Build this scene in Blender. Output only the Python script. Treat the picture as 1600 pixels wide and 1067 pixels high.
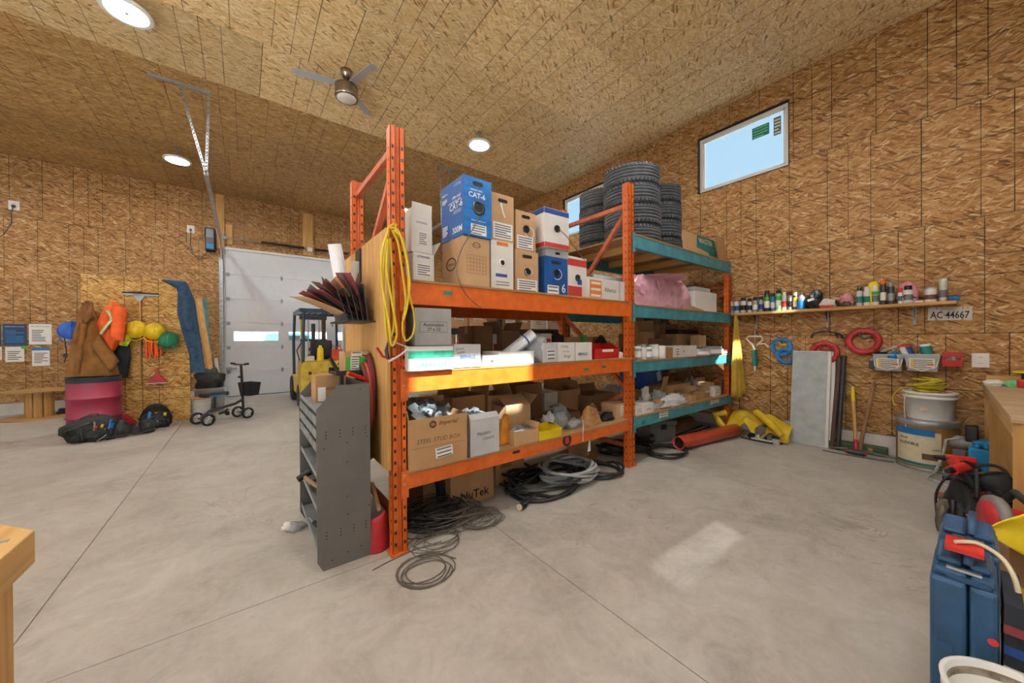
import bpy, bmesh, math, random
from math import sin, cos, pi, radians, hypot
from mathutils import Vector, Matrix, noise
S = bpy.context.scene
C = S.collection
for o in list(bpy.data.objects): bpy.data.objects.remove(o)

# ------------------------------------------------------------------ camera
FPX, YAW, PITCH, ROLL, HC = 552.0, .649759, -.004149, .0066375, 1.4
def _cam_axes():
    f = Vector((sin(YAW), cos(YAW), 0)); r = Vector((cos(YAW), -sin(YAW), 0)); d = Vector((0, 0, -1))
    f2 = f*cos(PITCH)-d*sin(PITCH); d2 = d*cos(PITCH)+f*sin(PITCH)
    return r*cos(ROLL)+d2*sin(ROLL), d2*cos(ROLL)-r*sin(ROLL), f2
RX, DN, FW = _cam_axes()
cd = bpy.data.cameras.new('camera'); cam = bpy.data.objects.new('camera', cd); C.objects.link(cam)
cd.sensor_width = 36; cd.lens = FPX/1600*36; cd.clip_start = .02; cd.clip_end = 200
mw = Matrix((RX, -DN, -FW)).transposed().to_4x4(); mw.translation = (0, 0, HC); cam.matrix_world = mw
S.camera = cam
# photograph measurements turned into room coordinates on a known plane
def _ray(x, y): return RX*((x-800)/FPX)+DN*((y-533.5)/FPX)+FW
def onz(x, y, z=0): d = _ray(x, y); return Vector((0, 0, HC))+d*((z-HC)/d.z)
def ony(x, y, Y): d = _ray(x, y); return Vector((0, 0, HC))+d*(Y/d.y)
def onx(x, y, X): d = _ray(x, y); return Vector((0, 0, HC))+d*(X/d.x)

# ------------------------------------------------------------------ light, sky, exposure
W = bpy.data.worlds.new('world'); S.world = W; W.use_nodes = True
bg = W.node_tree.nodes['Background']; bg.inputs[0].default_value = (.55, .80, 1.0, 1); bg.inputs[1].default_value = .52
SUNK, SUNM = .30, .95
sd = bpy.data.lights.new('sun', 'SUN'); sd.energy = 14; sd.angle = radians(1.0); sd.color = (1, .96, .93)
sun = bpy.data.objects.new('sun', sd); C.objects.link(sun)
sun.rotation_euler = Vector((SUNK, 1, -SUNM)).to_track_quat('-Z', 'Y').to_euler(); sun.location = (0, -6, 9)
LAMP_E = 262.0
S.view_settings.view_transform = 'Standard'; S.view_settings.look = 'None'
S.view_settings.exposure = 1.0; S.view_settings.gamma = 1.0; S.view_settings.use_curve_mapping = False

# ------------------------------------------------------------------ materials
def lin(c): c /= 255; return c/12.92 if c <= .04045 else ((c+.055)/1.055)**2.4
def rgb(h):
    if isinstance(h, str):
        h = h.lstrip('#'); return tuple(lin(int(h[i:i+2], 16)) for i in (0, 2, 4))
    return tuple(h)
MATS = {}
def newmat(name):
    m = bpy.data.materials.new(name); m.use_nodes = True; MATS[name] = m
    nt = m.node_tree; return m, nt.nodes, nt.links, nt.nodes['Principled BSDF']
def pm(name, col, rough=.6, metal=0, var=.12, scale=9, bump=0, stretch=(1, 1, 1), alpha=1, trans=0, emit=0, spec=.5, col2=None, edge=(.35, .65), coat=0):
    m, N, L, b = newmat(name); c = rgb(col)
    b.inputs['Roughness'].default_value = rough; b.inputs['Metallic'].default_value = metal
    b.inputs['Specular IOR Level'].default_value = spec
    if coat: b.inputs['Coat Weight'].default_value = coat
    tc = N.new('ShaderNodeTexCoord'); mp = N.new('ShaderNodeMapping'); mp.inputs['Scale'].default_value = stretch
    L.new(tc.outputs['Object'], mp.inputs[0])
    oi = N.new('ShaderNodeObjectInfo'); ad = N.new('ShaderNodeVectorMath'); ad.operation = 'MULTIPLY_ADD'
    L.new(oi.outputs['Random'], ad.inputs[0]); ad.inputs[1].default_value = (37, 23, 51); L.new(mp.outputs[0], ad.inputs[2])
    nz = N.new('ShaderNodeTexNoise'); nz.inputs['Scale'].default_value = scale; nz.inputs['Detail'].default_value = 5; nz.inputs['Roughness'].default_value = .62
    L.new(ad.outputs[0], nz.inputs['Vector'])
    rp = N.new('ShaderNodeValToRGB'); e = rp.color_ramp.elements
    c2 = rgb(col2) if col2 else tuple(x*(1-var*1.6) for x in c)
    c1 = c if col2 else tuple(min(1, x*(1+var*.7)) for x in c)
    e[0].position = edge[0]; e[0].color = (*c2, 1); e[1].position = edge[1]; e[1].color = (*c1, 1)
    L.new(nz.outputs[0], rp.inputs[0]); L.new(rp.outputs[0], b.inputs['Base Color'])
    if bump:
        bp = N.new('ShaderNodeBump'); bp.inputs['Strength'].default_value = bump; bp.inputs['Distance'].default_value = .01
        L.new(nz.outputs[0], bp.inputs['Height']); L.new(bp.outputs[0], b.inputs['Normal'])
    if alpha < 1: b.inputs['Alpha'].default_value = alpha
    if trans: b.inputs['Transmission Weight'].default_value = trans
    if emit: b.inputs['Emission Color'].default_value = (*c, 1); b.inputs['Emission Strength'].default_value = emit
    return m
def MX(N, L, a, b, fac, t='MIX'):
    x = N.new('ShaderNodeMix'); x.data_type = 'RGBA'; x.blend_type = t
    for s, v in ((0, fac), (6, a), (7, b)):
        if hasattr(v, 'links') or hasattr(v, 'is_linked'): L.new(v, x.inputs[s])
        else: x.inputs[s].default_value = v
    return x.outputs[2]
def MA(N, L, op, a, b=0, c=0):
    x = N.new('ShaderNodeMath'); x.operation = op
    for i, v in enumerate((a, b, c)):
        if hasattr(v, 'is_linked'): L.new(v, x.inputs[i])
        else: x.inputs[i].default_value = v
    return x.outputs[0]
def osb(name, cols, lines=True, seedoff=0, lineamt=.9, hl=.85):
    m, N, L, b = newmat(name); b.inputs['Roughness'].default_value = .62; b.inputs['Specular IOR Level'].default_value = .3
    tc = N.new('ShaderNodeTexCoord'); oi = N.new('ShaderNodeObjectInfo')
    ad = N.new('ShaderNodeVectorMath'); ad.operation = 'MULTIPLY_ADD'; L.new(oi.outputs['Random'], ad.inputs[0])
    ad.inputs[1].default_value = (61+seedoff, 43, 0); L.new(tc.outputs['Object'], ad.inputs[2])
    nz = N.new('ShaderNodeTexNoise'); nz.inputs['Scale'].default_value = 5; nz.inputs['Detail'].default_value = 2; L.new(ad.outputs[0], nz.inputs['Vector'])
    dv = N.new('ShaderNodeVectorMath'); dv.operation = 'MULTIPLY_ADD'; L.new(nz.outputs['Color'], dv.inputs[0]); dv.inputs[1].default_value = (.09, .09, 0); L.new(ad.outputs[0], dv.inputs[2])
    val = None; hgt = None
    for i, (ang, sx, sy, th) in enumerate(((-4, 9, 56, -1), (-36, 12, 66, .55), (32, 12, 62, .62))):
        mp = N.new('ShaderNodeMapping'); mp.inputs['Rotation'].default_value = (0, 0, radians(ang)); mp.inputs['Scale'].default_value = (1, 1, 1); mp.inputs['Location'].default_value = (i*3.3, i*7.1, 0)
        L.new(dv.outputs[0], mp.inputs[0])
        m2 = N.new('ShaderNodeMapping'); m2.inputs['Scale'].default_value = (sx, sy, 1); L.new(mp.outputs[0], m2.inputs[0])
        vo = N.new('ShaderNodeTexVoronoi'); vo.voronoi_dimensions = '2D'; vo.inputs['Scale'].default_value = 1; L.new(m2.outputs[0], vo.inputs['Vector'])
        sp = N.new('ShaderNodeSeparateColor'); L.new(vo.outputs['Color'], sp.inputs[0])
        if val is None: val = sp.outputs[0]
        else:
            g = MA(N, L, 'GREATER_THAN', sp.outputs[1], th)
            a = MA(N, L, 'SUBTRACT', sp.outputs[0], val); val = MA(N, L, 'MULTIPLY_ADD', a, g, val)
    chip = MA(N, L, 'LESS_THAN', sp.outputs[2], .03)
    fn = N.new('ShaderNodeTexNoise'); fn.inputs['Scale'].default_value = 60; fn.inputs['Detail'].default_value = 3
    mf = N.new('ShaderNodeMapping'); mf.inputs['Scale'].default_value = (.25, 1, 1); L.new(ad.outputs[0], mf.inputs[0]); L.new(mf.outputs[0], fn.inputs['Vector'])
    v2 = MA(N, L, 'MULTIPLY_ADD', fn.outputs[0], .55, MA(N, L, 'MULTIPLY_ADD', val, .62, -.08))
    rp = N.new('ShaderNodeValToRGB'); cr = rp.color_ramp
    for i, (p, c) in enumerate(zip((.12, .22, .5, .74, .9), cols)):
        el = cr.elements[i] if i < 2 else cr.elements.new(p)
        el.position = p; el.color = (*rgb(c), 1)
    L.new(v2, rp.inputs[0]); col = rp.outputs[0]
    col = MX(N, L, col, (*rgb(cols[0]), 1), MA(N, L, 'MULTIPLY', chip, .75))
    tn = MA(N, L, 'MULTIPLY_ADD', oi.outputs['Random'], .22, .89)
    tcx = N.new('ShaderNodeCombineColor'); [L.new(tn, tcx.inputs[i]) for i in range(3)]
    col = MX(N, L, col, tcx.outputs[0], 1.0, 'MULTIPLY')
    if lines:
        sx = N.new('ShaderNodeSeparateXYZ'); L.new(tc.outputs['Object'], sx.inputs[0])
        def ln(src, per, w):
            p = MA(N, L, 'PINGPONG', src, per/2); return MA(N, L, 'LESS_THAN', p, w)
        l1 = MA(N, L, 'MAXIMUM', ln(sx.outputs[0], .4064, .0038), ln(sx.outputs[0], .6096, .0038))
        l2 = MA(N, L, 'MULTIPLY', MA(N, L, 'MAXIMUM', ln(sx.outputs[1], .4064, .0044), ln(sx.outputs[1], .6096, .0044)), hl)
        wn = N.new('ShaderNodeTexNoise'); wn.inputs['Scale'].default_value = 2.2; L.new(ad.outputs[0], wn.inputs['Vector'])
        fade = MA(N, L, 'MULTIPLY', MA(N, L, 'MULTIPLY_ADD', wn.outputs[0], 1.6, .1), lineamt); fade = MA(N, L, 'MINIMUM', fade, .95)
        col = MX(N, L, col, (.012, .010, .008, 1), MA(N, L, 'MULTIPLY', MA(N, L, 'MAXIMUM', l1, l2), fade))
    L.new(col, b.inputs['Base Color'])
    return m
def wood(name, c1, c2, ax=0, scale=5, rough=.6):
    m, N, L, b = newmat(name); b.inputs['Roughness'].default_value = rough
    tc = N.new('ShaderNodeTexCoord'); oi = N.new('ShaderNodeObjectInfo')
    sc = [14, 14, 14]; sc[ax] = .9
    mp = N.new('ShaderNodeMapping'); mp.inputs['Scale'].default_value = sc; L.new(tc.outputs['Object'], mp.inputs[0])
    ad = N.new('ShaderNodeVectorMath'); ad.operation = 'MULTIPLY_ADD'; L.new(oi.outputs['Random'], ad.inputs[0]); ad.inputs[1].default_value = (17, 29, 13); L.new(mp.outputs[0], ad.inputs[2])
    nz = N.new('ShaderNodeTexNoise'); nz.inputs['Scale'].default_value = scale*.3; nz.inputs['Detail'].default_value = 6; nz.inputs['Distortion'].default_value = .8; L.new(ad.outputs[0], nz.inputs['Vector'])
    rp = N.new('ShaderNodeValToRGB'); e = rp.color_ramp.elements; e[0].position = .33; e[0].color = (*rgb(c2), 1); e[1].position = .66; e[1].color = (*rgb(c1), 1)
    L.new(nz.outputs[0], rp.inputs[0]); L.new(rp.outputs[0], b.inputs['Base Color'])
    return m
def glassy(name, tint=(1, 1, 1), t=.9, rough=.05):
    m, N, L, b = newmat(name); out = N['Material Output']; N.remove(b)
    tr = N.new('ShaderNodeBsdfTransparent'); tr.inputs[0].default_value = (*tint, 1)
    gl = N.new('ShaderNodeBsdfPrincipled'); gl.inputs['Base Color'].default_value = (*[min(1, x*.9) for x in tint], 1); gl.inputs['Roughness'].default_value = rough
    mx = N.new('ShaderNodeMixShader'); mx.inputs[0].default_value = t
    L.new(gl.outputs[0], mx.inputs[1]); L.new(tr.outputs[0], mx.inputs[2]); L.new(mx.outputs[0], out.inputs[0])
    return m
def concrete():
    m, N, L, b = newmat('concrete'); b.inputs['Specular IOR Level'].default_value = .35
    g = N.new('ShaderNodeNewGeometry')
    def nz(sc, det=5, dis=0, ro=.6):
        n = N.new('ShaderNodeTexNoise'); n.inputs['Scale'].default_value = sc; n.inputs['Detail'].default_value = det; n.inputs['Distortion'].default_value = dis; n.inputs['Roughness'].default_value = ro
        L.new(g.outputs['Position'], n.inputs['Vector']); return n.outputs[0]
    a = nz(.7, 4, .6); c = nz(3.2, 8, 1.4, .7); d = nz(26, 4)
    v = MA(N, L, 'ADD', MA(N, L, 'MULTIPLY', a, .45), MA(N, L, 'MULTIPLY_ADD', c, .42, MA(N, L, 'MULTIPLY', d, .13)))
    rp = N.new('ShaderNodeValToRGB'); cr = rp.color_ramp; cr.elements[0].position = .34; cr.elements[0].color = (*rgb('#968f84'), 1); cr.elements[1].position = .64; cr.elements[1].color = (*rgb('#cbc6bd'), 1)
    e = cr.elements.new(.5); e.color = (*rgb('#b7b1a7'), 1)
    L.new(v, rp.inputs[0]); col = rp.outputs[0]
    # wandering trowel / water marks: thin contour lines of a noise field
    k = MA(N, L, 'ABSOLUTE', MA(N, L, 'SUBTRACT', nz(1.15, 5, 1.0), .5)); k = MA(N, L, 'LESS_THAN', k, .0035)
    msk = MA(N, L, 'GREATER_THAN', nz(.45, 2), .56)
    col = MX(N, L, col, (*rgb('#9d9385'), 1), MA(N, L, 'MULTIPLY', MA(N, L, 'MULTIPLY', k, msk), .8))
    sp = MA(N, L, 'GREATER_THAN', nz(9, 2), .78); col = MX(N, L, col, (*rgb('#7f766b'), 1), MA(N, L, 'MULTIPLY', sp, .45))
    L.new(col, b.inputs['Base Color'])
    L.new(MA(N, L, 'MULTIPLY_ADD', c, .35, .32), b.inputs['Roughness'])
    return m
concrete()
osb('osb_wall', ('#573412', '#8a5d31', '#a87b48', '#bb9462', '#dcc29a'))
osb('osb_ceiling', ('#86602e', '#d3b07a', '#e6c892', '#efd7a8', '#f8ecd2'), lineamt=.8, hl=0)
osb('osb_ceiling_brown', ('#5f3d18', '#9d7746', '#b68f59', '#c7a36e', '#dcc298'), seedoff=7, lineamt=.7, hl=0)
osb('osb_sheet', ('#6e4a1c', '#a3732f', '#c9974f', '#dab270', '#ebd09c'), seedoff=3, lineamt=.95, hl=.9)
wood('plywood', '#d2a566', '#b98846', 2, 5); wood('plywood_x', '#cfae82', '#b08a5a', 0, 6); wood('pine', '#d9ae6c', '#c08f4b', 2, 5); wood('pine_x', '#dab272', '#c2924e', 0, 5)
wood('pine_y', '#dab272', '#c2924e', 1, 5); wood('shelf_board', '#d5a768', '#bb8748', 1, 5); wood('worn_handle', '#a9805a', '#86613f', 2, 5); wood('bench_wood', '#c99a5d', '#b07f42', 0, 5)
wood('deck_wood', '#b8905f', '#967146', 0, 6); wood('reel_wood', '#c59c62', '#a3783f', 0, 6); wood('bench_top', '#cdb390', '#ab8c66', 1, 6)
CARD = pm('cardboard', '#b98f62', .8, var=.08, scale=4); pm('cardboard_dark', '#8e6a48', .85, var=.1, scale=4); pm('cardboard_tan', '#c7a075', .8, var=.07, scale=4); pm('cardboard_grey', '#a9a7a6', .8, var=.06)
pm('white_card', '#e6e3de', .7, var=.05, scale=5); pm('white_card_grey', '#c9c9cc', .7, var=.06, scale=5); pm('kraft_print', '#5d4127', .85); pm('paper', '#f0eeea', .75, var=.03)
pm('orange_paint', '#dc6a20', .42, var=.16, scale=14, col2='#cb5a16'); pm('rust_orange', '#c06038', .5, var=.2, scale=12); pm('teal_paint', '#4596a4', .45, var=.18, scale=8); pm('navy_paint', '#1c2836', .5)
pm('black', '#151515', .5, var=.2); pm('black_rubber', '#1b1c1e', .65, var=.2, scale=20); pm('tire', '#4c4f53', .75, var=.22, scale=18, bump=.15); pm('black_fabric', '#22211f', .85, var=.35, scale=16, bump=.5)
pm('steel', '#b9bec2', .35, .9, var=.1); pm('galv', '#c3ccd2', .38, .75, var=.18, scale=16); pm('dark_steel', '#4c4d4f', .4, .7); pm('zinc', '#a7adb0', .45, .6); pm('chrome', '#b4aca4', .22, 1.0, var=.12, scale=5, stretch=(1, 1, .1))
pm('grey_steel', '#6e6c69', .5, .1, var=.07, scale=3); pm('silver_grey', '#9aa0a4', .45, .3); pm('fan_blade', '#b9bcc2', .5, .0, var=.03)
pm('door_white', '#e8ebee', .45, var=.02); pm('curb_white', '#e2e0dc', .8, var=.08, scale=3); pm('white_plastic', '#eceae6', .4, var=.03); pm('grey_plastic', '#8b8a86', .5, var=.06); pm('lamp_rim', '#f4f4f4', .4, var=.0)
pm('red_plastic', '#c4231f', .35, var=.06); pm('red_paint', '#b3242c', .45, var=.12, scale=7); pm('drum_red', '#a52f48', .38, var=.22, scale=2.2, col2='#8a2c46'); pm('maroon', '#7d3036', .8, var=.15)
pm('pipe_red', '#c4472f', .4, var=.08); pm('blue_plastic', '#2478bd', .35, var=.08); pm('blue_hat', '#1f5cc0', .35); pm('green_hat', '#1f7a55', .35, var=.1); pm('yellow_hat', '#e9c61e', .35, var=.08); pm('yellow_plastic', '#f0d21c', .38, var=.06)
pm('cable_blue', '#0f57a2', .5, var=.18, scale=3, col2='#0b4a8c'); pm('cable_blue_front', '#1a7cc8', .5, var=.3, scale=4, col2='#0f58a4', stretch=(1, 1, 4)); pm('print_white', '#f2f2f0', .6, var=0); pm('print_black', '#1a1918', .7, var=0); pm('print_blue', '#2a79a6', .7, var=.1); pm('print_navy', '#1c3f86', .6, var=0); pm('print_green', '#35a583', .7, var=.35, scale=6)
pm('print_red', '#c2332c', .6, var=.05); pm('print_orange', '#dc7a28', .6, var=.05); pm('print_grey', '#6d6d70', .7, var=0); pm('ink', '#2b2a2c', .7, var=0); pm('print_teal', '#1e7d7b', .6, var=.05)
pm('clark_yellow', '#d8bd45', .5, var=.22, scale=7, col2='#b89530'); pm('navy_guard', '#22394d', .4); pm('coat_brown', '#8b5d28', .9, var=.16, scale=7, bump=.3); pm('vest_orange', '#ee6020', .7, var=.1); pm('vest_lime', '#b9d92e', .7); pm('vest_silver', '#c9cfc9', .4); pm('denim', '#2d4a66', .9, var=.3, scale=14, bump=.25); pm('black_cloth', '#1f232b', .9, var=.2)
pm('slicker', '#dfbb1e', .5, var=.15, scale=5, bump=.15); pm('slicker_dull', '#c7a13c', .6, var=.15, scale=5, bump=.15); pm('cord_yellow', '#dcc02c', .5, var=.08); pm('rope_yellow', '#d6c534', .6); pm('foam_pink', '#d48b98', .7); pm('pink_wrap', '#e6b2c4', .35, var=.2, scale=6, bump=.3)
pm('bag_orange', '#e99522', .4, var=.2); pm('green_bright', '#3fae3a', .5); pm('mint', '#7fd79a', .6); pm('case_blue', '#2c567f', .42, var=.16, scale=5, col2='#234867'); pm('plate_metal', '#d2cec4', .5, var=.1, scale=12); pm('cable_black', '#2b2b2c', .5, var=.3, scale=9); pm('cable_grey', '#b4b7b9', .45, var=.25, scale=9); pm('wire_brown', '#6b6258', .5, var=.2, scale=6)
pm('rubber_brown', '#5a4038', .6); pm('drum_brown', '#94682f', .6, var=.25, scale=3); pm('cream', '#e6d9ba', .7, var=.1, scale=6); pm('bag_tan', '#b88a57', .8, var=.12, bump=.4, scale=10); pm('mesh_white', '#dcdfe2', .5, var=.1); pm('blue_case', '#1b8cc4', .4, var=.08); pm('snow', '#eef0f2', .9, var=.03); pm('khaki_bag', '#6a6252', .9, var=.3, bump=.4, scale=14); pm('truck_blue', '#3b9ab5', .4)
pm('olive_case', '#4c5a3a', .5, var=.25, scale=5); pm('green_case', '#1c5a34', .5, var=.1); pm('cutoff_grey', '#8e8c88', .5, .2); pm('plaster', '#bdb4a2', .9, var=.3, scale=14, col2='#6d5f4a'); pm('wheel_grey', '#c2c4c6', .5); pm('clear_bag', '#c9cdd2', .2, var=.1, alpha=.55, bump=.5, scale=12); pm('clear_film', '#dfe6e8', .15, var=.1, alpha=.6)
pm('tube_white', '#e3e4ea', .5, var=.04); pm('lens_white', '#f3f1ec', .4, var=0); pm('screen_black', '#0d0e10', .3); pm('sand_brown', '#6e4a3a', .85, var=.1); pm('sand_grey', '#5d5a5c', .85, var=.1); pm('sand_red', '#8c3f3c', .85, var=.1); pm('panel_grey', '#d6dcde', .35, var=.05, scale=4); pm('panel_white', '#e5e3dd', .5, var=.04); pm('led_dark', '#888888', .5)
pm('poster_navy', '#173a5c', .5, var=.1); pm('poster_blue', '#2a77b8', .5); pm('bounce_white', '#e9e7e2', .7, var=.02); pm('dark_gap', '#1a1714', .9, var=0)  # white of the unseen walls is added to bounce fill light
glassy('window_glass', (.93, .98, 1), .92); glassy('dimming_glass', (.95, .98, 1), .24, .4); glassy('clear_plastic', (.9, .95, .97), .5, .1); glassy('clear_tote', (.92, .93, .93), .45, .25)  # pane glass with lowered transmission, made to weaken the floor sun patch
def led():
    m, N, L, b = newmat('led_disc'); b.inputs['Base Color'].default_value = (1, 1, 1, 1); b.inputs['Emission Color'].default_value = (.97, .985, 1, 1); b.inputs['Emission Strength'].default_value = LAMP_E
led()

# ------------------------------------------------------------------ geometry kit
class G:
    def __init__(s): s.v = []; s.f = []; s.m = []; s.sm = []
    def add(s, vs, fs, mi=0, smooth=False):
        o = len(s.v); s.v += [tuple(p) for p in vs]
        for f in fs: s.f.append(tuple(i+o for i in f)); s.m.append(mi); s.sm.append(smooth)
        return s
    def box(s, x0, y0, z0, x1, y1, z1, mi=0, M=None, taper=None):
        if x0 > x1: x0, x1 = x1, x0
        if y0 > y1: y0, y1 = y1, y0
        if z0 > z1: z0, z1 = z1, z0
        p = [Vector(q) for q in ((x0, y0, z0), (x1, y0, z0), (x1, y1, z0), (x0, y1, z0), (x0, y0, z1), (x1, y0, z1), (x1, y1, z1), (x0, y1, z1))]
        if taper:
            cx, cy = (x0+x1)/2, (y0+y1)/2
            for q in p[4:]: q.x = cx+(q.x-cx)*taper; q.y = cy+(q.y-cy)*taper
        if M: p = [M @ q for q in p]
        return s.add(p, ((0, 3, 2, 1), (4, 5, 6, 7), (0, 1, 5, 4), (1, 2, 6, 5), (2, 3, 7, 6), (3, 0, 4, 7)), mi)
    def cbox(s, c, d, mi=0, R=None):
        M = Matrix.Translation(c) @ (R.to_4x4() if R else Matrix())
        return s.box(-d[0]/2, -d[1]/2, -d[2]/2, d[0]/2, d[1]/2, d[2]/2, mi, M)
    def lathe(s, prof, n=20, M=None, mi=0, smooth=True, caps=True, a0=0, a1=2*pi):
        vs = []; full = abs(a1-a0-2*pi) < 1e-6; cnt = n if full else n+1
        for r, z in prof:
            for k in range(cnt):
                a = a0+(a1-a0)*k/n; vs.append(Vector((r*cos(a), r*sin(a), z)))
        fs = []
        for i in range(len(prof)-1):
            for k in range(n):
                k2 = (k+1) % cnt if full else k+1
                fs.append((i*cnt+k, i*cnt+k2, (i+1)*cnt+k2, (i+1)*cnt+k))
        if M: vs = [M @ v for v in vs]
        s.add(vs, fs, mi, smooth)
        if caps and full:
            if prof[0][0] > 1e-5: s.add(vs[:n], (tuple(range(n-1, -1, -1)),), mi)
            if prof[-1][0] > 1e-5: s.add(vs[-n:], (tuple(range(n)),), mi)
        return s
    def cyl(s, p0, p1, r0, r1=None, n=14, mi=0, smooth=True):
        p0 = Vector(p0); p1 = Vector(p1); d = p1-p0
        M = Matrix.Translation(p0) @ d.to_track_quat('Z', 'Y').to_matrix().to_4x4()
        return s.lathe([(r0, 0), (r0 if r1 is None else r1, d.length)], n, M, mi, smooth)
    def tube(s, pts, r, n=8, mi=0, closed=False, flat=None):
        P = [Vector(p) for p in pts]; k = len(P); vs = []; fs = []
        t0 = (P[1]-P[0]).normalized(); up = Vector((0, 0, 1)) if abs(t0.z) < .9 else Vector((1, 0, 0))
        x = t0.cross(up).normalized(); pt = t0
        for i in range(k):
            if closed: t = (P[(i+1) % k]-P[i-1]).normalized()
            else: t = (P[min(i+1, k-1)]-P[max(i-1, 0)]).normalized()
            q = pt.rotation_difference(t); x = q @ x; x = (x-t*x.dot(t)).normalized(); y = t.cross(x); pt = t
            rr = r[i] if isinstance(r, (list, tuple)) else r
            for j in range(n):
                a = 2*pi*j/n; vs.append(P[i]+x*(rr*cos(a))+y*(rr*sin(a)*(flat or 1)))
        for i in range(k if closed else k-1):
            i2 = (i+1) % k
            for j in range(n):
                j2 = (j+1) % n; fs.append((i*n+j, i2*n+j, i2*n+j2, i*n+j2))
        s.add(vs, fs, mi, True)
        if not closed: s.add(vs[:n], (tuple(range(n)),), mi); s.add(vs[-n:], (tuple(range(n-1, -1, -1)),), mi)
        return s
    def prism(s, poly, d, M=None, mi=0):
        n = len(poly); a = [Vector((p[0], p[1], 0)) for p in poly]; b = [Vector((p[0], p[1], d)) for p in poly]
        vs = a+b
        if M: vs = [M @ v for v in vs]
        return s.add(vs, [tuple(range(n-1, -1, -1)), tuple(range(n, 2*n))]+[(i, (i+1) % n, n+(i+1) % n, n+i) for i in range(n)], mi)
    def grid(s, fn, nu, nv, mi=0, smooth=True, cu=False, thick=0):
        vs = []; fs = []; U = nu if cu else nu+1
        for j in range(nv+1):
            for i in range(U): vs.append(Vector(fn(i/nu, j/nv)))
        for j in range(nv):
            for i in range(nu):
                i2 = (i+1) % U; fs.append((j*U+i, j*U+i2, (j+1)*U+i2, (j+1)*U+i))
        return s.add(vs, fs, mi, smooth)
    def lump(s, c, size, seed=0, amp=.25, fr=2.2, sub=3, mi=0, flatbase=True, smooth=True):
        bm = bmesh.new(); bmesh.ops.create_icosphere(bm, subdivisions=sub, radius=1); off = Vector((seed*7.3, seed*3.1, seed*1.7))
        vs = []
        for v in bm.verts:
            p = v.co.copy(); k = 1+amp*noise.noise(p*fr+off)+amp*.5*abs(noise.noise(p*fr*2.3+off*2))
            p *= k
            if flatbase and p.z < -.55: p.z = -.55-.02*noise.noise(p*3)
            vs.append((c[0]+p.x*size[0], c[1]+p.y*size[1], c[2]+(p.z+(.55 if flatbase else 0))*size[2]))
        fs = [tuple(v.index for v in f.verts) for f in bm.faces]; bm.free()
        return s.add(vs, fs, mi, smooth)
    def mesh(s, name, mats):
        me = bpy.data.meshes.new(name); me.from_pydata(s.v, [], s.f)
        for m in (mats if isinstance(mats, (list, tuple)) else [mats]): me.materials.append(MATS[m] if isinstance(m, str) else m)
        me.polygons.foreach_set('material_index', s.m); me.polygons.foreach_set('use_smooth', s.sm); me.update()
        return me
    def obj(s, name, mats, parent=None, loc=(0, 0, 0), rot=None, bevel=0, solid=0, sub=0):
        o = bpy.data.objects.new(name, s.mesh(name, mats)); C.objects.link(o); o.location = loc
        if rot is not None: o.rotation_euler = rot if isinstance(rot, (tuple, list)) else (0, 0, rot)
        if parent: o.parent = parent
        if solid: m = o.modifiers.new('s', 'SOLIDIFY'); m.thickness = solid; m.offset = 0
        if sub: m = o.modifiers.new('u', 'SUBSURF'); m.levels = m.render_levels = sub
        if bevel: m = o.modifiers.new('b', 'BEVEL'); m.width = bevel; m.segments = 2; m.limit_method = 'ANGLE'
        return o
def tag(o, label, cat, group=None):
    o['label'] = label; o['category'] = cat
    if group: o['group'] = group
    return o
def thing(name, label, cat, loc=(0, 0, 0), rz=0, group=None):
    o = bpy.data.objects.new(name, None); C.objects.link(o); o.location = loc; o.rotation_euler = rz if isinstance(rz, tuple) else (0, 0, rz)
    o.empty_display_size = .05
    return tag(o, label, cat, group)
def struct(o): o['kind'] = 'structure'; return o
def copytree(o, parent=None):
    c = o.copy(); C.objects.link(c); c.parent = parent
    for ch in list(o.children): copytree(ch, c)
    return c
FR = {'f': ((1, 0, 0), (0, 0, 1), (0, -1, 0)), 'b': ((-1, 0, 0), (0, 0, 1), (0, 1, 0)), 'l': ((0, -1, 0), (0, 0, 1), (-1, 0, 0)), 'r': ((0, 1, 0), (0, 0, 1), (1, 0, 0)), 't': ((1, 0, 0), (0, 1, 0), (0, 0, 1))}
def frame(o, r, u):
    r = Vector(r).normalized(); u = Vector(u).normalized(); n = r.cross(u); u = n.cross(r)
    M = Matrix((r, u, n)).transposed().to_4x4(); M.translation = o; return M
def text(body, M, parent, mat='print_black', h=None, w=None, name='lettering', thick=.0006, slant=0, align='CENTER', space=1, bold=.014):
    cu = bpy.data.curves.new('t', 'FONT'); cu.body = body; cu.size = 1; cu.align_x = align; cu.align_y = 'CENTER'; cu.shear = slant; cu.resolution_u = 2; cu.space_character = space; cu.offset = 0 if name == 'handwriting' else bold
    ob = bpy.data.objects.new('t', cu); C.objects.link(ob)
    me = bpy.data.meshes.new_from_object(ob.evaluated_get(bpy.context.evaluated_depsgraph_get()))
    bpy.data.objects.remove(ob); bpy.data.curves.remove(cu)
    xs = [v.co.x for v in me.vertices]; ys = [v.co.y for v in me.vertices]
    if not xs: return None
    wx = max(xs)-min(xs); hy = max(ys)-min(ys); sx = sy = 1
    if h: sx = sy = h/hy
    if w: sx = w/wx; sy = sy if h else sx
    cx = (max(xs)+min(xs))/2 if align == 'CENTER' else 0; cy = (max(ys)+min(ys))/2
    for v in me.vertices: v.co = M @ Vector(((v.co.x-cx)*sx, (v.co.y-cy)*sy, thick))
    me.materials.clear(); me.materials.append(MATS[mat]); me.name = name
    o = bpy.data.objects.new(name, me); C.objects.link(o); o.parent = parent; return o
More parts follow.
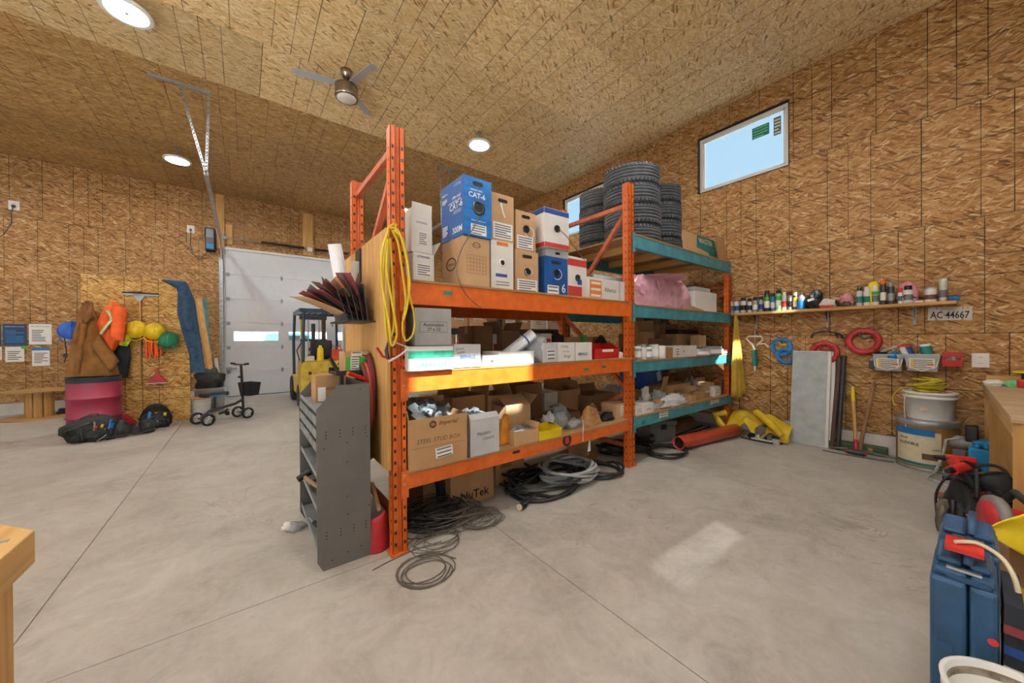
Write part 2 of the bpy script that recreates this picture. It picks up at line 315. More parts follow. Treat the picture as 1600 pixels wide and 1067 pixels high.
def decal(M, w, h, parent, mat, name='printed_label', t=.0012, lines=0, lmat='print_grey', seed=0):
    o = G().box(-w/2, -h/2, 0, w/2, h/2, t, M=M).obj(name, mat, parent)
    if lines:
        g = G(); rn = random.Random(seed)
        for i in range(lines):
            y = h*(.36-.72*i/max(1, lines-1)); x1 = w*(.42 if rn.random() > .35 else rn.uniform(.0, .35))
            g.box(-w*.42, y-h*.3/lines, t, x1, y+h*.12/lines, t+.0005, M=M)
        q = g.obj('printed_lines', lmat, parent)
    return o

# ================================================================== THE SETTING
XL, XR, YN, YB, ZC = -6.0, 6.15, -1.2, 11.45, 5.10
def cut(rect, holes):
    out = [rect]
    for h in holes:
        nx = []
        for (a, b, c, d) in out:
            if h[0] >= c or h[2] <= a or h[1] >= d or h[3] <= b: nx.append((a, b, c, d)); continue
            if h[1] > b: nx.append((a, b, c, h[1]))
            if h[3] < d: nx.append((a, h[3], c, d))
            lo, hi = max(b, h[1]), min(d, h[3])
            if h[0] > a: nx.append((a, lo, h[0], hi))
            if h[2] < c: nx.append((h[2], lo, c, hi))
        out = nx
    return out
PANEL_MESH = {}
def lined(parent, org, u, v, ul, vl, holes, matname, v0=0, offs=(0, 1.22), pick=None):
    u = Vector(u); v = Vector(v); n = u.cross(v); R = Matrix((u, v, n)).transposed().to_4x4(); i = 0; y = v0
    while y < vl-.01:
        y1 = min(y+1.22, vl); x = -offs[i % len(offs)]
        while x < ul-.01:
            a, b = max(x, 0), min(x+2.44, ul); yy = max(y, 0)
            rs = cut((a+.0015, yy+.0015, b-.0015, y1-.0015), holes)
            mt = pick(x, y) if pick else matname
            if rs:
                rs = [tuple(round(q, 4) for q in (r[0]-a, r[1]-yy, r[2]-a, r[3]-yy)) for r in rs]; key = (tuple(rs), mt)
                if key not in PANEL_MESH:
                    g = G()
                    for r in rs: g.box(r[0], r[1], 0, r[2], r[3], .012)
                    PANEL_MESH[key] = g.mesh('osb_panel', mt)
                o = bpy.data.objects.new('osb_panel', PANEL_MESH[key]); C.objects.link(o)
                M = R.copy(); M.translation = Vector(org)+u*a+v*yy-n*.012; o.matrix_world = M
                o.parent = parent; o.matrix_parent_inverse = Matrix()
            x += 2.44
        y = y1; i += 1
def slab(name, holes, mk, ul, vl, mat='dark_gap', th=.12):
    g = G()
    for r in cut((0, 0, ul, vl), holes): mk(g, r)
    return struct(g.obj(name, mat))
# windows on the right wall: u runs from the far corner toward the camera
def uy(Y): return YB-Y
HR = [(uy(2.85), 3.85, uy(1.61), 4.76), (uy(6.02), 3.85, uy(4.78), 4.76)]
wr = slab('wall_right', HR, lambda g, r: g.box(XR+.012, YB-r[0], r[1], XR+.16, YB-r[2], r[3]), YB-YN, ZC+.16)
lined(wr, (XR, YB, .22), (0, -1, 0), (0, 0, 1), YB-YN, ZC-.22, [(a, b-.22, c, d-.22) for a, b, c, d in HR], 'osb_wall', offs=(.55, 1.92, 1.13, .27))
DX0, DX1, DZ = -.36, 3.30, 3.78
HB = [(DX0-XL, 0, DX1-XL, DZ)]
wb = slab('wall_back', HB, lambda g, r: g.box(XL+r[0], YB+.012, r[1], XL+r[2], YB+.16, r[3]), XR-XL, ZC+.16)
lined(wb, (XL, YB, .22), (1, 0, 0), (0, 0, 1), XR-XL, ZC-.22, [(a, -1, c, d-.22) for a, b, c, d in HB], 'osb_wall', offs=(.3, 1.66, .95, 2.1))
wl = slab('wall_left', [], lambda g, r: g.box(XL-.16, YN, 0, XL-.012, YB, ZC+.16), YB-YN, ZC)
lined(wl, (XL, YN, .22), (0, 1, 0), (0, 0, 1), YB-YN, ZC-.22, [], 'bounce_white')  # unseen wall turned white, like the front one, as a reflector
SW = [(-.17, 4.32, .89, 4.61), (4.38, 4.32, 5.28, 4.61), (1.24, 2.09, 2.16, 2.36)]      # unseen strip windows behind the camera, added to cast the sun patches
OD = (-5.7, 0, -2.3, 3.7)      # unseen open doorway behind the camera, added to let fill daylight in
HN = [(XR-c, b, XR-a, d) for a, b, c, d in SW+[OD]]
wn = slab('wall_front', HN, lambda g, r: g.box(XR-r[0], YN-.012, r[1], XR-r[2], YN-.05, r[3]), XR-XL, ZC+.16)
lined(wn, (XR, YN, .22), (-1, 0, 0), (0, 0, 1), XR-XL, ZC-.22, [(a, b-.22, c, d-.22) for a, b, c, d in HN], 'bounce_white')
ce = struct(G().box(XL-.1, YN-.04, ZC+.012, XR+.1, YB+.1, ZC+.16).obj('ceiling', 'dark_gap'))
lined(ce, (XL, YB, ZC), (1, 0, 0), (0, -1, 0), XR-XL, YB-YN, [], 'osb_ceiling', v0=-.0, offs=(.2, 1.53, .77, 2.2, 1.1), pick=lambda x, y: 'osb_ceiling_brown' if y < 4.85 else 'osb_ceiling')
fl = struct(G().box(XL, YN, -.2, XR, YB, -.012).obj('floor', 'dark_gap'))
xs = [XL, -3.21, -.86, 1.494, 3.85, XR]; ys = [YN, -.66, 2.32, 5.30, 8.28, YB]
for i in range(5):
    for j in range(5):
        G().box(xs[i]+.0025, ys[j]+.0025, -.011, xs[i+1]-.0025, ys[j+1]-.0025, 0).obj('floor_slab', 'concrete', fl)
struct(G().box(XR-.004, YN, 0, XR+.02, YB, .22).obj('baseboard_right', 'curb_white'))
g = G(); g.box(XL, YB-.004, 0, DX0-.12, YB+.02, .22); g.box(DX1+.12, YB-.004, 0, XR, YB+.02, .22); struct(g.obj('baseboard_back', 'curb_white'))
# ---- windows in the right wall
def wall_window(n, Y0, Y1, sticker):
    z0, z1 = 3.85, 4.76; w = struct(bpy.data.objects.new('window_%d' % n, None)); C.objects.link(w); w.location = (XR, (Y0+Y1)/2, z0)
    hw = (Y1-Y0)/2; H = z1-z0; t = .05
    g = G()
    for a, b, c, d in ((-hw, 0, hw, t), (-hw, H-t, hw, H), (-hw, t, -hw+t, H-t), (hw-t, t, hw, H-t)): g.box(.05, a, b, .11, c, d)
    g.obj('window_frame', 'white_plastic', w, bevel=.004)
    g = G()
    for a, b, c, d in ((-hw+t, t, hw-t, t+.025), (-hw+t, H-t-.025, hw-t, H-t), (-hw+t, t, -hw+t+.025, H-t), (hw-t-.025, t, hw-t, H-t)): g.box(.065, a, b, .095, c, d)
    g.obj('sash', 'white_plastic', w)
    g = G()
    for a, b, c, d in ((-hw-.0, -.012, hw, .0), (-hw, H, hw, H+.012), (-hw-.012, -.012, -hw, H+.012), (hw, -.012, hw+.012, H+.012)): g.box(-.004, a, b, .05, c, d)
    g.obj('jamb', 'dark_gap', w)
    G().box(.078, -hw+t+.02, t+.02, .082, hw-t-.02, H-t-.02).obj('pane', 'window_glass', w)
    if sticker:
        M = frame((.077, -hw+.36, H-.24), (0, -1, 0), (0, 0, 1)); decal(M, .22, .17, w, 'print_teal', 'sticker', lines=4, lmat='mint')
        decal(frame((.077, -hw+.15, H-.26), (0, -1, 0), (0, 0, 1)), .09, .26, w, 'print_grey', 'sticker', lines=5, lmat='paper')
wall_window(1, 1.61, 2.85, True); wall_window(2, 4.78, 6.02, False)
for k, (a, b, c, d) in enumerate(SW):
    w = struct(bpy.data.objects.new('window_%d' % (k+3), None)); C.objects.link(w); w.location = (a, YN, b)
    g = G(); t = .012
    for p, q, r, s in ((0, 0, c-a, t), (0, d-b-t, c-a, d-b), (0, t, t, d-b-t), (c-a-t, t, c-a, d-b-t)): g.box(p, -.05, q, r, -.02, s)
    g.obj('window_frame', 'white_plastic', w); G().box(t, -.038, t, c-a-t, -.034, d-b-t).obj('pane', 'dimming_glass' if k == 2 else 'window_glass', w)
# ---- overhead door
dr = struct(bpy.data.objects.new('door_1', None)); C.objects.link(dr); dr.location = (DX0, YB+.02, 0)
DW = DX1-DX0; ph = DZ/6.1
WX = [(.15, 1.13), (1.335, 2.31), (2.52, 3.50)]
for i in range(6):
    z0, z1 = .02+i*.62, .02+(i+1)*.62-.004
    hol = [(a, 1.41, b, 1.68) for a, b in WX] if i == 2 else []
    g = G()
    for r in cut((0, z0, DW, z1), hol): g.box(r[0], 0, r[1], r[2], .045, r[3])
    if i < 5: g.box(0, .03, z1-.03, DW, .045, z1+.03)
    p = g.obj('door_panel', 'door_white', dr, bevel=.003 if not hol else 0)
    g = G()
    for zz in (.15, .31, .47): 
        if not hol: g.box(.02, -.0015, z0+zz, DW-.02, .0, z0+zz+.02)
    if g.v: g.obj('rib', 'door_white', p)
    if hol:
        for a, b in WX:
            g = G(); t = .02
            for q in ((a, 1.41, b, 1.43), (a, 1.66, b, 1.68), (a, 1.43, a+t, 1.66), (b-t, 1.43, b, 1.66)): g.box(q[0], -.006, q[1], q[2], .05, q[3])
            g.obj('window_frame', 'white_plastic', p); G().box(a+t, .02, 1.43, b-t, .024, 1.66).obj('pane', 'window_glass', p)
    # hinges on the joint above
    if i < 5:
        for k, hx in enumerate((.02, 1.20, 2.44, 3.64)):
            M = Matrix.Translation((hx, -.001, z1)) @ Matrix.Rotation(radians(90), 4, 'X')
            if 0 < k < 3: G().prism([(-.028, -.02), (0, -.075), (.028, -.02), (.028, .02), (0, .075), (-.028, .02)], .012, M).obj('hinge', 'zinc', dr)
            else: G().box(-.01 if k else -.0, -.02, z1-.05, .07 if not k else .01, -.002, z1+.04, 0, Matrix.Translation((hx, 0, 0))).cyl((hx, -.03, z1), (hx+.09 if not k else hx-.09, -.03, z1), .008, n=8).obj('roller_hinge', 'zinc', dr)
G().box(0, .0, .0, DW, .05, .018).obj('bottom_seal', 'black_rubber', dr)
G().box(.01, -.05, .68, .12, -.005, .76).cyl((.05, -.03, .72), (.22, -.03, .72), .012, n=8).obj('lock_bar', 'zinc', dr)
def trim(n, *b, mat='pine'): return struct(G().box(*b).obj('trim_%d' % n, mat, bevel=.003))
trim(1, DX0-.16, YB-.04, 3.72, DX0+.0, YB-.001, ZC-.02); trim(2, 1.34, YB-.04, 3.82, 1.60, YB-.001, 5.0); trim(3, DX0+.02, YB-.04, 3.86, DX0+.16, YB-.001, 4.36); trim(4, DX1+.0, YB-.04, 3.72, DX1+.16, YB-.001, ZC-.02)
trim(5, DX0-.03, YB-.035, .0, DX0+.0, YB+.06, DZ, mat='door_white'); trim(6, DX1+.0, YB-.035, .0, DX1+.03, YB+.06, DZ, mat='door_white'); trim(7, DX0-.03, YB-.03, DZ-.05, DX1+.03, YB+.06, DZ+.01, mat='door_white')
def track(side, label):
    x = DX0-.06 if side < 0 else DX1+.06
    t = thing('door_track', label, 'door track', (x, YB, 0), 0, 'overhead door tracks')
    G().box(-.03, -.11, .03, .03, -.09, 3.45).box(-.03, -.11, .03, -.024, -.06, 3.45).box(.024, -.11, .03, .03, -.06, 3.45).obj('vertical_rail', 'galv', t)
    pts = [(0, -.09-.40*(1-cos(a)), 3.45+.42*sin(a)) for a in [radians(90*k/8) for k in range(9)]]; G().tube(pts, .024, 6).obj('curved_rail', 'galv', t)
    G().box(-.025, -4.62, 3.85, .025, -.48, 3.855).box(-.025, -4.62, 3.855, -.02, -.48, 3.90).box(.02, -4.62, 3.855, .025, -.48, 3.90).obj('horizontal_rail', 'galv', t)
    G().box(-.055, -.03, .0, -.03, -.005, 3.5).obj('wall_angle', 'galv', t)
    yh = 6.87-YB; zt = ZC-.003
    a0, a1 = (-.60, .06) if side < 0 else (-.08, .46)
    G().box(a0, yh-.02, zt-.04, a1, yh+.02, zt).obj('ceiling_angle', 'zinc', t)
    for xa in ((-.28, .04) if side < 0 else (-.02, .2)):
        p0 = Vector((xa, yh, zt-.03)); p1 = Vector((0, yh, 3.88)); d = p1-p0
        M = Matrix.Translation(p0) @ Matrix.Rotation(math.atan2(d.x, -d.z)*-1, 4, 'Y')
        g = G(); L = d.length; k = int(L/.05)
        for q in range(k): g.box(-.018, -.002, -L*(q+.62)/k, .018, .002, -L*q/k, 0, M)
        g.box(-.018, -.002, -L, -.009, .002, 0, 0, M); g.box(.009, -.002, -L, .018, .002, 0, 0, M); g.obj('perforated_strap', 'galv', t)
    return t
track(-1, 'galvanised overhead door track hung by a V of perforated straps, nearest the wall opener'); track(1, 'galvanised overhead door track whose ceiling hanger shows above the blue cable box')
t = thing('torsion_shaft', 'long spring shaft mounted above the overhead door on wooden blocks', 'door shaft', (DX0, YB-.12, 4.0))
G().cyl((-.1, 0, 0), (DW+.1, 0, 0), .013, n=10).obj('shaft', 'zinc', t)
for a, b in ((.75, 1.75), (1.98, 2.9)):
    g = G()
    n = int((b-a)/.028)
    for k in range(n): g.lathe([(.022, 0), (.034, .008), (.034, .018), (.022, .026)], 10, Matrix.Translation((a+k*.028, 0, 0)) @ Matrix.Rotation(pi/2, 4, 'Y'), caps=False)
    g.obj('spring', 'black', t)
G().box(1.80, -.02, -.08, 1.92, .1, .03).obj('centre_bracket', 'white_plastic', t); G().cyl((-.02, 0, 0), (.04, 0, 0), .07, n=16).obj('cable_drum', 'zinc', t)
t = thing('door_opener', 'black wall-mounted overhead door opener box beside the door track', 'door opener', (-.63, YB-.14, 3.62))
G().box(-.09, -.1, 0, .09, .13, .55).obj('housing', 'black', t, bevel=.02); G().box(-.07, -.104, .04, .07, -.1, .16).obj('light_panel', 'print_blue', t); G().box(-.07, -.106, .30, .07, -.1, .50).obj('cover', 'dark_steel', t, bevel=.01)
G().tube([(-.05, 0, .0), (-.12, .06, -.12), (-.2, .1, -.17), (-.34, .13, -.10), (-.43, .135, .1), (-.45, .135, .42)], .006, 6).obj('power_cord', 'black_rubber', t)
# outside: snowy yard and a pickup seen through the door panes
gnd = G().box(-40, YB+.3, -.3, 40, 80, -.12); gnd.box(-40, -60, -.3, 40, YN-.1, -.12); gnd.prism([(-40, -.3), (40, -.3), (40, 5), (-40, 5)], 4, Matrix.Translation((0, 42, 0)) @ Matrix.Rotation(pi/2, 4, 'X')); struct(gnd.obj('ground', 'snow'))  # includes unseen snow behind the camera, added to bounce light in
g = G(); g.box(OD[0]-.1, YN-.06, 0, OD[0], YN+.01, 3.8); g.box(OD[2], YN-.06, 0, OD[2]+.1, YN+.01, 3.8); g.box(OD[0]-.1, YN-.06, 3.7, OD[2]+.1, YN+.01, 3.8); struct(g.obj('added_doorway', 'pine'))  # frame of the unseen doorway added for daylight
t = thing('pickup_truck', 'small blue pickup parked outside, seen through the door pane', 'truck', (1.75, 27, -.12), .3); t.scale = (1.25, 1.25, 1.3)
G().prism([(-2.4, .45), (2.4, .45), (2.4, .95), (1.3, 1.0), (.7, 1.55), (-.5, 1.55), (-.75, 1.0), (-2.4, 1.0)], 1.7, Matrix.Rotation(pi/2, 4, 'X')).obj('body', 'truck_blue', t, bevel=.03)
for x in (-1.5, 1.5):
    for y in (-.1, -1.6): G().cyl((x, y-.1, .36), (x, y+.1, .36), .36, n=16).obj('wheel', 'black_rubber', t)
G().prism([(-.45, 1.05), (1.0, 1.05), (.62, 1.45), (-.4, 1.45)], 1.74, Matrix.Translation((0, .02, 0)) @ Matrix.Rotation(pi/2, 4, 'X')).obj('glazing', 'screen_black', t)
# ---- ceiling lamps
LG = 'round LED ceiling lamps'
def lamp(x, y, label):
    t = thing('ceiling_lamp', label, 'lamp', (x, y, 4.86), .3, LG)
    G().lathe([(.0, .0), (.165, .0)], 28, caps=False).obj('diffuser', 'led_disc', t)
    G().lathe([(.165, .0), (.20, -.004), (.21, .006), (.205, .03), (.15, .055), (.03, .06), (.0, .06)], 28).obj('rim', 'lamp_rim', t)
    G().lathe([(0, -.012), (.022, -.011), (.025, -.002)], 14).obj('sensor', 'led_dark', t)
    G().cyl((0, 0, .06), (0, 0, .235), .008, n=8).lathe([(.045, .21), (.045, .236), (0, .236)], 14).obj('hanger', 'zinc', t)
    g = G()
    for k in range(3): a = k*2.1; g.tube([(.1*cos(a), .1*sin(a), .05), (.05*cos(a), .05*sin(a), .15), (.02*cos(a), .02*sin(a), .225)], .003, 5)
    g.obj('cable', 'zinc', t)
lamp(-.95, 5.40, 'round LED ceiling lamp at the very top left of the photo'); lamp(-.98, 9.24, 'round LED ceiling lamp glowing left of the door track hanger'); lamp(3.37, 5.36, 'round LED ceiling lamp glowing above the orange rack'); lamp(3.37, 9.24, 'far LED ceiling lamp glimpsed beside the tall orange post')
lamp(1.2, -.55, 'added unseen LED fill lamp right above the camera'); lamp(-.95, 1.5, 'round LED ceiling lamp over the floor left of the camera'); lamp(3.37, 1.5, 'round LED ceiling lamp over the open floor before the rack'); lamp(-4.9, 5.4, 'round LED ceiling lamp over the far left side'); lamp(-4.9, 1.5, 'round LED ceiling lamp in the near left corner'); lamp(-4.9, 9.24, 'round LED ceiling lamp in the far left corner')  # the lamp above the camera is added fill for the rack front
# ---- ceiling fan
t = thing('ceiling_fan', 'brushed metal drum ceiling fan with round white light', 'fan', (1.15, 5.22, 4.72), .35)
G().lathe([(0, .38), (.075, .38), (.07, .33), (.04, .27), (.0, .27)], 20).obj('canopy', 'chrome', t)
G().cyl((0, 0, .17), (0, 0, .29), .014, n=10).obj('downrod', 'chrome', t)
G().lathe([(.0, .19), (.10, .185), (.145, .16), (.15, .02), (.142, .0), (.12, 0)], 28).obj('motor_housing', 'chrome', t)
G().lathe([(.0, -.018), (.06, -.014), (.12, -.004), (.125, .004)], 28).obj('light_lens', 'lens_white', t)
for k in range(3):
    M = Matrix.Rotation(k*2*pi/3+.5, 4, 'Z') @ Matrix.Translation((0, 0, .175)) @ Matrix.Rotation(radians(10), 4, 'X')
    b = G().prism([(.10, -.035), (.2, -.05), (.6, -.055), (.64, -.03), (.64, .03), (.6, .055), (.2, .05), (.10, .035)], .006, M).obj('blade', 'fan_blade', t)

# ================================================================== PALLET RACK
YF, YR = 2.29, 3.365
rack = thing('pallet_rack', 'long orange and teal steel pallet rack with loaded shelves in mid-room', 'rack', (0, 0, 0))
def post(x0, x1, y0, h, mat):
    w = x1-x0; y1 = y0+.075; a = w*.36
    g = G(); g.box(x0, y0, 0, x0+a, y0+.004, h); g.box(x1-a, y0, 0, x1, y0+.004, h); g.box(x0+a, y0+.012, 0, x1-a, y0+.016, h)
    g.box(x0+a-.003, y0, 0, x0+a, y0+.016, h); g.box(x1-a, y0, 0, x1-a+.003, y0+.016, h)
    g.box(x0, y0, 0, x0+.004, y1, h); g.box(x1-.004, y0, 0, x1, y1, h); g.box(x0, y1-.004, 0, x0+.022, y1, h); g.box(x1-.022, y1-.004, 0, x1, y1, h)
    p = g.obj('post', mat, rack)
    s = G(); n = int((h-.1)/.0762)
    for k in range(n):
        z = .06+k*.0762
        for xc in (x0+a*.5, x1-a*.5): s.box(xc-.007, y0-.0008, z, xc+.007, y0, z+.022)
        s.box(x0-.0008, y0+.03, z, x0, y0+.042, z+.018)
    s.obj('slots', 'black', p)['kind'] = 'stuff'
    G().box(x0-.015, y0-.012, 0, x1+.015, y1+.012, .008).obj('foot_plate', mat, p)
def brace(x, ya, za, yb, zb, mat='rust_orange'):
    a = Vector((x, ya, za)); b = Vector((x, yb, zb)); d = (b-a).normalized(); n = Vector((1, 0, 0)).cross(d)
    M = Matrix((Vector((1, 0, 0)), n, d)).transposed().to_4x4(); M.translation = a
    G().box(-.02, -.022, 0, .02, .022, (b-a).length, M=M).obj('brace', mat, rack)
for x0, x1, h, hb in ((.762, .858, 2.80, 2.80), (3.335, 3.44, 3.11, 3.11), (5.90, 5.985, 2.42, 2.42)):
    m = 'orange_paint'; post(x0, x1, YF, h, m); post(x0, x1, YR-.075, hb, m); xm = (x0+x1)/2
    tops = {2.80: (2.68, 2.55), 3.11: (2.88, 2.80), 2.42: (2.2, 2.1)}[h]
    brace(xm, YF+.07, tops[0], YR-.07, tops[0]); brace(xm, YF+.07, tops[1], YR-.07, 1.75); brace(xm, YF+.07, .22, YR-.07, .22); brace(xm, YR-.07, 1.7, YF+.07, .85); brace(xm, YF+.07, .8, YR-.07, .3)
LV1 = (.53, 1.20, 1.81); LV2 = (.545, 1.165, 1.785, 2.565)
def level(x0, x1, z, hb, mat, cmat, decks=2, joists=False):
    zt = z-.016
    for y, s in ((YF-.006, 1), (YR+.006, -1)):
        ya, yb = (y, y+.042) if s > 0 else (y-.042, y)
        b = G().box(x0, ya, zt-hb, x1, yb, zt).obj('beam', mat, rack, bevel=.004)
        for xe, d in ((x0, -1), (x1, 1)):
            xa, xb = (xe-.042, xe+.006) if d < 0 else (xe-.006, xe+.042)
            yy = y-.006 if s > 0 else y
            G().box(xa, yy, zt-hb-.05, xb, yy+.006, zt+.03).obj('beam_connector', cmat, b)
            g = G()
            for zz in (zt-.0, zt-hb*.6, zt-hb-.025): g.cyl((xa+.02 if d < 0 else xb-.02, yy-.003, zz), (xa+.02 if d < 0 else xb-.02, yy, zz), .008, n=8)
            if s > 0: g.obj('rivet', 'zinc', b)
    w = (x1-x0)/decks
    for k in range(decks): G().box(x0+k*w+.003, YF-.012, zt+.0005, x0+(k+1)*w-.003, YR+(.36 if z > 2 else .01), z).obj('deck_board', 'deck_wood', rack)
    if joists:
        for k in range(4): xx = x0+(x1-x0)*(k+.5)/4; G().box(xx-.02, YF+.04, zt-.09, xx+.02, YR-.04, zt).obj('joist', 'pine_y', rack)
for z, h in zip(LV1, (.10, .13, .15)): level(.858, 3.335, z, h, 'orange_paint', 'orange_paint')
for z, h in zip(LV2, (.115, .12, .125, .14)): level(3.44, 5.90, z, h, 'teal_paint', 'teal_paint', joists=z > 2)
def beam_tag(px, py, w, h, mat, lines=0):
    c = ony(px, py, YF-.0075); decal(frame(c, (1, 0, 0), (0, 0, 1)), w, h, rack, mat, 'sticker', lines=lines, lmat='print_grey')
for a in ((700, 458, .07, .025, 'print_teal'), (916, 577, .07, .02, 'print_teal'), (944, 573, .07, .02, 'print_teal'), (807, 706, .075, .022, 'dark_steel'), (1037, 648, .19, .075, 'white_card', 3), (1117, 627, .26, .07, 'white_card', 3), (1005, 660, .05, .04, 'print_teal')): beam_tag(*a)
c = ony(886, 688, YF-.008); G().cyl(c, c-Vector((0, .002, 0)), .055, n=20).obj('round_sticker', 'print_black', rack); decal(frame(c-Vector((0, .002, 0)), (1, 0, .2), (0, 0, 1)), .05, .06, rack, 'print_red', 'sticker')
# wooden end panel of the rack (vertical boards)
wp = thing('plywood_panel', 'tall varnished wooden board panel fixed to the near end of the orange rack', 'panel', (.735, YF+.01, .56))
for k in range(8):
    y0 = k*.145
    G().box(-.0, y0+.001, 0, .022, y0+.144, 1.57).obj('board', 'plywood', wp)
# ------------------------------------------------------------------ carton kit
def carton(name, label, cat, loc, dim, rz=0, mat='cardboard', open=False, flaps=None, tape=None, group=None, inner='cardboard_dark', rx=0):
    w, d, h = dim; t = thing(name, label, cat, loc, (rx, 0, rz), group)
    if open:
        k = .005; g = G(); g.box(-w/2, -d/2, 0, w/2, d/2, k); g.box(-w/2, -d/2, k, w/2, -d/2+k, h); g.box(-w/2, d/2-k, k, w/2, d/2, h); g.box(-w/2, -d/2+k, k, -w/2+k, d/2-k, h); g.box(w/2-k, -d/2+k, k, w/2, d/2-k, h)
        g.obj('body', mat, t)
    else:
        G().box(-w/2, -d/2, 0, w/2, d/2, h).obj('body', mat, t, bevel=min(.004, h*.05))
        if tape != False: G().box(-w/2-.0008, -.025, h*.78, w/2+.0008, .025, h+.0008).obj('tape', tape or 'cardboard_tan', t)
    for s, (ang, ln) in (flaps or {}).items():
        a = radians(ang); k = .004
        if s in 'fb':
            sg = -1 if s == 'f' else 1; M = Matrix.Translation((0, sg*d/2, h)) @ Matrix.Rotation(-sg*a, 4, 'X'); G().box(-w/2+.004, -k/2, 0, w/2-.004, k/2, ln, M=M).obj('flap', mat, t)
        else:
            sg = -1 if s == 'l' else 1; M = Matrix.Translation((sg*w/2, 0, h)) @ Matrix.Rotation(sg*a, 4, 'Y'); G().box(-k/2, -d/2+.004, 0, k/2, d/2-.004, ln, M=M).obj('flap', mat, t)
    return t
def face(dim, s, u, v, tilt=0, off=.0006):
    w, d, h = dim; r, up, n = [Vector(q) for q in FR[s]]
    ext = {'f': (w, h), 'b': (w, h), 'l': (d, h), 'r': (d, h), 't': (w, d)}[s]
    o = Vector((0, 0, h/2))+r*((u-.5)*ext[0])+up*((v-.5)*ext[1])+n*({'f': d/2, 'b': d/2, 'l': w/2, 'r': w/2, 't': h/2}[s]+off)
    if tilt: q = Matrix.Rotation(tilt, 3, n); r = q @ r; up = q @ up
    return frame(o, r, up)
def port(t, M, r=.03, ring='black', hole='black'):
    G().lathe([(r, 0), (r, .008), (r*.68, .008), (r*.62, .001)], 20, M).obj('cable_port', ring, t); G().lathe([(0, .0012), (r*.66, .0012)], 18, M, caps=False).obj('port_opening', hole, t)
def handhole(t, M, w=.09, h=.035, mat='black'):
    pts = []
    for k in range(16):
        a = 2*pi*k/16; pts.append(((w/2-h/2)*(1 if cos(a) > 0 else -1)+h/2*cos(a), h/2*sin(a)))
    G().prism(pts, .001, M).obj('hand_hole', mat, t)
def wire(name, label, pts, r, mat, group=None, n=6, cat='cable', parent=None):
    P = [Vector(p) for p in pts]; out = []
    for i in range(len(P)-1):
        p0 = P[max(i-1, 0)]; p1 = P[i]; p2 = P[i+1]; p3 = P[min(i+2, len(P)-1)]
        for k in range(6):
            u = k/6; out.append(.5*((2*p1)+(p2-p0)*u+(2*p0-5*p1+4*p2-p3)*u*u+(3*p1-p0-3*p2+p3)*u**3))
    out.append(P[-1]); o = G().tube(out, r, n).obj(name, mat, parent)
    return tag(o, label, cat, group) if label else o
# box placed by the photo's edges of its front face: xl, xr columns, yt row of the top edge; Y front plane; z shelf
def spot(xl, xr, yt, Y, z, depth):
    a = ony(xl, 520, Y); b = ony(xr, 520, Y); top = ony((xl+xr)/2, yt, Y).z
    return Vector(((a.x+b.x)/2, Y+depth/2, z)), (b.x-a.x, depth, max(.03, top-z))
# ------------------------------------------------------------------ top shelf, orange bay
Z = LV1[2]
L, D = spot(641, 676, 390, 2.40, Z, .34); D = (D[0], D[1], .215); L.z = Z
t = carton('open_carton', 'white carton with torn top, lower of two at the tall orange post', 'box', L, D, .12, 'white_card', True, {'r': (30, .12)}); decal(face(D, 'f', .5, .45), .12, .09, t, 'paper', lines=5); text('LITHONIA', face(D, 'f', .5, .88), t, 'print_navy', w=.1)
L, D2 = spot(641, 675, 345, 2.40, Z, .30); L.z = Z+.22; D2 = (.165, .28, .25)
t = carton('open_carton', 'white carton with flap standing up, upper of two at the tall orange post', 'box', L, D2, .1, 'white_card', True, {'f': (4, .1), 'l': (-20, .08), 'b': (20, .1)}); decal(face(D2, 'f', .55, .42), .07, .1, t, 'paper', lines=6); text('LITHONIA', face(D2, 'f', .5, .86), t, 'print_navy', w=.09)
L, D = spot(724, 766, 371, 2.34, Z, .34); bx = L.x
t = carton('cable_box', 'plain brown cable carton under the big blue cable box', 'box', L, D, 0, 'cardboard_tan')
for s, u, v, r in (('l', .45, .5, .085), ('f', .5, .84, .035)):
    M = face(D, s, u, v); G().lathe([(r, 0), (r, .0012), (r*.8, .0012), (r*.8, 0)], 24, M @ Matrix.Diagonal((1, .62, 1, 1)), caps=False).obj('printed_oval', 'kraft_print', t); text('Genesis', M, t, 'kraft_print', w=r*1.25)
g = G(); M = face(D, 'f', .5, .45)
for k in range(6): g.box(-.085, -.07+k*.028, 0, .085, -.0685+k*.028, .0008, M=M)
for k in range(7): g.box(-.085+k*.0283, -.07, 0, -.0835+k*.0283, .07, .0008, M=M)
g.obj('printed_table', 'kraft_print', t)
zb = Z+D[2]; L, D = spot(725, 769, 279, 2.325, zb, .36); L.z = zb+.001; D = (D[0], .36, D[2])
t = carton('cable_box', 'bright blue network cable box with large white CAT-6 print on top', 'box', L, D, .015, 'cable_blue', tape=False)
G().box(-D[0]/2, -D[1]/2-.0012, .002, D[0]/2, -D[1]/2-.0002, D[2]-.002).obj('front_print', 'cable_blue_front', t)
text('CAT-6', face(D, 'f', .47, .70, off=.0015), t, 'print_white', w=.15); text('network cable', face(D, 'f', .45, .79, off=.0015), t, 'print_white', w=.11)
handhole(t, face(D, 'f', .5, .9, off=.0015), .095, .036); port(t, face(D, 'f', .52, .49, off=.0015), .056, 'dark_steel'); decal(face(D, 'f', .52, .12, off=.0015), .14, .08, t, 'paper', lines=4); text('Maximum performance', face(D, 'f', .52, .27, off=.0015), t, 'print_white', w=.13)
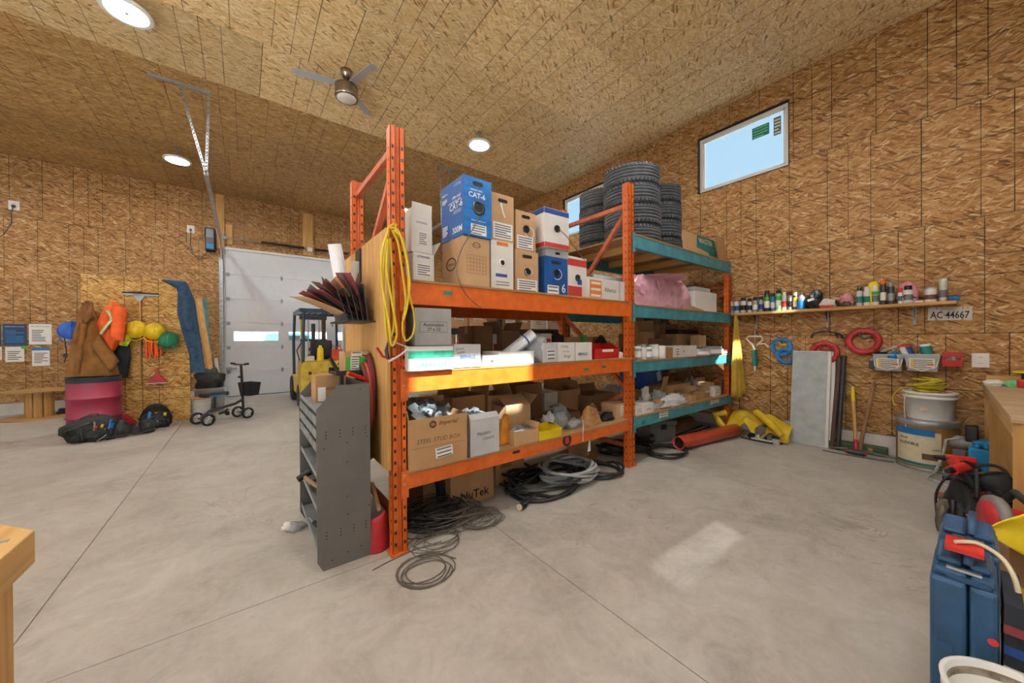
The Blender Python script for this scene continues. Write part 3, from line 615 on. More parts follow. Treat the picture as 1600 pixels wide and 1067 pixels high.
text('CAT-6', face(D, 'l', .68, .55), t, 'print_white', w=.2); text('CMR rated', face(D, 'l', .7, .70), t, 'print_white', w=.13); text('communication cable', face(D, 'l', .62, .635), t, 'print_white', w=.2); text('PRIMAVAL', face(D, 'l', .18, .84), t, 'print_white', w=.09); text('300M', face(D, 'l', .73, .13), t, 'print_white', w=.15)
text('cable network wire\nwith 4 twisted pairs', face(D, 'l', .74, .44), t, 'print_white', w=.12); decal(face(D, 'l', .18, .72), .1, .04, t, 'cable_blue', 'printed_note', lines=4, lmat='print_white'); text('+ Y T I A', face(D, 'l', .75, .9), t, 'print_white', w=.1)
decal(face(D, 'l', .19, .19), .1, .1, t, 'cable_blue', 'printed_note', lines=7, lmat='paper')
pp = [ony(748, 338, 2.32), ony(742, 352, 2.29), ony(733, 368, 2.28), ony(720, 392, 2.27), ony(714, 415, 2.265), ony(717, 437, 2.262), ony(728, 460, 2.26), ony(745, 476, 2.262), ony(752, 480, 2.275)]
wire('network_cable', 'thin dark cable pulled from the blue cable box over the orange beam', pp, .004, 'wire_brown')
def cbox(label, xl, xr, yt, Y, z, depth, mat, bars, group='boxes of cable on the top shelf', ringm='black', hh=True, pv=.5, name='cable_box', rz=0, dimz=None):
    L, D = spot(xl, xr, yt, Y, z, depth); L.z = z
    if dimz: D = (D[0], D[1], dimz)
    t = carton(name, label, 'box', L, D, rz, mat, group=group, tape=False)
    if hh: handhole(t, face(D, 'f', .5, .86), D[0]*.42, .03)
    if pv: port(t, face(D, 'f', .5, pv), .034, ringm)
    for b in bars:
        s, u, v, w, h, m = b[:6]; decal(face(D, s, u, v), w*(D[0] if s in 'fb' else D[1]), h*D[2], t, m, lines=b[6] if len(b) > 6 else 0)
    return t, D, z+D[2]
t, D, zz = cbox('white cable box with orange bar print, under the brown one with a cable stub', 768, 803, 377, 2.36, Z, .32, 'white_card', [('f', .5, .94, .5, .07, 'print_orange'), ('f', .45, .3, .5, .06, 'print_navy'), ('f', .5, .14, .7, .08, 'white_card', 2)], hh=False, ringm='white_plastic', pv=.56)
t, D, _ = cbox('brown cable box with hand hole and white label, beside the blue box', 769, 804, 304, 2.37, zz+.001, .32, 'cardboard_tan', [('f', .5, .22, .86, .34, 'paper', 6)], pv=0)
G().tube([Vector((-.02, -D[1]/2-.001, D[2]*.8)), Vector((-.025, -D[1]/2-.02, D[2]*.7)), Vector((-.01, -D[1]/2-.02, D[2]*.58)), Vector((.01, -D[1]/2-.016, D[2]*.5))], .008, 6).obj('cable_end', 'mesh_white', t)
t, D, zz = cbox('brown cable box with a loop of white cable, lower of its pair', 806, 842, 392, 2.38, Z, .30, 'cardboard_tan', [('f', .5, .17, .86, .3, 'paper', 5)], pv=.5)
G().tube([Vector((.01+.04*sin(a), -D[1]/2-.012, D[2]*.5+.03*cos(a))) for a in [k*.5 for k in range(11)]], .004, 6).obj('cable_end', 'mesh_white', t)
t, D, _ = cbox('brown cable box with black cable port, upper of its pair', 807, 838, 331, 2.385, zz+.001, .30, 'cardboard_tan', [('f', .45, .2, .8, .34, 'paper', 5)], pv=.55)
G().tube([Vector((.03+.05*sin(a), -D[1]/2-.014, D[2]*.47+.045*cos(a))) for a in [k*.5 for k in range(10)]], .004, 6).obj('cable_end', 'mesh_white', t)
t, D, zz = cbox('blue cable box printed with a large white 6, under a striped white box', 852, 887, 402, 2.40, Z, .30, 'cable_blue', [('f', .35, .14, .5, .26, 'paper', 3), ('l', .3, .5, .3, .4, 'white_card')], pv=.6)
text('6', face(D, 'f', .82, .22), t, 'print_white', h=.085); text('6', face(D, 'l', .6, .25), t, 'print_white', h=.11)
G().tube([Vector((.06*sin(a), -D[1]/2-.012, D[2]*.56+.05*cos(a))) for a in [.3+k*.5 for k in range(8)]], .004, 6).obj('cable_end', 'mesh_white', t)
zz = zz+.002
t, D, z3 = cbox('crushed white cable box lying flat between two larger boxes', 856, 889, 382, 2.41, zz, .28, 'white_card_grey', [], pv=0, hh=False, dimz=.07, rz=-.06); handhole(t, face(D, 'f', .5, .55), .06, .025)
t, D, _ = cbox('white cable box with blue and red striped ends, topmost by the window', 853, 890, 328, 2.36, z3+.002, .36, 'white_card', [('f', .5, .92, .99, .13, 'print_navy'), ('f', .5, .06, .99, .11, 'print_red'), ('l', .5, .92, .99, .13, 'print_navy'), ('l', .5, .06, .99, .11, 'print_red'), ('l', .3, .6, .35, .26, 'white_card', 6)], hh=False, pv=.5, rz=-.04)
w2 = [ony(872, 357, 2.35), ony(884, 368, 2.32), ony(897, 385, 2.30), ony(908, 400, 2.29), ony(915, 408, 2.29)]; wire('network_cable', 'thin dark cable trailing from the striped white cable box', w2, .004, 'wire_brown')
t, D, _ = cbox('white cable box with red bands standing at the end of the cable row', 888, 917, 402, 2.42, Z, .30, 'white_card', [('f', .5, .86, .99, .16, 'print_red'), ('f', .5, .16, .99, .26, 'print_red'), ('f', .65, .4, .3, .12, 'print_navy')], pv=.5, hh=False)
L, D = spot(919, 985, 437, 2.34, Z, .34); t = carton('carton', 'long white carton with orange print at the end of the top orange shelf', 'box', L, D, 0, 'white_card', tape=False); decal(face(D, 'f', .17, .48), .18, .8*D[2], t, 'print_orange', 'printed_panel', lines=3, lmat='paper'); text('Allenco', face(D, 'f', .5, .5), t, 'print_grey', w=.2); G().box(D[0]*.22, -D[1]/2-.001, 0, D[0]*.23, -D[1]/2, D[2]).obj('box_edge', 'print_grey', t)
zz = Z+D[2]; g = G(); p0 = ony(932, 437, 2.45); p1 = ony(1028, 412, 2.45)
o = thing('plastic_roll', 'roll of clear plastic sheeting lying on the orange-print carton', 'roll', (p0.x, 2.52, zz+.045), -.02); ln = p1.x-p0.x
G().lathe([(.042, 0), (.042, ln), (.038, ln), (.038, 0)], 18, Matrix.Rotation(pi/2, 4, 'Y') , caps=False).obj('sheet', 'clear_film', o); G().lathe([(.024, .0), (.024, ln-.02), (.02, ln-.02), (.02, 0)], 14, Matrix.Rotation(pi/2, 4, 'Y'), caps=False).obj('inner_turn', 'clear_film', o)
# ------------------------------------------------------------------ middle shelf, orange bay
Z = LV1[1]
def hand(t, D, s, body, u, v, w, mat='ink', tilt=.0): return text(body, face(D, s, u, v, tilt), t, mat, w=w, name='handwriting', slant=.25)
L, D = spot(637, 708, 541, 2.235, Z, .34); t = carton('open_carton', 'white carton with green band and washed-out blue lettering overhanging the orange beam', 'box', L, D, 0, 'white_card', True, {'l': (70, .1)}); decal(face(D, 'f', .5, .66), D[0]*.99, D[2]*.3, t, 'print_green', 'printed_band'); hand(t, D, 'f', 'Deep Boxes', .6, .66, .15); text('IBERVILLE', face(D, 'f', .55, .22), t, 'print_blue', w=.2)
za = Z+D[2]; L, D = spot(650, 706, 482, 2.27, za, .24); L.z = za+.002; t = carton('carton', 'greyish brown carton with boxed print standing on the green-banded carton', 'box', L, D, -.05, 'cardboard_grey', tape=False)
decal(face(D, 'f', .5, .5), .2, .075, t, 'print_grey', 'printed_frame'); decal(face(D, 'f', .5, .5, off=.0012), .194, .069, t, 'cardboard_grey', 'printed_panel'); text('Automation\n27 x 12', face(D, 'f', .5, .5, off=.0026), t, 'ink', w=.15); decal(face(D, 'r', .35, .36), .05, .04, t, 'print_red')
L, D = spot(709, 751, 538, 2.27, Z, .3); t = carton('carton', 'white carton with bold blue lettering and handwriting on the middle orange shelf', 'box', L, D, 0, 'white_card_grey', tape=False); text('IBERVILLE', face(D, 'f', .5, .46), t, 'print_blue', w=.13, h=.028); hand(t, D, 'f', 'Drawer', .22, .82, .07, tilt=.15); hand(t, D, 'f', 'handles', .25, .66, .07, tilt=.15); G().lathe([(.009, 0), (.009, .001), (.006, .001)], 12, face(D, 'f', .85, .14), caps=False).obj('printed_ring', 'ink', t)
L, D = spot(754, 779, 555, 2.28, Z, .2); t = carton('carton', 'small plain white carton between lettered carton and long white box', 'box', L, D, .03, 'white_card', tape=False); decal(face(D, 'f', .55, .45), .03, .02, t, 'print_grey', 'printed_mark')
L, D = spot(779, 834, 549, 2.275, Z, .24); t = carton('open_carton', 'long low white open carton under the rolled tube', 'box', L, D, 0, 'white_card', True); lz = L.z+D[2]
p0 = ony(785, 560, 2.42); p1 = ony(832, 522, 2.36); d = (p1-p0)
t = thing('paper_roll', 'white cardboard tube roll leaning out of the long white carton', 'roll', p0); G().lathe([(.05, 0), (.05, d.length), (.03, d.length), (.03, d.length-.03), (0, d.length-.03)], 18, d.to_track_quat('Z', 'Y').to_matrix().to_4x4()).obj('roll', 'tube_white', t); G().lathe([(.052, d.length*.72), (.052, d.length*.76)], 18, d.to_track_quat('Z', 'Y').to_matrix().to_4x4(), caps=False).obj('band', 'print_navy', t)
L, D = spot(833, 862, 520, 2.30, Z, .2); o = G().lump((0, 0, 0), (D[0]*.55, .09, D[2]*.62), 4, .35, 2.6, 4).obj('plastic_bag', 'clear_bag', None, L); tag(o, 'crinkled clear plastic bag standing beside the white tube', 'bag')
L, D = spot(849, 872, 536, 2.29, Z, .3); t = carton('carton', 'white carton with printed frame, leftmost of the white trio by the red bin', 'box', L, D, 0, 'white_card_grey', tape=False); decal(face(D, 'f', .5, .4), .1, .09, t, 'white_card', lines=3)
L, D = spot(872.5, 895, 535, 2.285, Z, .3); t = carton('carton', 'white carton with pencil handwriting in the middle of the white trio', 'box', L, D, 0, 'white_card', tape=False)
for k, s in enumerate(('2-Gang', 'low voltage', 'Rings')): hand(t, D, 'f', s, .4+.1*k, .78-.26*k, .09)
L, D = spot(895.5, 925, 535, 2.28, Z, .3); t = carton('carton', 'white carton with small blue lettering next to the red bin', 'box', L, D, 0, 'white_card', tape=False); text('IBERVILLE', face(D, 'f', .5, .36), t, 'print_navy', w=.13, h=.024); G().box(-D[0]*.42, -D[1]/2-.001, 0, -D[0]*.4, -D[1]/2, D[2]).obj('box_edge', 'print_grey', t)
def bin_(name, label, L, dim, mat, rz=0, tagm='paper', dip=.45):
    w, d, h = dim; t = thing(name, label, 'bin', L, rz); k = .004
    for s in (-1, 1):
        M = Matrix.Translation((s*w/2-(k if s > 0 else 0), 0, 0)) @ Matrix(((0, 0, 1, 0), (1, 0, 0, 0), (0, 1, 0, 0), (0, 0, 0, 1)))
        G().prism([(-d/2, 0), (d/2, 0), (d/2, h), (-d/2+d*.35, h), (-d/2-.01, h*dip)], k, M).obj('side', mat, t)
    G().box(-w/2, -d/2, 0, w/2, d/2, k).box(-w/2, d/2-k, 0, w/2, d/2, h).obj('back_and_base', mat, t)
    M = Matrix.Translation((0, -d/2, 0)) @ Matrix.Rotation(radians(6), 4, 'X'); G().box(-w/2, -k, 0, w/2, 0, h*dip, M=M).obj('front_lip', mat, t)
    G().box(-w/2-.004, -d/2-.018, h*dip-.008, w/2+.004, -d/2+.0, h*dip).box(-w/2-.006, -d/2+d*.33, h-.008, -w/2+.004, d/2, h).box(w/2-.004, -d/2+d*.33, h-.008, w/2+.006, d/2, h).obj('rim', mat, t)
    if tagm: G().box(-w*.22, -d/2-.022, h*dip-.03, w*.22, -d/2-.016, h*dip-.004).obj('name_card', tagm, t)
    return t
L, D = spot(929, 967, 536, 2.33, Z, .26); bin_('parts_bin', 'red plastic open-front parts bin on the middle orange shelf', L, (D[0], .24, D[2]), 'red_plastic', dip=.62)
for k, (xl, xr, yt, m, lab) in enumerate(((968, 974, 548, 'white_plastic', 'small white bottle squeezed beside the red bin'), (974, 981, 543, 'black', 'small black bottle against the orange post beside the red bin'))):
    L, D = spot(xl, xr, yt, 2.36, Z, .05); r = D[0]/2; t = thing('bottle', lab, 'bottle', L); G().lathe([(r, 0), (r, D[2]*.7), (r*.5, D[2]*.8), (r*.5, D[2]*.86)], 14).obj('body', m, t); G().lathe([(r*.55, D[2]*.86), (r*.55, D[2]), (0, D[2])], 14).obj('cap', 'black', t)
# things deeper on the middle shelf
def back(label, xl, xr, yt, Y, z, dp, mat, name='carton', cat='box', op=False, rz=0, fl=None, group=None, tape=None):
    L, D = spot(xl, xr, yt, Y, z, dp); return carton(name, label, cat, L, D, rz, mat, op, fl, group=group, tape=tape), D
back('dark brown carton behind the rolled tube on the middle orange shelf', 741, 770, 509, 2.85, Z, .3, 'cardboard_dark')
back('dark brown open carton beside the rolled tube, deeper on the middle orange shelf', 785, 812, 517, 2.80, Z, .3, 'cardboard_dark', op=True, fl={'l': (20, .1), 'r': (25, .1)})
t, D = back('small white box with red print behind the rolled tube', 769, 784, 522, 2.9, Z+.0, .2, 'white_card'); decal(face(D, 'f', .5, .5), D[0]*.7, D[2]*.25, t, 'print_red')
back('low brown open carton behind the white trio of cartons', 884, 912, 527, 2.78, Z, .25, 'cardboard_tan', op=True)
back('brown carton lying behind the red parts bin', 912, 944, 526, 2.75, Z, .25, 'cardboard')
t, D = back('white box with red side standing behind the clear bag', 845, 862, 521, 2.7, Z, .16, 'white_card'); decal(face(D, 'f', .6, .6), D[0]*.6, D[2]*.4, t, 'print_red')
for k, (xl, xr, yt, Y, m, lab) in enumerate(((862, 885, 521, 2.72, 'black_fabric', 'black tangled cable bundle behind the white trio of cartons'), (939, 951, 527, 2.6, 'black_fabric', 'small black crumpled pouch behind the red bin'))):
    L, D = spot(xl, xr, yt, Y, Z, .1); tag(G().lump((0, 0, 0), (D[0]*.5, .07, D[2]*.64), 11+k, .4, 2.4, 3).obj('cable_bundle' if not k else 'pouch', m, None, L), lab, 'bundle' if not k else 'pouch')
L, D = spot(910, 919, 523, 2.55, Z, .05); t = thing('cup', 'lime green plastic cup peeking over the white carton by the red bin', 'cup', L); G().lathe([(.022, 0), (.028, D[2]), (.026, D[2]), (.02, .006), (0, .006)], 18).obj('body', 'green_bright', t); G().lathe([(.029, D[2]-.008), (.0305, D[2]-.004), (.029, D[2])], 18, caps=False).obj('rim', 'green_bright', t)
# ------------------------------------------------------------------ bottom shelf, orange bay
Z = LV1[0]
def jbox(g, c, s, R):   # galvanised electrical box: open shell with ears
    w, d, h = s; k = .003; M = Matrix.Translation(c) @ R
    for b in ((-w/2, -d/2, 0, w/2, d/2, k), (-w/2, -d/2, 0, w/2, -d/2+k, h), (-w/2, d/2-k, 0, w/2, d/2, h), (-w/2, -d/2, 0, -w/2+k, d/2, h), (w/2-k, -d/2, 0, w/2, d/2, h), (-.012, -d/2-.02, h-k, .012, -d/2, h), (-.012, d/2, h-k, .012, d/2+.02, h)): g.box(*b, M=M)
L, D = spot(639, 729, 651, 2.265, Z+.0, .40); L.z = Z; t = carton('open_carton', 'big brown open carton of galvanised electrical boxes with handwriting on its front', 'box', L, D, -.02, 'cardboard', True, {'l': (8, .06), 'b': (-12, .09)})
text('Imperial', face(D, 'f', .66, .86), t, 'kraft_print', w=.15, slant=.4); M = face(D, 'f', .39, .86); G().lathe([(0, .0008), (.026, .0008)], 20, M, caps=False).obj('printed_disc', 'kraft_print', t); text('EB', M, t, 'cardboard', h=.018, thick=.0012); hand(t, D, 'f', 'STEEL STUD BOX', .5, .55, .33, 'kraft_print'); decal(face(D, 'f', .58, .27, .08), .13, .07, t, 'paper', lines=3); G().box(-D[0]*.47, -D[1]/2-.0008, D[2]*.42, D[0]*.47, -D[1]/2, D[2]*.425).obj('printed_rule', 'kraft_print', t)
rn = random.Random(5); JX = L.copy(); JD = D
for k in range(13):
    g = G(); jbox(g, (0, 0, 0), (.10, .055+.04*(k % 2), .06), Matrix())
    o = g.obj('electrical_box', 'galv', None, (JX.x+rn.uniform(-.36, .36)*JD[0], JX.y+rn.uniform(-.36, .3)*JD[1], Z+JD[2]-.06+rn.uniform(0, .10)), (rn.uniform(-1.2, 1.2), rn.uniform(-.9, .9), rn.uniform(0, 3)))
    tag(o, 'galvanised steel electrical box heaped in the big brown carton', 'electrical box', 'electrical boxes in the big brown carton')
L, D = spot(734, 779, 654, 2.275, Z, .30); t = carton('open_carton', 'white open carton full of parts with handwriting, beside the big brown carton', 'box', L, D, .0, 'white_card_grey', True, {'f': (-40, .05), 'l': (15, .05)}); hand(t, D, 'f', 'Masters', .45, .6, .12, tilt=.06); hand(t, D, 'f', 'Covers', .62, .45, .1, tilt=.06)
for k in range(7):
    g = G(); jbox(g, (0, 0, 0), (.09, .06, .045), Matrix()); o = g.obj('cover_plate', 'galv', None, (L.x+rn.uniform(-.3, .3)*D[0], L.y+rn.uniform(-.35, .3)*D[1], Z+D[2]-.04+rn.uniform(0, .04)), (rn.uniform(-1, 1), rn.uniform(-1, 1), rn.uniform(0, 3))); tag(o, 'small galvanised cover heaped in the handwritten white carton', 'cover', 'covers in the white carton')
L, D = spot(783, 805, 653, 2.33, Z, .2)
def bagf(u, v): a = u*2*pi; r = (.075*(1-.75*v**1.5))*(1+.12*sin(3*a+v*4)); return (r*cos(a)+.04*v, .055*(1-.6*v)*sin(a), D[2]*1.02*v)
t = thing('plastic_bag', 'orange plastic bag standing beside the white carton on the bottom orange shelf', 'bag', L); G().grid(bagf, 18, 10, cu=True).obj('bag', 'bag_orange', t, solid=.002); G().lathe([(0, .0), (.06, .002)], 12).obj('base', 'bag_orange', t)
L, D = spot(805, 840, 672, 2.29, Z, .24); t = carton('open_carton', 'small low brown carton of bright metal bits by the yellow bin', 'box', L, D, -.05, 'cardboard_tan', True, {'b': (5, .06), 'r': (30, .05)}); tag(G().lump((0, 0, 0), (D[0]*.42, .09, .045), 7, .5, 4, 3).obj('fittings', 'galv', None, (L.x, L.y, Z+D[2]*.45)), 'heap of bright metal fittings in the small low brown carton', 'fittings')['kind'] = 'stuff'
L, D = spot(842, 876, 668, 2.275, Z, .18); bin_('parts_bin', 'yellow plastic parts bin at the front of the bottom orange shelf', L, (D[0], .17, D[2]), 'yellow_plastic', tagm=None, dip=.8)
back('large brown open carton standing behind the carton of electrical boxes', 706, 757, 619, 2.72, Z, .3, 'cardboard', op=True, fl={'b': (-10, .14)}); back('large brown open carton with raised flaps beneath the sunlit beam', 762, 800, 617, 2.75, Z, .32, 'cardboard_tan', op=True, fl={'l': (-8, .14), 'r': (-25, .12)})
t, D = back('white-topped brown carton with lifted white flap, behind the low carton of bits', 790, 828, 634, 2.52, Z, .28, 'cardboard_tan', op=True, fl={'f': (-60, .16), 'r': (50, .12)}); 
back('tall dark brown carton in the shade of the bottom orange shelf', 805, 846, 600, 2.9, Z, .3, 'cardboard_dark')
t, D = back('white and brown printed carton at the back of the bottom orange shelf', 849, 876, 613, 2.95, Z+.0, .28, 'white_card', rz=.05); text('IBERVILLE', face(D, 'f', .55, .4), t, 'print_black', w=.16)
back('brown carton with raised flap at the back of the bottom orange shelf', 876, 906, 609, 2.9, Z, .3, 'cardboard', op=True, fl={'r': (-30, .12), 'b': (0, .12)})
back('long flat brown carton tray behind the crumpled bags', 835, 905, 648, 2.62, Z, .22, 'cardboard_dark', op=True)
rowl = (('heap of bluish knotted plastic bags on the bottom orange shelf', 855, 872, 648, 'mesh_white'), ('clear plastic bag of screws in the middle of the bottom orange shelf', 872, 889, 646, 'clear_bag'), ('greyish plastic bag slumped behind the knotted bags', 868, 892, 632, 'clear_bag'), ('clear bag of yellow connectors beside the crumpled paper bag', 889, 912, 655, 'clear_bag'))
for k, (lab, xl, xr, yt, m) in enumerate(rowl):
    L, D = spot(xl, xr, yt, (2.50, 2.44, 2.58, 2.38)[k], Z, .12); tag(G().lump((0, 0, 0), (D[0]*.5, .07, D[2]*.62), 20+k, .5, 2.6, 3).obj('plastic_bag', m, None, L), lab, 'bag')
L, D = spot(914, 946, 637, 2.33, Z, .15); t = thing('paper_bag', 'crumpled brown paper bag with white string on the bottom orange shelf', 'bag', L, .2)
def pbag(u, v): a = u*2*pi; s = 1-.35*v; x = D[0]*.48*s*max(-1, min(1, 1.25*cos(a))); y = .07*(1-.65*v)*max(-1, min(1, 1.25*sin(a))); k = .014*noise.noise(Vector((x*22, y*22, v*5))); return (x+k, y+k, D[2]*(v+.12*sin(2*a)*v))
G().grid(pbag, 28, 10, cu=True, smooth=False).obj('bag', 'bag_tan', t, solid=.002)
a = ony(910, 655, 2.27); tagp = [a, a+Vector((0, -.012, -.05)), ony(911, 672, 2.255), ony(911, 690, 2.255)]; s_ = wire('string', None, [p-L for p in tagp], .003, 'white_plastic', parent=t); s_.rotation_euler.z = -.2
b = ony(910, 694, 2.254)-L; q = G().box(-.02, -.002, -.06, .02, .002, .04, taper=.4).obj('paper_tag', 'mesh_white', t, b, (0, .1, -.2))
back('dark carton of fixtures lying behind the crumpled paper bag', 918, 960, 616, 2.75, Z, .3, 'cardboard_dark', op=True, fl={'b': (15, .1)}); g_, D = back('upright brown carton with white label against the middle orange post', 962, 983, 630, 2.36, Z, .2, 'cardboard_tan'); decal(face(D, 'f', .5, .5), D[0]*.35, D[2]*.6, g_, 'paper', lines=4)
L, D = spot(946, 960, 645, 2.36, Z, .1); tag(G().lump((0, 0, 0), (D[0]*.55, .05, D[2]*.6), 31, .5, 2.6, 3).obj('plastic_bag', 'black_fabric', None, L), 'dark bag of fittings beside the upright labelled carton', 'bag')
L, D = spot(935, 985, 602, 2.95, Z, .2); tag(G().lump((0, 0, 0), (D[0]*.48, .1, D[2]*.6), 33, .35, 2.2, 4).obj('plastic_bag', 'clear_bag', None, L), 'big clear plastic bag slumped at the back beside the middle orange post', 'bag')
# ------------------------------------------------------------------ floor under the orange bay
c = onz(737, 787); L, D = spot(703, 770, 722, 2.62, 0, .34); D = (D[0], .34, .40); t = carton('carton', 'brown carton with big black lettering on the floor under the orange rack', 'box', L, D, -.02, 'cardboard'); text('NuTek', face(D, 'f', .55, .2), t, 'print_black', w=.28); G().lathe([(.055, 0), (.055, .001), (.045, .001)], 24, face(D, 'f', .28, .82), caps=False).obj('printed_ring', 'print_black', t); text('Quebec', face(D, 'f', .66, .72), t, 'kraft_print', w=.14)
L, D = spot(772, 818, 705, 2.78, 0, .3); D = (D[0], .3, .38); t = carton('carton', 'pale brown carton with small print beside the big black-lettered carton', 'box', L, D, .02, 'cardboard_tan'); decal(face(D, 'f', .35, .6), .16, .15, t, 'cardboard_tan', 'printed_note', lines=6, lmat='kraft_print')
L, D = spot(652, 690, 742, 2.75, 0, .3); carton('open_carton', 'dark brown carton in the gloom behind the wire tangle', 'box', L, (D[0], .3, .3), .2, 'cardboard_dark', True); L, D = spot(688, 702, 735, 2.7, 0, .03); tag(G().box(-.06, -.02, 0, .06, .02, .45).box(-.055, -.026, .05, .055, -.02, .42).obj('steel_plate', 'navy_paint', None, L, (-.18, 0, .3)), 'dark metal panel leaning beside the black-lettered carton', 'panel')
def coil(name, label, c, R, r, turns, mat, seed, h=.05, sq=.8, tail=True, n=7, seg=22, jit=.06):
    rn = random.Random(seed); pts = []; ph = [rn.uniform(0, 6.28) for _ in range(3)]
    for k in range(int(turns*seg)+1):
        a = 2*pi*k/seg; w = k/seg; rr = R*(1+jit*sin(2*a+ph[0]+w*.9)+jit*1.3*sin(w*2.1+ph[1])); pts.append((rr*cos(a)+R*jit*sin(w*1.7+ph[2]), rr*sq*sin(a)+R*jit*cos(w*1.3), r+max(0, h*(.5+.5*sin(w*2.7+a*1.0+ph[1]))*min(1, w/2))))
    o = G().tube(pts, r, n).obj(name, mat, None, c); return tag(o, label, 'cable')
def P2(px, py, z=0): return onz(px, py, z)
coil('cable_coil', 'coil of thick pale grey cable among the black coils under the orange rack', P2(889, 750)+Vector((0, 0, .05)), .29, .016, 7, 'cable_grey', 1, .10, .8)
coil('cable_coil', 'wide coil of thick black cable in front of the pale grey coil', P2(850, 762), .36, .014, 6, 'cable_black', 2, .12, .75); coil('cable_coil', 'loose black cable coil just left of the middle orange post', P2(938, 738), .22, .013, 4, 'cable_black', 3, .06, .9); coil('cable_coil', 'black cable loops with a plug beside the pale brown carton', P2(815, 762)+Vector((.1, .15, 0)), .20, .014, 3, 'cable_black', 4, .12, .9)
a = P2(812, 792, .03); b = P2(845, 768, .05); t = thing('power_plug', 'round pale-faced cable plug lying in front of the black coils', 'plug', a, 0); dd = Vector((b.x-a.x, b.y-a.y, 0)).normalized(); G().cyl((0, 0, 0), dd*.07, .028, n=16).obj('body', 'black_rubber', t); G().cyl(-dd*.012, (0, 0, 0), .026, n=16).obj('face', 'cream', t); wire('cord', None, [dd*.07, dd*.16+Vector((0, 0, .02)), dd*.3+Vector((0, 0, .05))], .013, 'cable_black', parent=t)
coil('cable_coil', 'dark cable coil in the shadow behind the plywood reel', P2(960, 705), .20, .013, 5, 'cable_black', 6, .08, .9)
def reel(label, c, R, H, rc, name='cable_reel', mat='reel_wood', boards=0):
    t = thing(name, label, 'reel', c)
    for z in (0, H-.018): G().cyl((0, 0, z), (0, 0, z+.018), R, n=32, smooth=False).obj('flange', mat, t)
    if boards:
        for k in range(boards): M = Matrix.Rotation(2*pi*k/boards, 4, 'Z'); G().box(rc-.02, -rc*sin(pi/boards)*.86, .018, rc, rc*sin(pi/boards)*.86, H-.018, M=M).obj('stave', 'pine', t)
    else: G().cyl((0, 0, .018), (0, 0, H-.018), rc, n=24).obj('core', 'cardboard_tan', t)
    return t
reel('small plywood cable reel standing on the floor under the orange beam', P2(916, 722)+Vector((.12, .22, 0)), .22, .24, .12)
# tangle of thin wire: many loops
def tangle(label, c, R, r, turns, mat, seed, H, ex=1.0, ey=1.0, spread=.5, parent=None):
    rn = random.Random(seed); pts = []; k = 0; cx = cy = 0; ph = 0
    for i in range(turns):
        cx += (rn.uniform(-1, 1)*spread*R-cx)*.6; cy += (rn.uniform(-1, 1)*spread*R-cy)*.6; rr = R*rn.uniform(.55, 1.1); hz = rn.uniform(0, H); tl = rn.uniform(-.25, .25); q = rn.uniform(.6, 1)
        for j in range(18):
            a = 2*pi*j/18; pts.append(((cx+rr*cos(a))*ex, (cy+rr*q*sin(a))*ey, max(r, hz*.5+tl*rr*sin(a+ph)*(H > .05)+r)))
        ph += .8
    sm = [Vector(p) for p in pts]
    for _ in range(3): sm = [sm[0]]+[(sm[i-1]+sm[i]*2+sm[i+1])/4 for i in range(1, len(sm)-1)]+[sm[-1]]
    o = G().tube(sm, r, 5).obj('wire_tangle', mat, None, c); return tag(o, label, 'wire')
tangle('dense dark pile of thin wire on the floor behind the near orange post', P2(676, 812), .24, .0035, 30, 'cable_black', 8, .2, 1.1, .9)
tangle('brownish wire tangle heaped between the near post and lettered carton', P2(704, 812), .23, .003, 22, 'wire_brown', 9, .18, 1.3, .9)
tangle('loose grey wire loops spilling right of the dark wire pile', P2(745, 815), .15, .003, 9, 'wire_brown', 10, .08, 1.2, 1)
tangle('big open wire loops spread on the floor in front of the near orange post', P2(672, 893), .2, .0038, 5, 'wire_brown', 12, .02, 1, 1.1, .22)
tangle('thin wire rings lying between the near post and the open loops', P2(688, 848), .17, .003, 6, 'wire_brown', 13, .06, 1.1, 1.1, .4)
wire('wire_end', 'straight loose wire end pointing left across the floor joint', [P2(582, 891, .004), P2(610, 876, .004), P2(650, 858, .006), P2(690, 846, .006)], .0035, 'wire_brown', cat='wire')

# ================================================================== TEAL BAY
Z = LV2[3]
def tire_mesh(R, w, seed):
    g = G(); h = w/2; s = R*.62
    prof = [(s, -h*.72), (s+.01, -h*.84), (R*.78, -h*.99), (R*.87, -h*.97), (R*.93, -h*.89), (R*.965, -h*.76)]
    for k, z in enumerate((-.48, -.16, .16, .48)): q = R*(1-.02*abs(z)); prof += [(q, h*(z-.12)), (q, h*(z-.025)), (q-.009, h*(z-.022)), (q-.009, h*(z+.022)), (q, h*(z+.025))]
    prof += [(R*.985, h*.62), (R*.965, h*.76), (R*.93, h*.89), (R*.87, h*.97), (R*.78, h*.99), (s+.01, h*.84), (s, h*.72)]
    g.lathe(prof, 40, Matrix.Translation((0, 0, h)), caps=False)
    inner = [(s, -h*.72), (s+.03, -h*.6), (R*.93, -h*.6), (R*.95, 0), (R*.93, h*.6), (s+.03, h*.6), (s, h*.72)]
    g.lathe([(r, z+0) for r, z in inner], 40, Matrix.Translation((0, 0, h)), caps=False)
    # shoulder sipes
    for k in range(44):
        a = 2*pi*k/44
        for sg in (-1, 1):
            M = Matrix.Translation((0, 0, h)) @ Matrix.Rotation(a+(.03 if sg > 0 else 0), 4, 'Z') @ Matrix.Translation((R*.965, 0, sg*h*.76)) @ Matrix.Rotation(.3*sg, 4, 'X')
            g.box(-.02, -.011, -h*.12, .008, .011, h*.12, 0, M)
    return g
TM = {r: tire_mesh(r, .252, 1).mesh('car_tire', 'tire') for r in (.355, .325)}
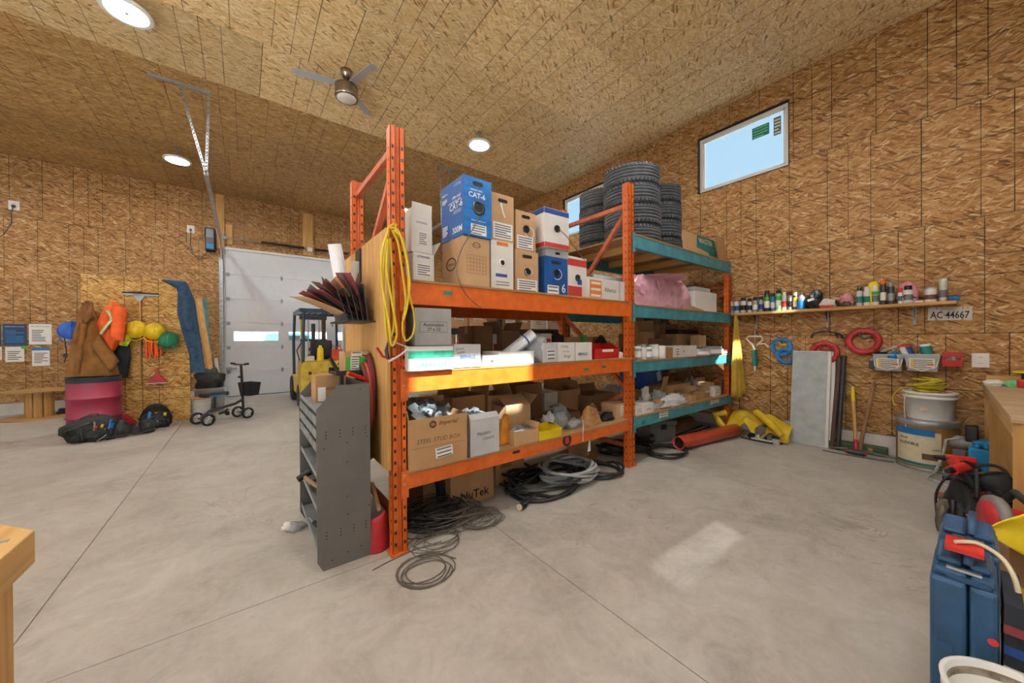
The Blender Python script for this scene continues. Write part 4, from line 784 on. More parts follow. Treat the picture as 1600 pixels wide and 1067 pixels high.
TPOS = (((4.07, 2.73), .355, 'front stack by the orange post'), ((4.87, 2.84), .325, 'right-hand stack'), ((4.31, 3.43), .33, 'half-hidden left stack'))
ORD = ('bottom', 'second from bottom', 'third from bottom', 'topmost'); rn = random.Random(3)
for (x, y), R, nm in TPOS:
    for k in range(4):
        o = bpy.data.objects.new('car_tire', TM[.355 if R > .34 else .325]); C.objects.link(o); o.location = (x+rn.uniform(-.012, .012), y+rn.uniform(-.012, .012), Z+.001+k*.2525); o.rotation_euler = (0, 0, rn.uniform(0, 6))
        tag(o, 'used black tire, %s of the %s' % (ORD[k], nm), 'tire', 'stacked used tires')
a = ony(1072, 400, 2.5); b = ony(1125, 400, 2.5)
t = thing('carton', 'flat green and tan printed carton leaning beside the tires', 'box', ((a.x+b.x)/2, 2.50, Z), (-.22, 0, 0)); w = b.x-a.x
G().box(-w/2, 0, 0, w/2, .07, .44).obj('body', 'cardboard_tan', t, bevel=.003)
D = (w, .07, .44); M0 = frame((0, -.0008, 0), (1, 0, 0), (0, 0, 1)); G().prism([(-w*.12, .22), (-w*.02, .44), (w/2, .44), (w/2, 0), (w*.28, .0), (w*.20, .18)], .0008, M0).obj('printed_panel', 'print_teal', t)
text('MASTER', frame((w*.22, -.0018, .36), (1, 0, 0), (0, 0, 1)), t, 'cream', w=w*.42); text('MASTER', frame((w*.40, -.0018, .17), (0, 0, -1), (1, 0, 0)), t, 'cream', w=.2)
a = ony(1122, 400, 2.42); b = ony(1146, 400, 2.42); tag(G().box(0, 0, 0, b.x-a.x, .008, .42).box(.0, -.0, .0, .006, .014, .42).obj('cardboard_sheet', 'cardboard', None, (a.x-.02, 2.40, Z), (-.12, 0, .0)), 'plain brown cardboard sheet leaning at the right end of the teal top shelf', 'cardboard')
# ---- upper teal shelf
Z = LV2[2]
L, D = spot(990, 1082, 432, 2.30, Z, .4); t = thing('wrapped_bundle', 'soft bundle wrapped in pink plastic film on the upper teal shelf', 'bundle', L)
def pk(u, v):
    a = u*2*pi; p = Vector((max(-1, min(1, 1.35*cos(a))), max(-1, min(1, 1.35*sin(a))), 0)); k = 1-.35*max(0, v-.55)**1.2*2; n = noise.noise(Vector((p.x*3, p.y*3, v*4)))
    return (D[0]*.5*p.x*k*(1+.09*n), D[1]*.5*p.y*k*(1+.1*n), D[2]*(v+.10*n*v))
g = G(); g.grid(pk, 40, 12, cu=True, smooth=False); g.lathe([(0, D[2]*.97), (D[0]*.32, D[2]*.98)], 24, caps=False); g.obj('film', 'pink_wrap', t)
for k, (px_, py_, w, h, tl) in enumerate(((1005, 452, .10, .10, .3), (1030, 447, .03, .12, -.5), (1062, 443, .18, .035, .0), (1045, 462, .03, .11, .6))):
    c = ony(px_, py_, 2.285)-L; o = G().box(-w/2, -.004, -h/2, w/2, .004, h/2, M=Matrix.Rotation(tl, 4, 'Y')).obj('film_fold', 'pink_wrap' if k != 2 else 'foam_pink', t, c)
L, D = spot(1086, 1120, 456, 2.32, Z, .3); t = carton('plastic_tub', 'white lidded plastic tub at the right end of the upper teal shelf', 'tub', L, D, 0, 'white_plastic', tape=False); G().box(-D[0]*.52, -D[1]*.52, D[2], D[0]*.15, D[1]*.4, D[2]+.05).obj('lid', 'clear_tote', t); G().cyl((D[0]*.3, -.05, D[2]), (D[0]*.3, -.05, D[2]+.05), .06, n=18).obj('jar', 'white_plastic', t)
L, D = spot(1060, 1106, 478, 2.29, Z, .3); tag(G().prism([(-.32, 0), (.32, 0), (.33, .012), (-.05, .05), (-.34, .015)], .16, Matrix.Rotation(pi/2, 4, 'X')).obj('cardboard_sheet', 'cardboard_tan', None, (L.x, 2.45, Z), .05), 'creased flat cardboard lying in front of the white tub', 'cardboard')
# ---- middle teal shelf
Z = LV2[1]
def jar(label, xl, xr, yt, Y, m, lid='white_plastic', z=None, cat='jar', name='jar', grp=None, clear=False):
    z = Z if z is None else z
    L, D = spot(xl, xr, yt, Y, z, .05); r = D[0]/2; h = D[2]; t = thing(name, label, cat, L+Vector((0, r, 0))*0, 0, grp)
    G().lathe([(r*.94, 0), (r, .006), (r, h*.78), (r*.9, h*.84)], 18).obj('body', m, t); G().lathe([(r*.97, h*.82), (r*.97, h*.98), (r*.9, h), (0, h)], 18).obj('lid', lid, t)
    G().lathe([(r*1.004, h*.2), (r*1.004, h*.65)], 18, caps=False).obj('wrapper', 'paper', t); return t
JG = 'jars on the middle teal shelf'
for k, (xl, xr, yt, Y, m, lb) in enumerate(((994, 1002, 541, 2.33, 'clear_bag', 'small clear jar nearest the orange post on the middle teal shelf'), (1002, 1010, 538, 2.34, 'white_plastic', 'second small pale jar from the orange post on the middle teal shelf'), (1010, 1018, 542, 2.32, 'clear_bag', 'third small pale jar from the orange post on the middle teal shelf'), (1019, 1028, 538, 2.33, 'mesh_white', 'jar with purple-tinted lid on the middle teal shelf'), (1028, 1038, 540, 2.32, 'white_plastic', 'white jar beside the narrow tan carton on the middle teal shelf'))): jar(lb, xl, xr, yt, Y, m, ('white_plastic', 'silver_grey', 'white_plastic', 'vest_silver', 'white_plastic')[k], grp=JG)
LB = [('narrow tan carton between white jars and white carton on the middle teal shelf', 1039, 1052, 543, 2.33, .2, 'cardboard', 0, None), ('wide white open carton of small parts on the middle teal shelf', 1053, 1087, 540, 2.32, .2, 'white_card', 1, None), ('tall narrow tan carton standing at the middle teal shelf right half', 1094, 1103, 524, 2.42, .14, 'cardboard_tan', 0, None),
      ('tan open carton with tall flap at the back left of the middle teal shelf', 1000, 1022, 518, 2.75, .28, 'cardboard', 1, {'r': (-10, .16), 'l': (20, .14)}), ('dark shaded carton behind the pale jars', 990, 1006, 521, 2.85, .25, 'cardboard_dark', 0, None), ('low brown carton behind the narrow tan carton', 1026, 1050, 529, 2.62, .22, 'cardboard_dark', 1, {'b': (20, .1)}), ('long brown carton behind the wide white open carton', 1056, 1096, 522, 2.65, .25, 'cardboard', 0, None)]
for lb, xl, xr, yt, Y, dp, m, op, fl_ in LB:
    t, D = back(lb, xl, xr, yt, Y, Z, dp, m, op=bool(op), fl=fl_, rz=rn.uniform(-.06, .06), name='open_carton' if op else 'carton')
    if 'white' in m: decal(face(D, 'f', .2, .5), .07, D[2]*.6, t, 'paper', lines=3); text('74', face(D, 'f', .45, .5), t, 'print_navy', h=.03)
L, D = spot(1057, 1090, 512, 2.68, Z, .2); top = ony(1075, 522, 2.65).z; t = carton('carton', 'black slanted box lying on the long brown carton', 'box', Vector((L.x, 2.76, top)), (D[0], .2, .07), .04, 'black', tape=False, rx=0)
for k, (px_, s) in enumerate(((1060, 1), (1068, 2), (1078, 3))):
    L, D = spot(px_-5, px_+5, 538, 2.40, Z, .1); tag(G().lump((0, 0, 0), (.05, .05, .06), 40+k, .5, 3, 3).obj('fittings_bag', ('clear_bag', 'navy_paint', 'clear_bag')[k], None, (L.x, 2.41, Z+.045)), ('crumpled clear bag nearest the jars inside the wide white carton', 'dark bag in the middle of the wide white carton', 'crumpled clear bag at the right inside the wide white carton')[k], 'bag')
for k, (xl, xr, yt, m, lb) in enumerate(((1087, 1102, 545, 'galv', 'short round metal tin beside the wide white carton'), (1103, 1119, 541, 'silver_grey', 'grey round tin near the right end of the middle teal shelf'), (1119, 1127, 545, 'white_plastic', 'small white tin at the right end of the middle teal shelf'), (1127, 1134, 546, 'maroon', 'small dark red tin at the very end of the middle teal shelf'))): jar(lb, xl, xr, yt, 2.33, m, m, name='tin', cat='tin')
# ---- lower teal shelf
Z = LV2[0]
LB = [('white carton at the left end of the lower teal shelf', 992, 1004, 635, 2.31, .2, 'white_card', 0, None, .0), ('white carton with dark print on the lower teal shelf', 1005, 1021, 630, 2.30, .2, 'white_card', 0, None, 0), ('small white carton beside the printed one on the lower teal shelf', 1022, 1030, 632, 2.32, .2, 'white_card_grey', 0, None, 0), ('slim tan carton between white cartons and plastic bag', 1031, 1036, 626, 2.33, .15, 'cardboard_tan', 0, None, 0),
      ('tan open carton holding white paper on the lower teal shelf', 1006, 1028, 614, 2.60, .22, 'cardboard_tan', 1, {'l': (40, .08)}, .05), ('tan leaning open carton with flap up on the lower teal shelf', 1029, 1043, 604, 2.56, .2, 'cardboard', 1, {'f': (12, .14)}, .2), ('long brown lettered carton in the middle of the lower teal shelf', 1044, 1078, 600, 2.50, .26, 'cardboard', 0, None, -.03), ('tan carton right of the long lettered carton', 1079, 1088, 604, 2.42, .2, 'cardboard_tan', 0, None, 0), ('small tan carton in the front row right of the plastic bag', 1076, 1082, 618, 2.34, .15, 'cardboard_tan', 0, None, .0), ('second small tan carton in the front row right of the plastic bag', 1082, 1088, 617, 2.35, .15, 'cardboard', 0, None, 0), ('small brown carton with two panels on the lower teal shelf', 1089, 1101, 612, 2.36, .2, 'cardboard', 0, None, 0), ('tan carton with white label near the right of the lower teal shelf', 1101, 1109, 605, 2.40, .2, 'cardboard_tan', 0, None, 0), ('tall tan carton near the right of the lower teal shelf', 1109, 1116, 598, 2.42, .2, 'cardboard_tan', 0, None, 0), ('white carton near the right end of the lower teal shelf', 1116, 1126, 604, 2.34, .2, 'white_card', 0, None, 0), ('brown bin-like carton at the right end of the lower teal shelf', 1119, 1128, 599, 2.44, .2, 'cardboard', 1, None, 0),
      ('brown carton stacked at the back centre of the lower teal shelf', 1050, 1080, 586, 2.85, .25, 'cardboard_dark', 0, None, .1), ('dark open carton at the back right of the lower teal shelf', 1082, 1100, 590, 2.62, .22, 'cardboard_dark', 1, {'b': (10, .1), 'l': (30, .1)}, -.1)]
for lb, xl, xr, yt, Y, dp, m, op, fl_, rz in LB:
    t, D = back(lb, xl, xr, yt, Y, Z, dp, m, op=bool(op), fl=fl_, rz=rz, name='open_carton' if op else 'carton', tape=False if 'white' in m else None)
    if 'lettered' in lb: text('IBERVILLE', face(D, 'f', .45, .6), t, 'kraft_print', w=.24)
    elif 'dark print' in lb: text('CT-4', face(D, 'f', .5, .4), t, 'print_black', w=.08)
    elif 'label' in lb or 'white' in m: decal(face(D, 'f', .5, .55), D[0]*.6, D[2]*.3, t, 'paper', lines=2)
L, D = spot(1000, 1034, 574, 2.80, Z, .34); t = carton('tote_box', 'deep blue plastic tote at the back left of the lower teal shelf', 'tote', L, D, 0, 'blue_hat', True); G().box(-D[0]*.53, -D[1]*.53, D[2]-.02, D[0]*.53, -D[1]*.5, D[2]).box(-D[0]*.53, D[1]*.5, D[2]-.02, D[0]*.53, D[1]*.53, D[2]).obj('rim', 'blue_hat', t); decal(face(D, 'f', .85, .7, .3), .1, .14, t, 'paper', 'paper_scrap')
for k, (xl, xr, yt, Y, m, lb, ax) in enumerate(((1036, 1072, 617, 2.31, 'mesh_white', 'large white plastic bag sagging over the lower teal shelf edge', .08), (1028, 1042, 610, 2.38, 'clear_bag', 'clear plastic bag beside the leaning open carton', .06), (1008, 1018, 605, 2.52, 'paper', 'crumpled white paper inside the tan open carton', .05), (1080, 1092, 590, 2.6, 'clear_bag', 'clear bag heaped on brown cartons of the lower teal shelf', .08), (1122, 1133, 594, 2.5, 'galv', 'heap of grey fittings in the carton at the lower teal shelf end', .07))):
    L, D = spot(xl, xr, yt, Y, Z, .1); tag(G().lump((0, 0, 0), (D[0]*.5, ax, D[2]*.62), 50+k, .5, 2.3, 4).obj('plastic_bag' if k != 2 else 'crumpled_paper', m, None, L), lb, 'bag' if k != 2 else 'paper')
a = ony(990, 600, 2.42); t = thing('round_grille', 'round grey wire fan grille leaning by the orange post on the lower teal shelf', 'grille', (3.50, 2.50, Z), 0)
g = G(); R = .17; M = Matrix.Translation((.03, 0, R)) @ Matrix.Rotation(radians(80), 4, 'X') @ Matrix.Rotation(.5, 4, 'Y'); [g.tube([M @ Vector((rr*cos(q*.4189), rr*sin(q*.4189), 0)) for q in range(15)], .003, 5, closed=True) for rr in (R, R*.8, R*.6, R*.4, R*.2)]
[g.cyl(M @ Vector((0, 0, 0)), M @ Vector((R*cos(q*.785), R*sin(q*.785), 0)), .003, n=5) for q in range(8)]; g.obj('grille', 'cable_grey', t)
for k, z in enumerate((Z+.22, Z+.30)):
    tag(G().cyl((0, 0, 0), (.62-.1*k, .06, .02), .022, n=12).obj('conduit_fitting', 'dark_steel' if k else 'grey_plastic', None, (4.75+.1*k, 2.92, z+.02)), ('grey tube lying over the cartons at the back of the lower teal shelf', 'dark tube above the grey tube at the back of the lower teal shelf')[k], 'tube')
for k, (xl, xr, yt, Y, z, m, op, lb) in enumerate(((1006, 1030, 507, 3.0, LV2[1], 'cardboard_tan', 1, 'tall tan open carton at the rear left of the middle teal shelf'), (1040, 1058, 516, 3.0, LV2[1], 'cardboard', 1, 'brown open carton at the rear centre of the middle teal shelf'), (1058, 1066, 518, 3.0, LV2[1], 'white_card', 0, 'white carton at the rear of the middle teal shelf beneath the black box'), (1022, 1046, 588, 3.02, Z, 'cardboard_tan', 1, 'tan open carton at the rear of the lower teal shelf beside the blue tote'), (1052, 1066, 584, 3.05, Z, 'white_card_grey', 0, 'pale carton at the rear of the lower teal shelf'))): back(lb, xl, xr, yt, Y, z, .25, m, op=bool(op), fl={'l': (-15, .12), 'r': (25, .12), 'b': (10, .1)} if op else None, rz=.05*(k % 3-1), name='open_carton' if op else 'carton')
# ---- floor under the teal bay
L, D = spot(1023, 1064, 655, 2.62, 0, .42); D = (.42, .46, .27); t = thing('tool_box', 'grey plastic lidded tool box on the floor under the teal rack', 'tool box', (4.62, 2.78, 0), -.35); G().box(-.21, -.2, 0, .21, .2, .21, taper=1.0).obj('body', 'grey_plastic', t, bevel=.01); G().box(-.225, -.215, .21, .225, .215, .27).obj('lid', 'grey_plastic', t, bevel=.015); G().box(-.04, -.222, .17, .04, -.2, .24).obj('latch', 'dark_steel', t)
coil('cable_coil', 'black cable coil lying in front of the teal rack by the red pipe', P2(1042, 708), .24, .012, 4, 'cable_black', 15, .05, .85); coil('cable_coil', 'black cable coil behind the middle orange post', P2(1003, 706)+Vector((.05, .12, 0)), .2, .012, 4, 'cable_black', 16, .06, .9); coil('cable_coil', 'dark cable bundle near the grey tool box', P2(1015, 696)+Vector((.1, .2, 0)), .18, .013, 5, 'cable_black', 17, .10, .9)
p0 = P2(1060, 704)+Vector((0, 0, .095)); p1 = P2(1150, 682)+Vector((0, 0, .095)); d = p1-p0
t = thing('plastic_pipe', 'thick orange-red plastic pipe lying on the floor along the teal rack', 'pipe', p0); Mq = d.to_track_quat('Z', 'Y').to_matrix().to_4x4(); G().lathe([(.084, 0), (.084, d.length), (.072, d.length), (.072, 0), (.084, 0)], 24, Mq, caps=False).obj('pipe', 'pipe_red', t); G().lathe([(0, .03), (.0715, .03)], 20, Mq, caps=False).obj('bore_shade', 'black', t)  # black disc inside the pipe end stands in for its shade
for k, (y, z, m, lb, l) in enumerate(((2.95, 0, 'cardboard_dark', 'brown timber offcut lying at the back under the teal rack', 1.5), (2.95, .1, 'cardboard_dark', 'second brown timber offcut stacked under the teal rack', 1.3), (2.80, 0, 'worn_handle', 'worn plank lying on the floor behind the red pipe', 1.2))): tag(G().box(-l/2, -.07, 0, l/2, .07, .095).box(-l/2-.004, -.03, .02, -l/2, .03, .07).obj('timber_offcut', m, None, (5.25, y, z), .04*k, bevel=.004), lb, 'timber')
for k in range(4): tag(G().cyl((0, 0, 0), (.9, .05*k, 0), .012, n=8).obj('steel_rod', ('dark_steel', 'galv', 'navy_paint', 'zinc')[k], None, (4.95, 2.55+.035*k, .012), -.03*k), ('dark rod', 'bright rod', 'navy rod', 'grey rod')[k]+' in the bundle lying behind the red pipe', 'rod', 'rods behind the pipe')
# ---- yellow raincoat hanging on the rack end
def drape(name, label, cat, fn, nu, nv, mat, loc=(0, 0, 0), solid=.004, parts=None):
    t = thing(name, label, cat, loc); G().grid(fn, nu, nv).obj('cloth', mat, t, solid=solid); return t
tp = ony(1138, 490, 2.24); bt = ony(1146, 618, 2.24); zt, zb_ = tp.z, bt.z
def coat(u, v):
    w = .07+.27*v**.7; x = (u-.5)*w*1.25; return (5.89+.03*v+x, 2.215-.05*v+.022*sin(u*15+v*2)*(.3+v)-.03*(1-v), zt+(zb_-zt)*v+.02*sin(u*8)*v)
t = drape('rain_coat', 'pale yellow raincoat hanging from the right end of the teal rack', 'coat', coat, 22, 16, 'slicker_dull'); G().grid(lambda u, v: (5.91+.05*u, 2.205-.03*v, zt-.03-.36*v+.02*u), 4, 8).obj('sleeve', 'slicker', t, solid=.004); G().cyl((5.90, 2.21, zt-.01), (5.90, 2.30, zt+.015), .006, n=8).obj('hook', 'zinc', t)
# ================================================================== dark shelving behind the rack
nr = thing('steel_shelving', 'dark navy steel shelving standing behind the orange rack', 'shelving', (0, 0, 0))
for x in (1.75, 3.35, 4.95):
    for y in (4.75, 5.35): G().box(x-.035, y-.03, 0, x+.035, y+.03, 1.95).obj('post', 'navy_paint', nr)
for z in (.28, .98, 1.58):
    for x0, x1 in ((1.785, 3.315), (3.385, 4.915)):
        for y in (4.735, 5.335): G().box(x0, y, z-.08, x1, y+.03, z).obj('beam', 'navy_paint', nr)
        G().box(x0, 4.72, z, x1, 5.38, z+.015).obj('shelf_board', 'deck_wood', nr)
rb = random.Random(21); NB = ('white', 'pale grey', 'brown', 'tan', 'blue-edged white', 'dark brown'); NM = ('white_card', 'white_card_grey', 'cardboard', 'cardboard_tan', 'white_card', 'cardboard_dark'); LVN = {.295: 'bottom', .995: 'middle', 1.595: 'top'}
for z in (.295, .995, 1.595):
    x = 1.82; i = 0
    while x < 4.8:
        w = rb.uniform(.2, .42); k = rb.randrange(6)
        if x < 3.35 < x+w+.04: x = 3.40; continue
        if x+w > 4.88: break
        h = rb.uniform(.16, .32); i += 1; D = (w, .36, h)
        t = carton('carton', '%s carton, number %s from the left on the %s dark shelf behind the rack' % (NB[k], ('one', 'two', 'three', 'four', 'five', 'six', 'seven', 'eight', 'nine', 'ten', 'eleven', 'twelve')[i-1], LVN[z]), 'box', (x+w/2, 4.95, z), D, rb.uniform(-.05, .05), NM[k], tape=False, group='cartons on the dark shelving')
        if k == 4: decal(face(D, 'f', .5, .5), w*.3, h*.9, t, 'cable_blue', 'printed_band')
        else: decal(face(D, 'f', .5, .55), w*.5, h*.3, t, 'paper', lines=3)
        x += w+rb.uniform(.01, .06)

# ================================================================== LEFT OF THE RACK
# ---- sandpaper rack and roll on the end panel
t = thing('sandpaper_rack', 'wall rack stuffed with fanned brown, red and grey sandpaper sheets on the wooden panel', 'paper rack', (.733, 2.70, 1.54))
for k in range(5): G().box(-.05-.03*k, -.16, .0+.01*k, -.045-.03*k, .20, .26, M=Matrix.Rotation(-.12-.05*k, 4, 'Y')).obj('divider', 'dark_steel', t)
G().box(-.22, -.17, -.01, 0, .21, .0).obj('base', 'dark_steel', t)
rs = random.Random(4); SM = ('sand_brown', 'sand_red', 'sand_grey', 'maroon', 'cardboard', 'sand_red', 'sand_grey', 'sand_brown', 'maroon', 'sand_grey', 'sand_red', 'cardboard_tan')
for k, m in enumerate(SM):
    a = -.15-.085*k; M = Matrix.Translation((-.03-.012*k, 0, .03)) @ Matrix.Rotation(rs.uniform(-.15, .15), 4, 'Z') @ Matrix.Rotation(a, 4, 'Y') @ Matrix.Rotation(rs.uniform(-.25, .25), 4, 'X')
    def sh(u, v, M=M, k=k): return M @ Vector((-.02*v*v*(k % 3), (u-.5)*.25, v*(.30+.01*(k % 4))))
    G().grid(sh, 4, 5).obj('sandpaper_sheet', m, t, solid=.002)
t = thing('poster_tube', 'white cardboard tube leaning behind the fanned sandpaper sheets', 'tube', (.66, 3.06, 1.64), (.10, -.18, 0)); G().lathe([(.05, 0), (.05, .52), (.044, .52), (.044, .05)], 18).obj('tube', 'tube_white', t); G().lathe([(0, .50), (.044, .50)], 18, caps=False).obj('tube_cap', 'white_plastic', t)
t = thing('clear_holder', 'small clear and metal holder screwed at the top of the wooden panel', 'holder', (.732, 3.02, 1.86)); G().box(-.012, -.13, 0, 0, .0, .26).obj('back_plate', 'dark_steel', t); G().box(-.05, -.11, .0, -.012, -.02, .16).obj('pocket', 'clear_tote', t)
t = thing('notice_sheet', 'white perforated sheet hanging off the end of the wooden panel', 'sheet', (.815, 3.49, 1.16)); G().grid(lambda u, v: (-.02+.015*sin(v*3), -.02-.16*u*0-.0, .0) if 0 else (-.10*u+.0, .02*sin(u*3), .40*v), 6, 8).obj('sheet', 'mesh_white', t, solid=.002); G().cyl((0, 0, .41), (.04, -.02, .41), .006, n=6).obj('clip', 'black', t)
def ringcoil(name, label, c, R, r, n, axis, mat, cat='hose', sp=.012, sq=1.25):
    t = thing(name, label, cat, c)
    for k in range(n): G().tube([Vector((-sp*k-.02, R*(1+.03*k)*cos(a), R*sq*(1+.05*sin(k*2))*sin(a)-.02*k)) for a in [2*pi*q/28 for q in range(28)]], r, 7, closed=True).obj('turn', mat if isinstance(mat, str) else mat[k % len(mat)], t)
    G().cyl((.0, 0, R*sq*.97), (-.10, 0, R*sq*1.0), .012, n=8).obj('peg', 'dark_steel', t); return t
ringcoil('air_hose', 'coiled dark red air hose hanging on the wooden end panel', (.733, 2.66, 1.03), .155, .011, 5, 0, ('maroon', 'maroon', 'pipe_red', 'rubber_brown'), sq=1.75)
t = thing('hose_nozzle', 'red handled hose nozzle sticking out below the green box', 'nozzle', (.62, 2.50, 1.165), (0, 0, .5)); G().cyl((-.10, 0, .03), (.06, 0, -.03), .014, n=10).obj('grip', 'red_plastic', t); G().cyl((.06, 0, -.03), (.11, 0, -.045), .010, n=10).obj('tip', 'zinc', t)
# yellow extension cord over the post
t = thing('cord_hank', 'yellow extension cord looped over the near orange post', 'cord', (0, 0, 0))
loops = (((606, 372), (600, 420), (601, 480), (604, 524), (610, 528), (616, 500), (613, 430), (609, 372)), ((612, 360), (628, 372), (637, 410), (639, 455), (647, 492), (646, 520), (634, 532), (629, 510), (634, 470), (628, 420), (622, 380), (614, 362)), ((604, 366), (596, 400), (598, 450), (607, 500), (612, 540), (620, 520), (612, 470), (604, 420), (606, 380)), ((610, 356), (622, 360), (632, 390), (640, 440), (636, 480), (630, 500)))
for k, lp in enumerate(loops): wire('cord_loop', None, [ony(x, y, 2.255-.012*k-.01*(i % 2)) for i, (x, y) in enumerate(lp)], .0075, 'cord_yellow', parent=t, n=7)
wire('cord_loop', None, [ony(606, 372, 2.24), ony(607, 356, 2.27), Vector((.80, 2.30, 2.165)), ony(617, 358, 2.26), ony(622, 372, 2.25)], .0075, 'cord_yellow', parent=t, n=7)
t = thing('pliers', 'red handled pliers hanging below the yellow cord on the rack end', 'pliers', ony(606, 560, 2.255), 0)
for s, a in ((-1, (-.07, 0, .07)), (1, (.09, 0, -.05))): G().tube([(0, 0, 0), (a[0]*.5, -.01, a[2]*.2), (a[0], -.01, a[2])], .008, 7).obj('handle', 'red_plastic', t)
G().tube([(0, 0, 0), (-.01, 0, .05), (.0, 0, .10)], [.014, .012, .004], 8).obj('jaw', 'dark_steel', t); G().tube([(0, -.01, -.02), (.06, -.015, .01), (.13, -.015, .06)], [.008, .007, .005], 7).obj('cutter_arm', 'mesh_white', t)
# ---- grey steel bin unit standing on the floor
GX0, GX1, GY0, GY1, GH = .345, .655, 2.405, 3.22, 1.125
t = thing('shelf_unit', 'open-fronted grey steel drawer and shelf unit with chamfered side panel', 'shelf unit', (0, 0, 0))
prof = [(0, .06), (.03, .0), (.31, .0), (.31, 1.125), (.12, 1.125), (0, .985)]
M = Matrix.Translation((GX0, GY0, 0)) @ Matrix(((1, 0, 0, 0), (0, 0, 1, 0), (0, 1, 0, 0), (0, 0, 0, 1)))
G().prism(prof, .012, M).obj('side_panel', 'grey_steel', t); M2 = M.copy(); M2.translation.y = GY1; G().prism(prof, .012, M2).obj('side_panel', 'grey_steel', t)
g = G()
for (u, v) in [(a, b) for a in (.05, .13, .205, .28) for b in (.845, .825, .805)]+[(a, b) for a in (.05, .13, .205, .28) for b in (.23, .21, .19)]+[(.17, .76), (.17, .64), (.17, .42), (.17, .31), (.25, 1.09), (.29, .78), (.30, .33), (.04, .745), (.25, .08), (.17, .07), (.08, .05)]: g.cyl((GX0+u, GY0-.0008, v), (GX0+u, GY0+.001, v), .0045, n=8)
g.obj('screw_holes', 'black', t)['kind'] = 'stuff'
G().box(GX1-.008, GY0+.012, .02, GX1, GY1, 1.12).obj('back_panel', 'grey_steel', t)
for k, z in enumerate((.10, .34, .55, .72, .80, .88, .955)): G().box(GX0+.01, GY0+.012, z, GX1-.008, GY1, z+.006).box(GX0+.008, GY0+.012, z, GX0+.012, GY1, z+.03).obj('shelf', 'silver_grey', t)
for k, z in enumerate((.726, .806, .886)):
    for q in range(5): y0 = GY0+.03+q*.155; G().box(GX0+.0, y0, z, GX0+.006, y0+.14, z+.05).box(GX0+.006, y0, z, GX0+.2, y0+.004, z+.06).box(GX0+.006, y0+.136, z, GX0+.2, y0+.14, z+.06).obj('drawer', 'zinc', t)
def on_unit(name, label, cat, y, z, fn): o = thing(name, label, cat, (GX0+.09, y, z)); fn(o); return o
on_unit('spray_can', 'grey spray can on the middle shelf of the steel unit', 'can', 2.62, .556, lambda o: (G().lathe([(.033, 0), (.033, .11), (.02, .125)], 16).obj('body', 'grey_plastic', o), G().lathe([(.02, .125), (.02, .155), (0, .155)], 14).obj('cap', 'dark_steel', o)))
on_unit('spray_can', 'second grey can further along the middle shelf of the steel unit', 'can', 2.74, .556, lambda o: (G().lathe([(.033, 0), (.033, .10), (.02, .115)], 16).obj('body', 'silver_grey', o), G().lathe([(.02, .115), (.02, .14), (0, .14)], 14).obj('cap', 'black', o)))
on_unit('hammer', 'hammer with wooden handle poking out of the steel unit bottom shelf', 'hammer', 2.75, .37, lambda o: (G().tube([(.05, -.15, -.02), (-.03, .0, .02), (-.10, .15, .07)], [.016, .015, .013], 10).obj('handle', 'worn_handle', o), G().cyl((-.06, .16, .09), (-.14, .15, .055), .022, n=12).obj('head', 'black', o)))
on_unit('hand_tool', 'dark hand tool lying on the bottom shelf of the steel unit', 'tool', 2.55, .12, lambda o: (G().tube([(.05, -.1, .02), (-.02, .05, .03), (-.06, .2, .04)], [.018, .02, .015], 10).obj('grip', 'black', o), G().cyl((-.06, .2, .04), (-.08, .27, .05), .008, n=8).obj('shaft', 'steel', o)))
on_unit('file_tray', 'heap of dark tools on the third shelf of the steel unit', 'tools', 2.75, .347, lambda o: (G().box(-.04, -.2, 0, .1, .25, .02).obj('tray', 'black', o), G().tube([(-.03, -.15, .03), (-.06, .1, .035)], .012, 8).obj('grip', 'black_rubber', o)))
t = carton('carton', 'brown carton standing on the far end of the grey steel unit', 'box', (GX0+.16, 2.95, .962), (.20, .20, .19), 0, 'cardboard', tape=False); text('LEVITON', face((.20, .20, .19), 'f', .5, .5), t, 'kraft_print', w=.08); decal(face((.20, .20, .19), 'f', .2, .3), .05, .1, t, 'paper')
t = thing('wall_tray', 'black bracket tray carrying the green box behind the grey unit', 'tray', (.62, 2.72, 1.17)); G().box(-.13, -.14, 0, .12, .14, .012).box(-.13, -.14, .012, .12, -.13, .03).obj('tray', 'black', t); G().box(-.10, -.12, -.16, -.08, -.08, 0).cyl((-.10, -.1, .0), (-.16, -.1, .12), .012, n=8).obj('arm', 'black', t)
L = Vector((.635, 2.73, 1.182)); D = (.165, .16, .145); t = carton('carton', 'bright green and tan box with white label on the black tray', 'box', L, D, 0, 'cardboard_tan', tape=False); G().box(-.07, -D[1]/2-.0012, .0, D[0]/2, -D[1]/2, .105).obj('green_wrap', 'green_bright', t); decal(face(D, 'f', .42, .4, off=.0016), .055, .09, t, 'paper', lines=5); decal(face(D, 'f', .5, .85), .07, .04, t, 'paper', lines=2); text('SPECIALTY', face(D, 'f', .62, .06, off=.0016), t, 'print_white', w=.1)
t = thing('dust_pan', 'red metal shovel blade leaning between the grey unit and the near post', 'shovel', P2(606, 862)+Vector((-.03, .04, 0)), (0, 0, .2)); G().grid(lambda u, v: ((u-.5)*(.13+.06*(1-v)), .06*((u-.5)*2)**2-.02, .27*v*(1-.35*abs(u-.6))), 10, 8).obj('blade', 'red_paint', t, solid=.005); G().cyl((0, .02, .26), (.0, .12, .42), .014, n=10).obj('shaft', 'worn_handle', t)
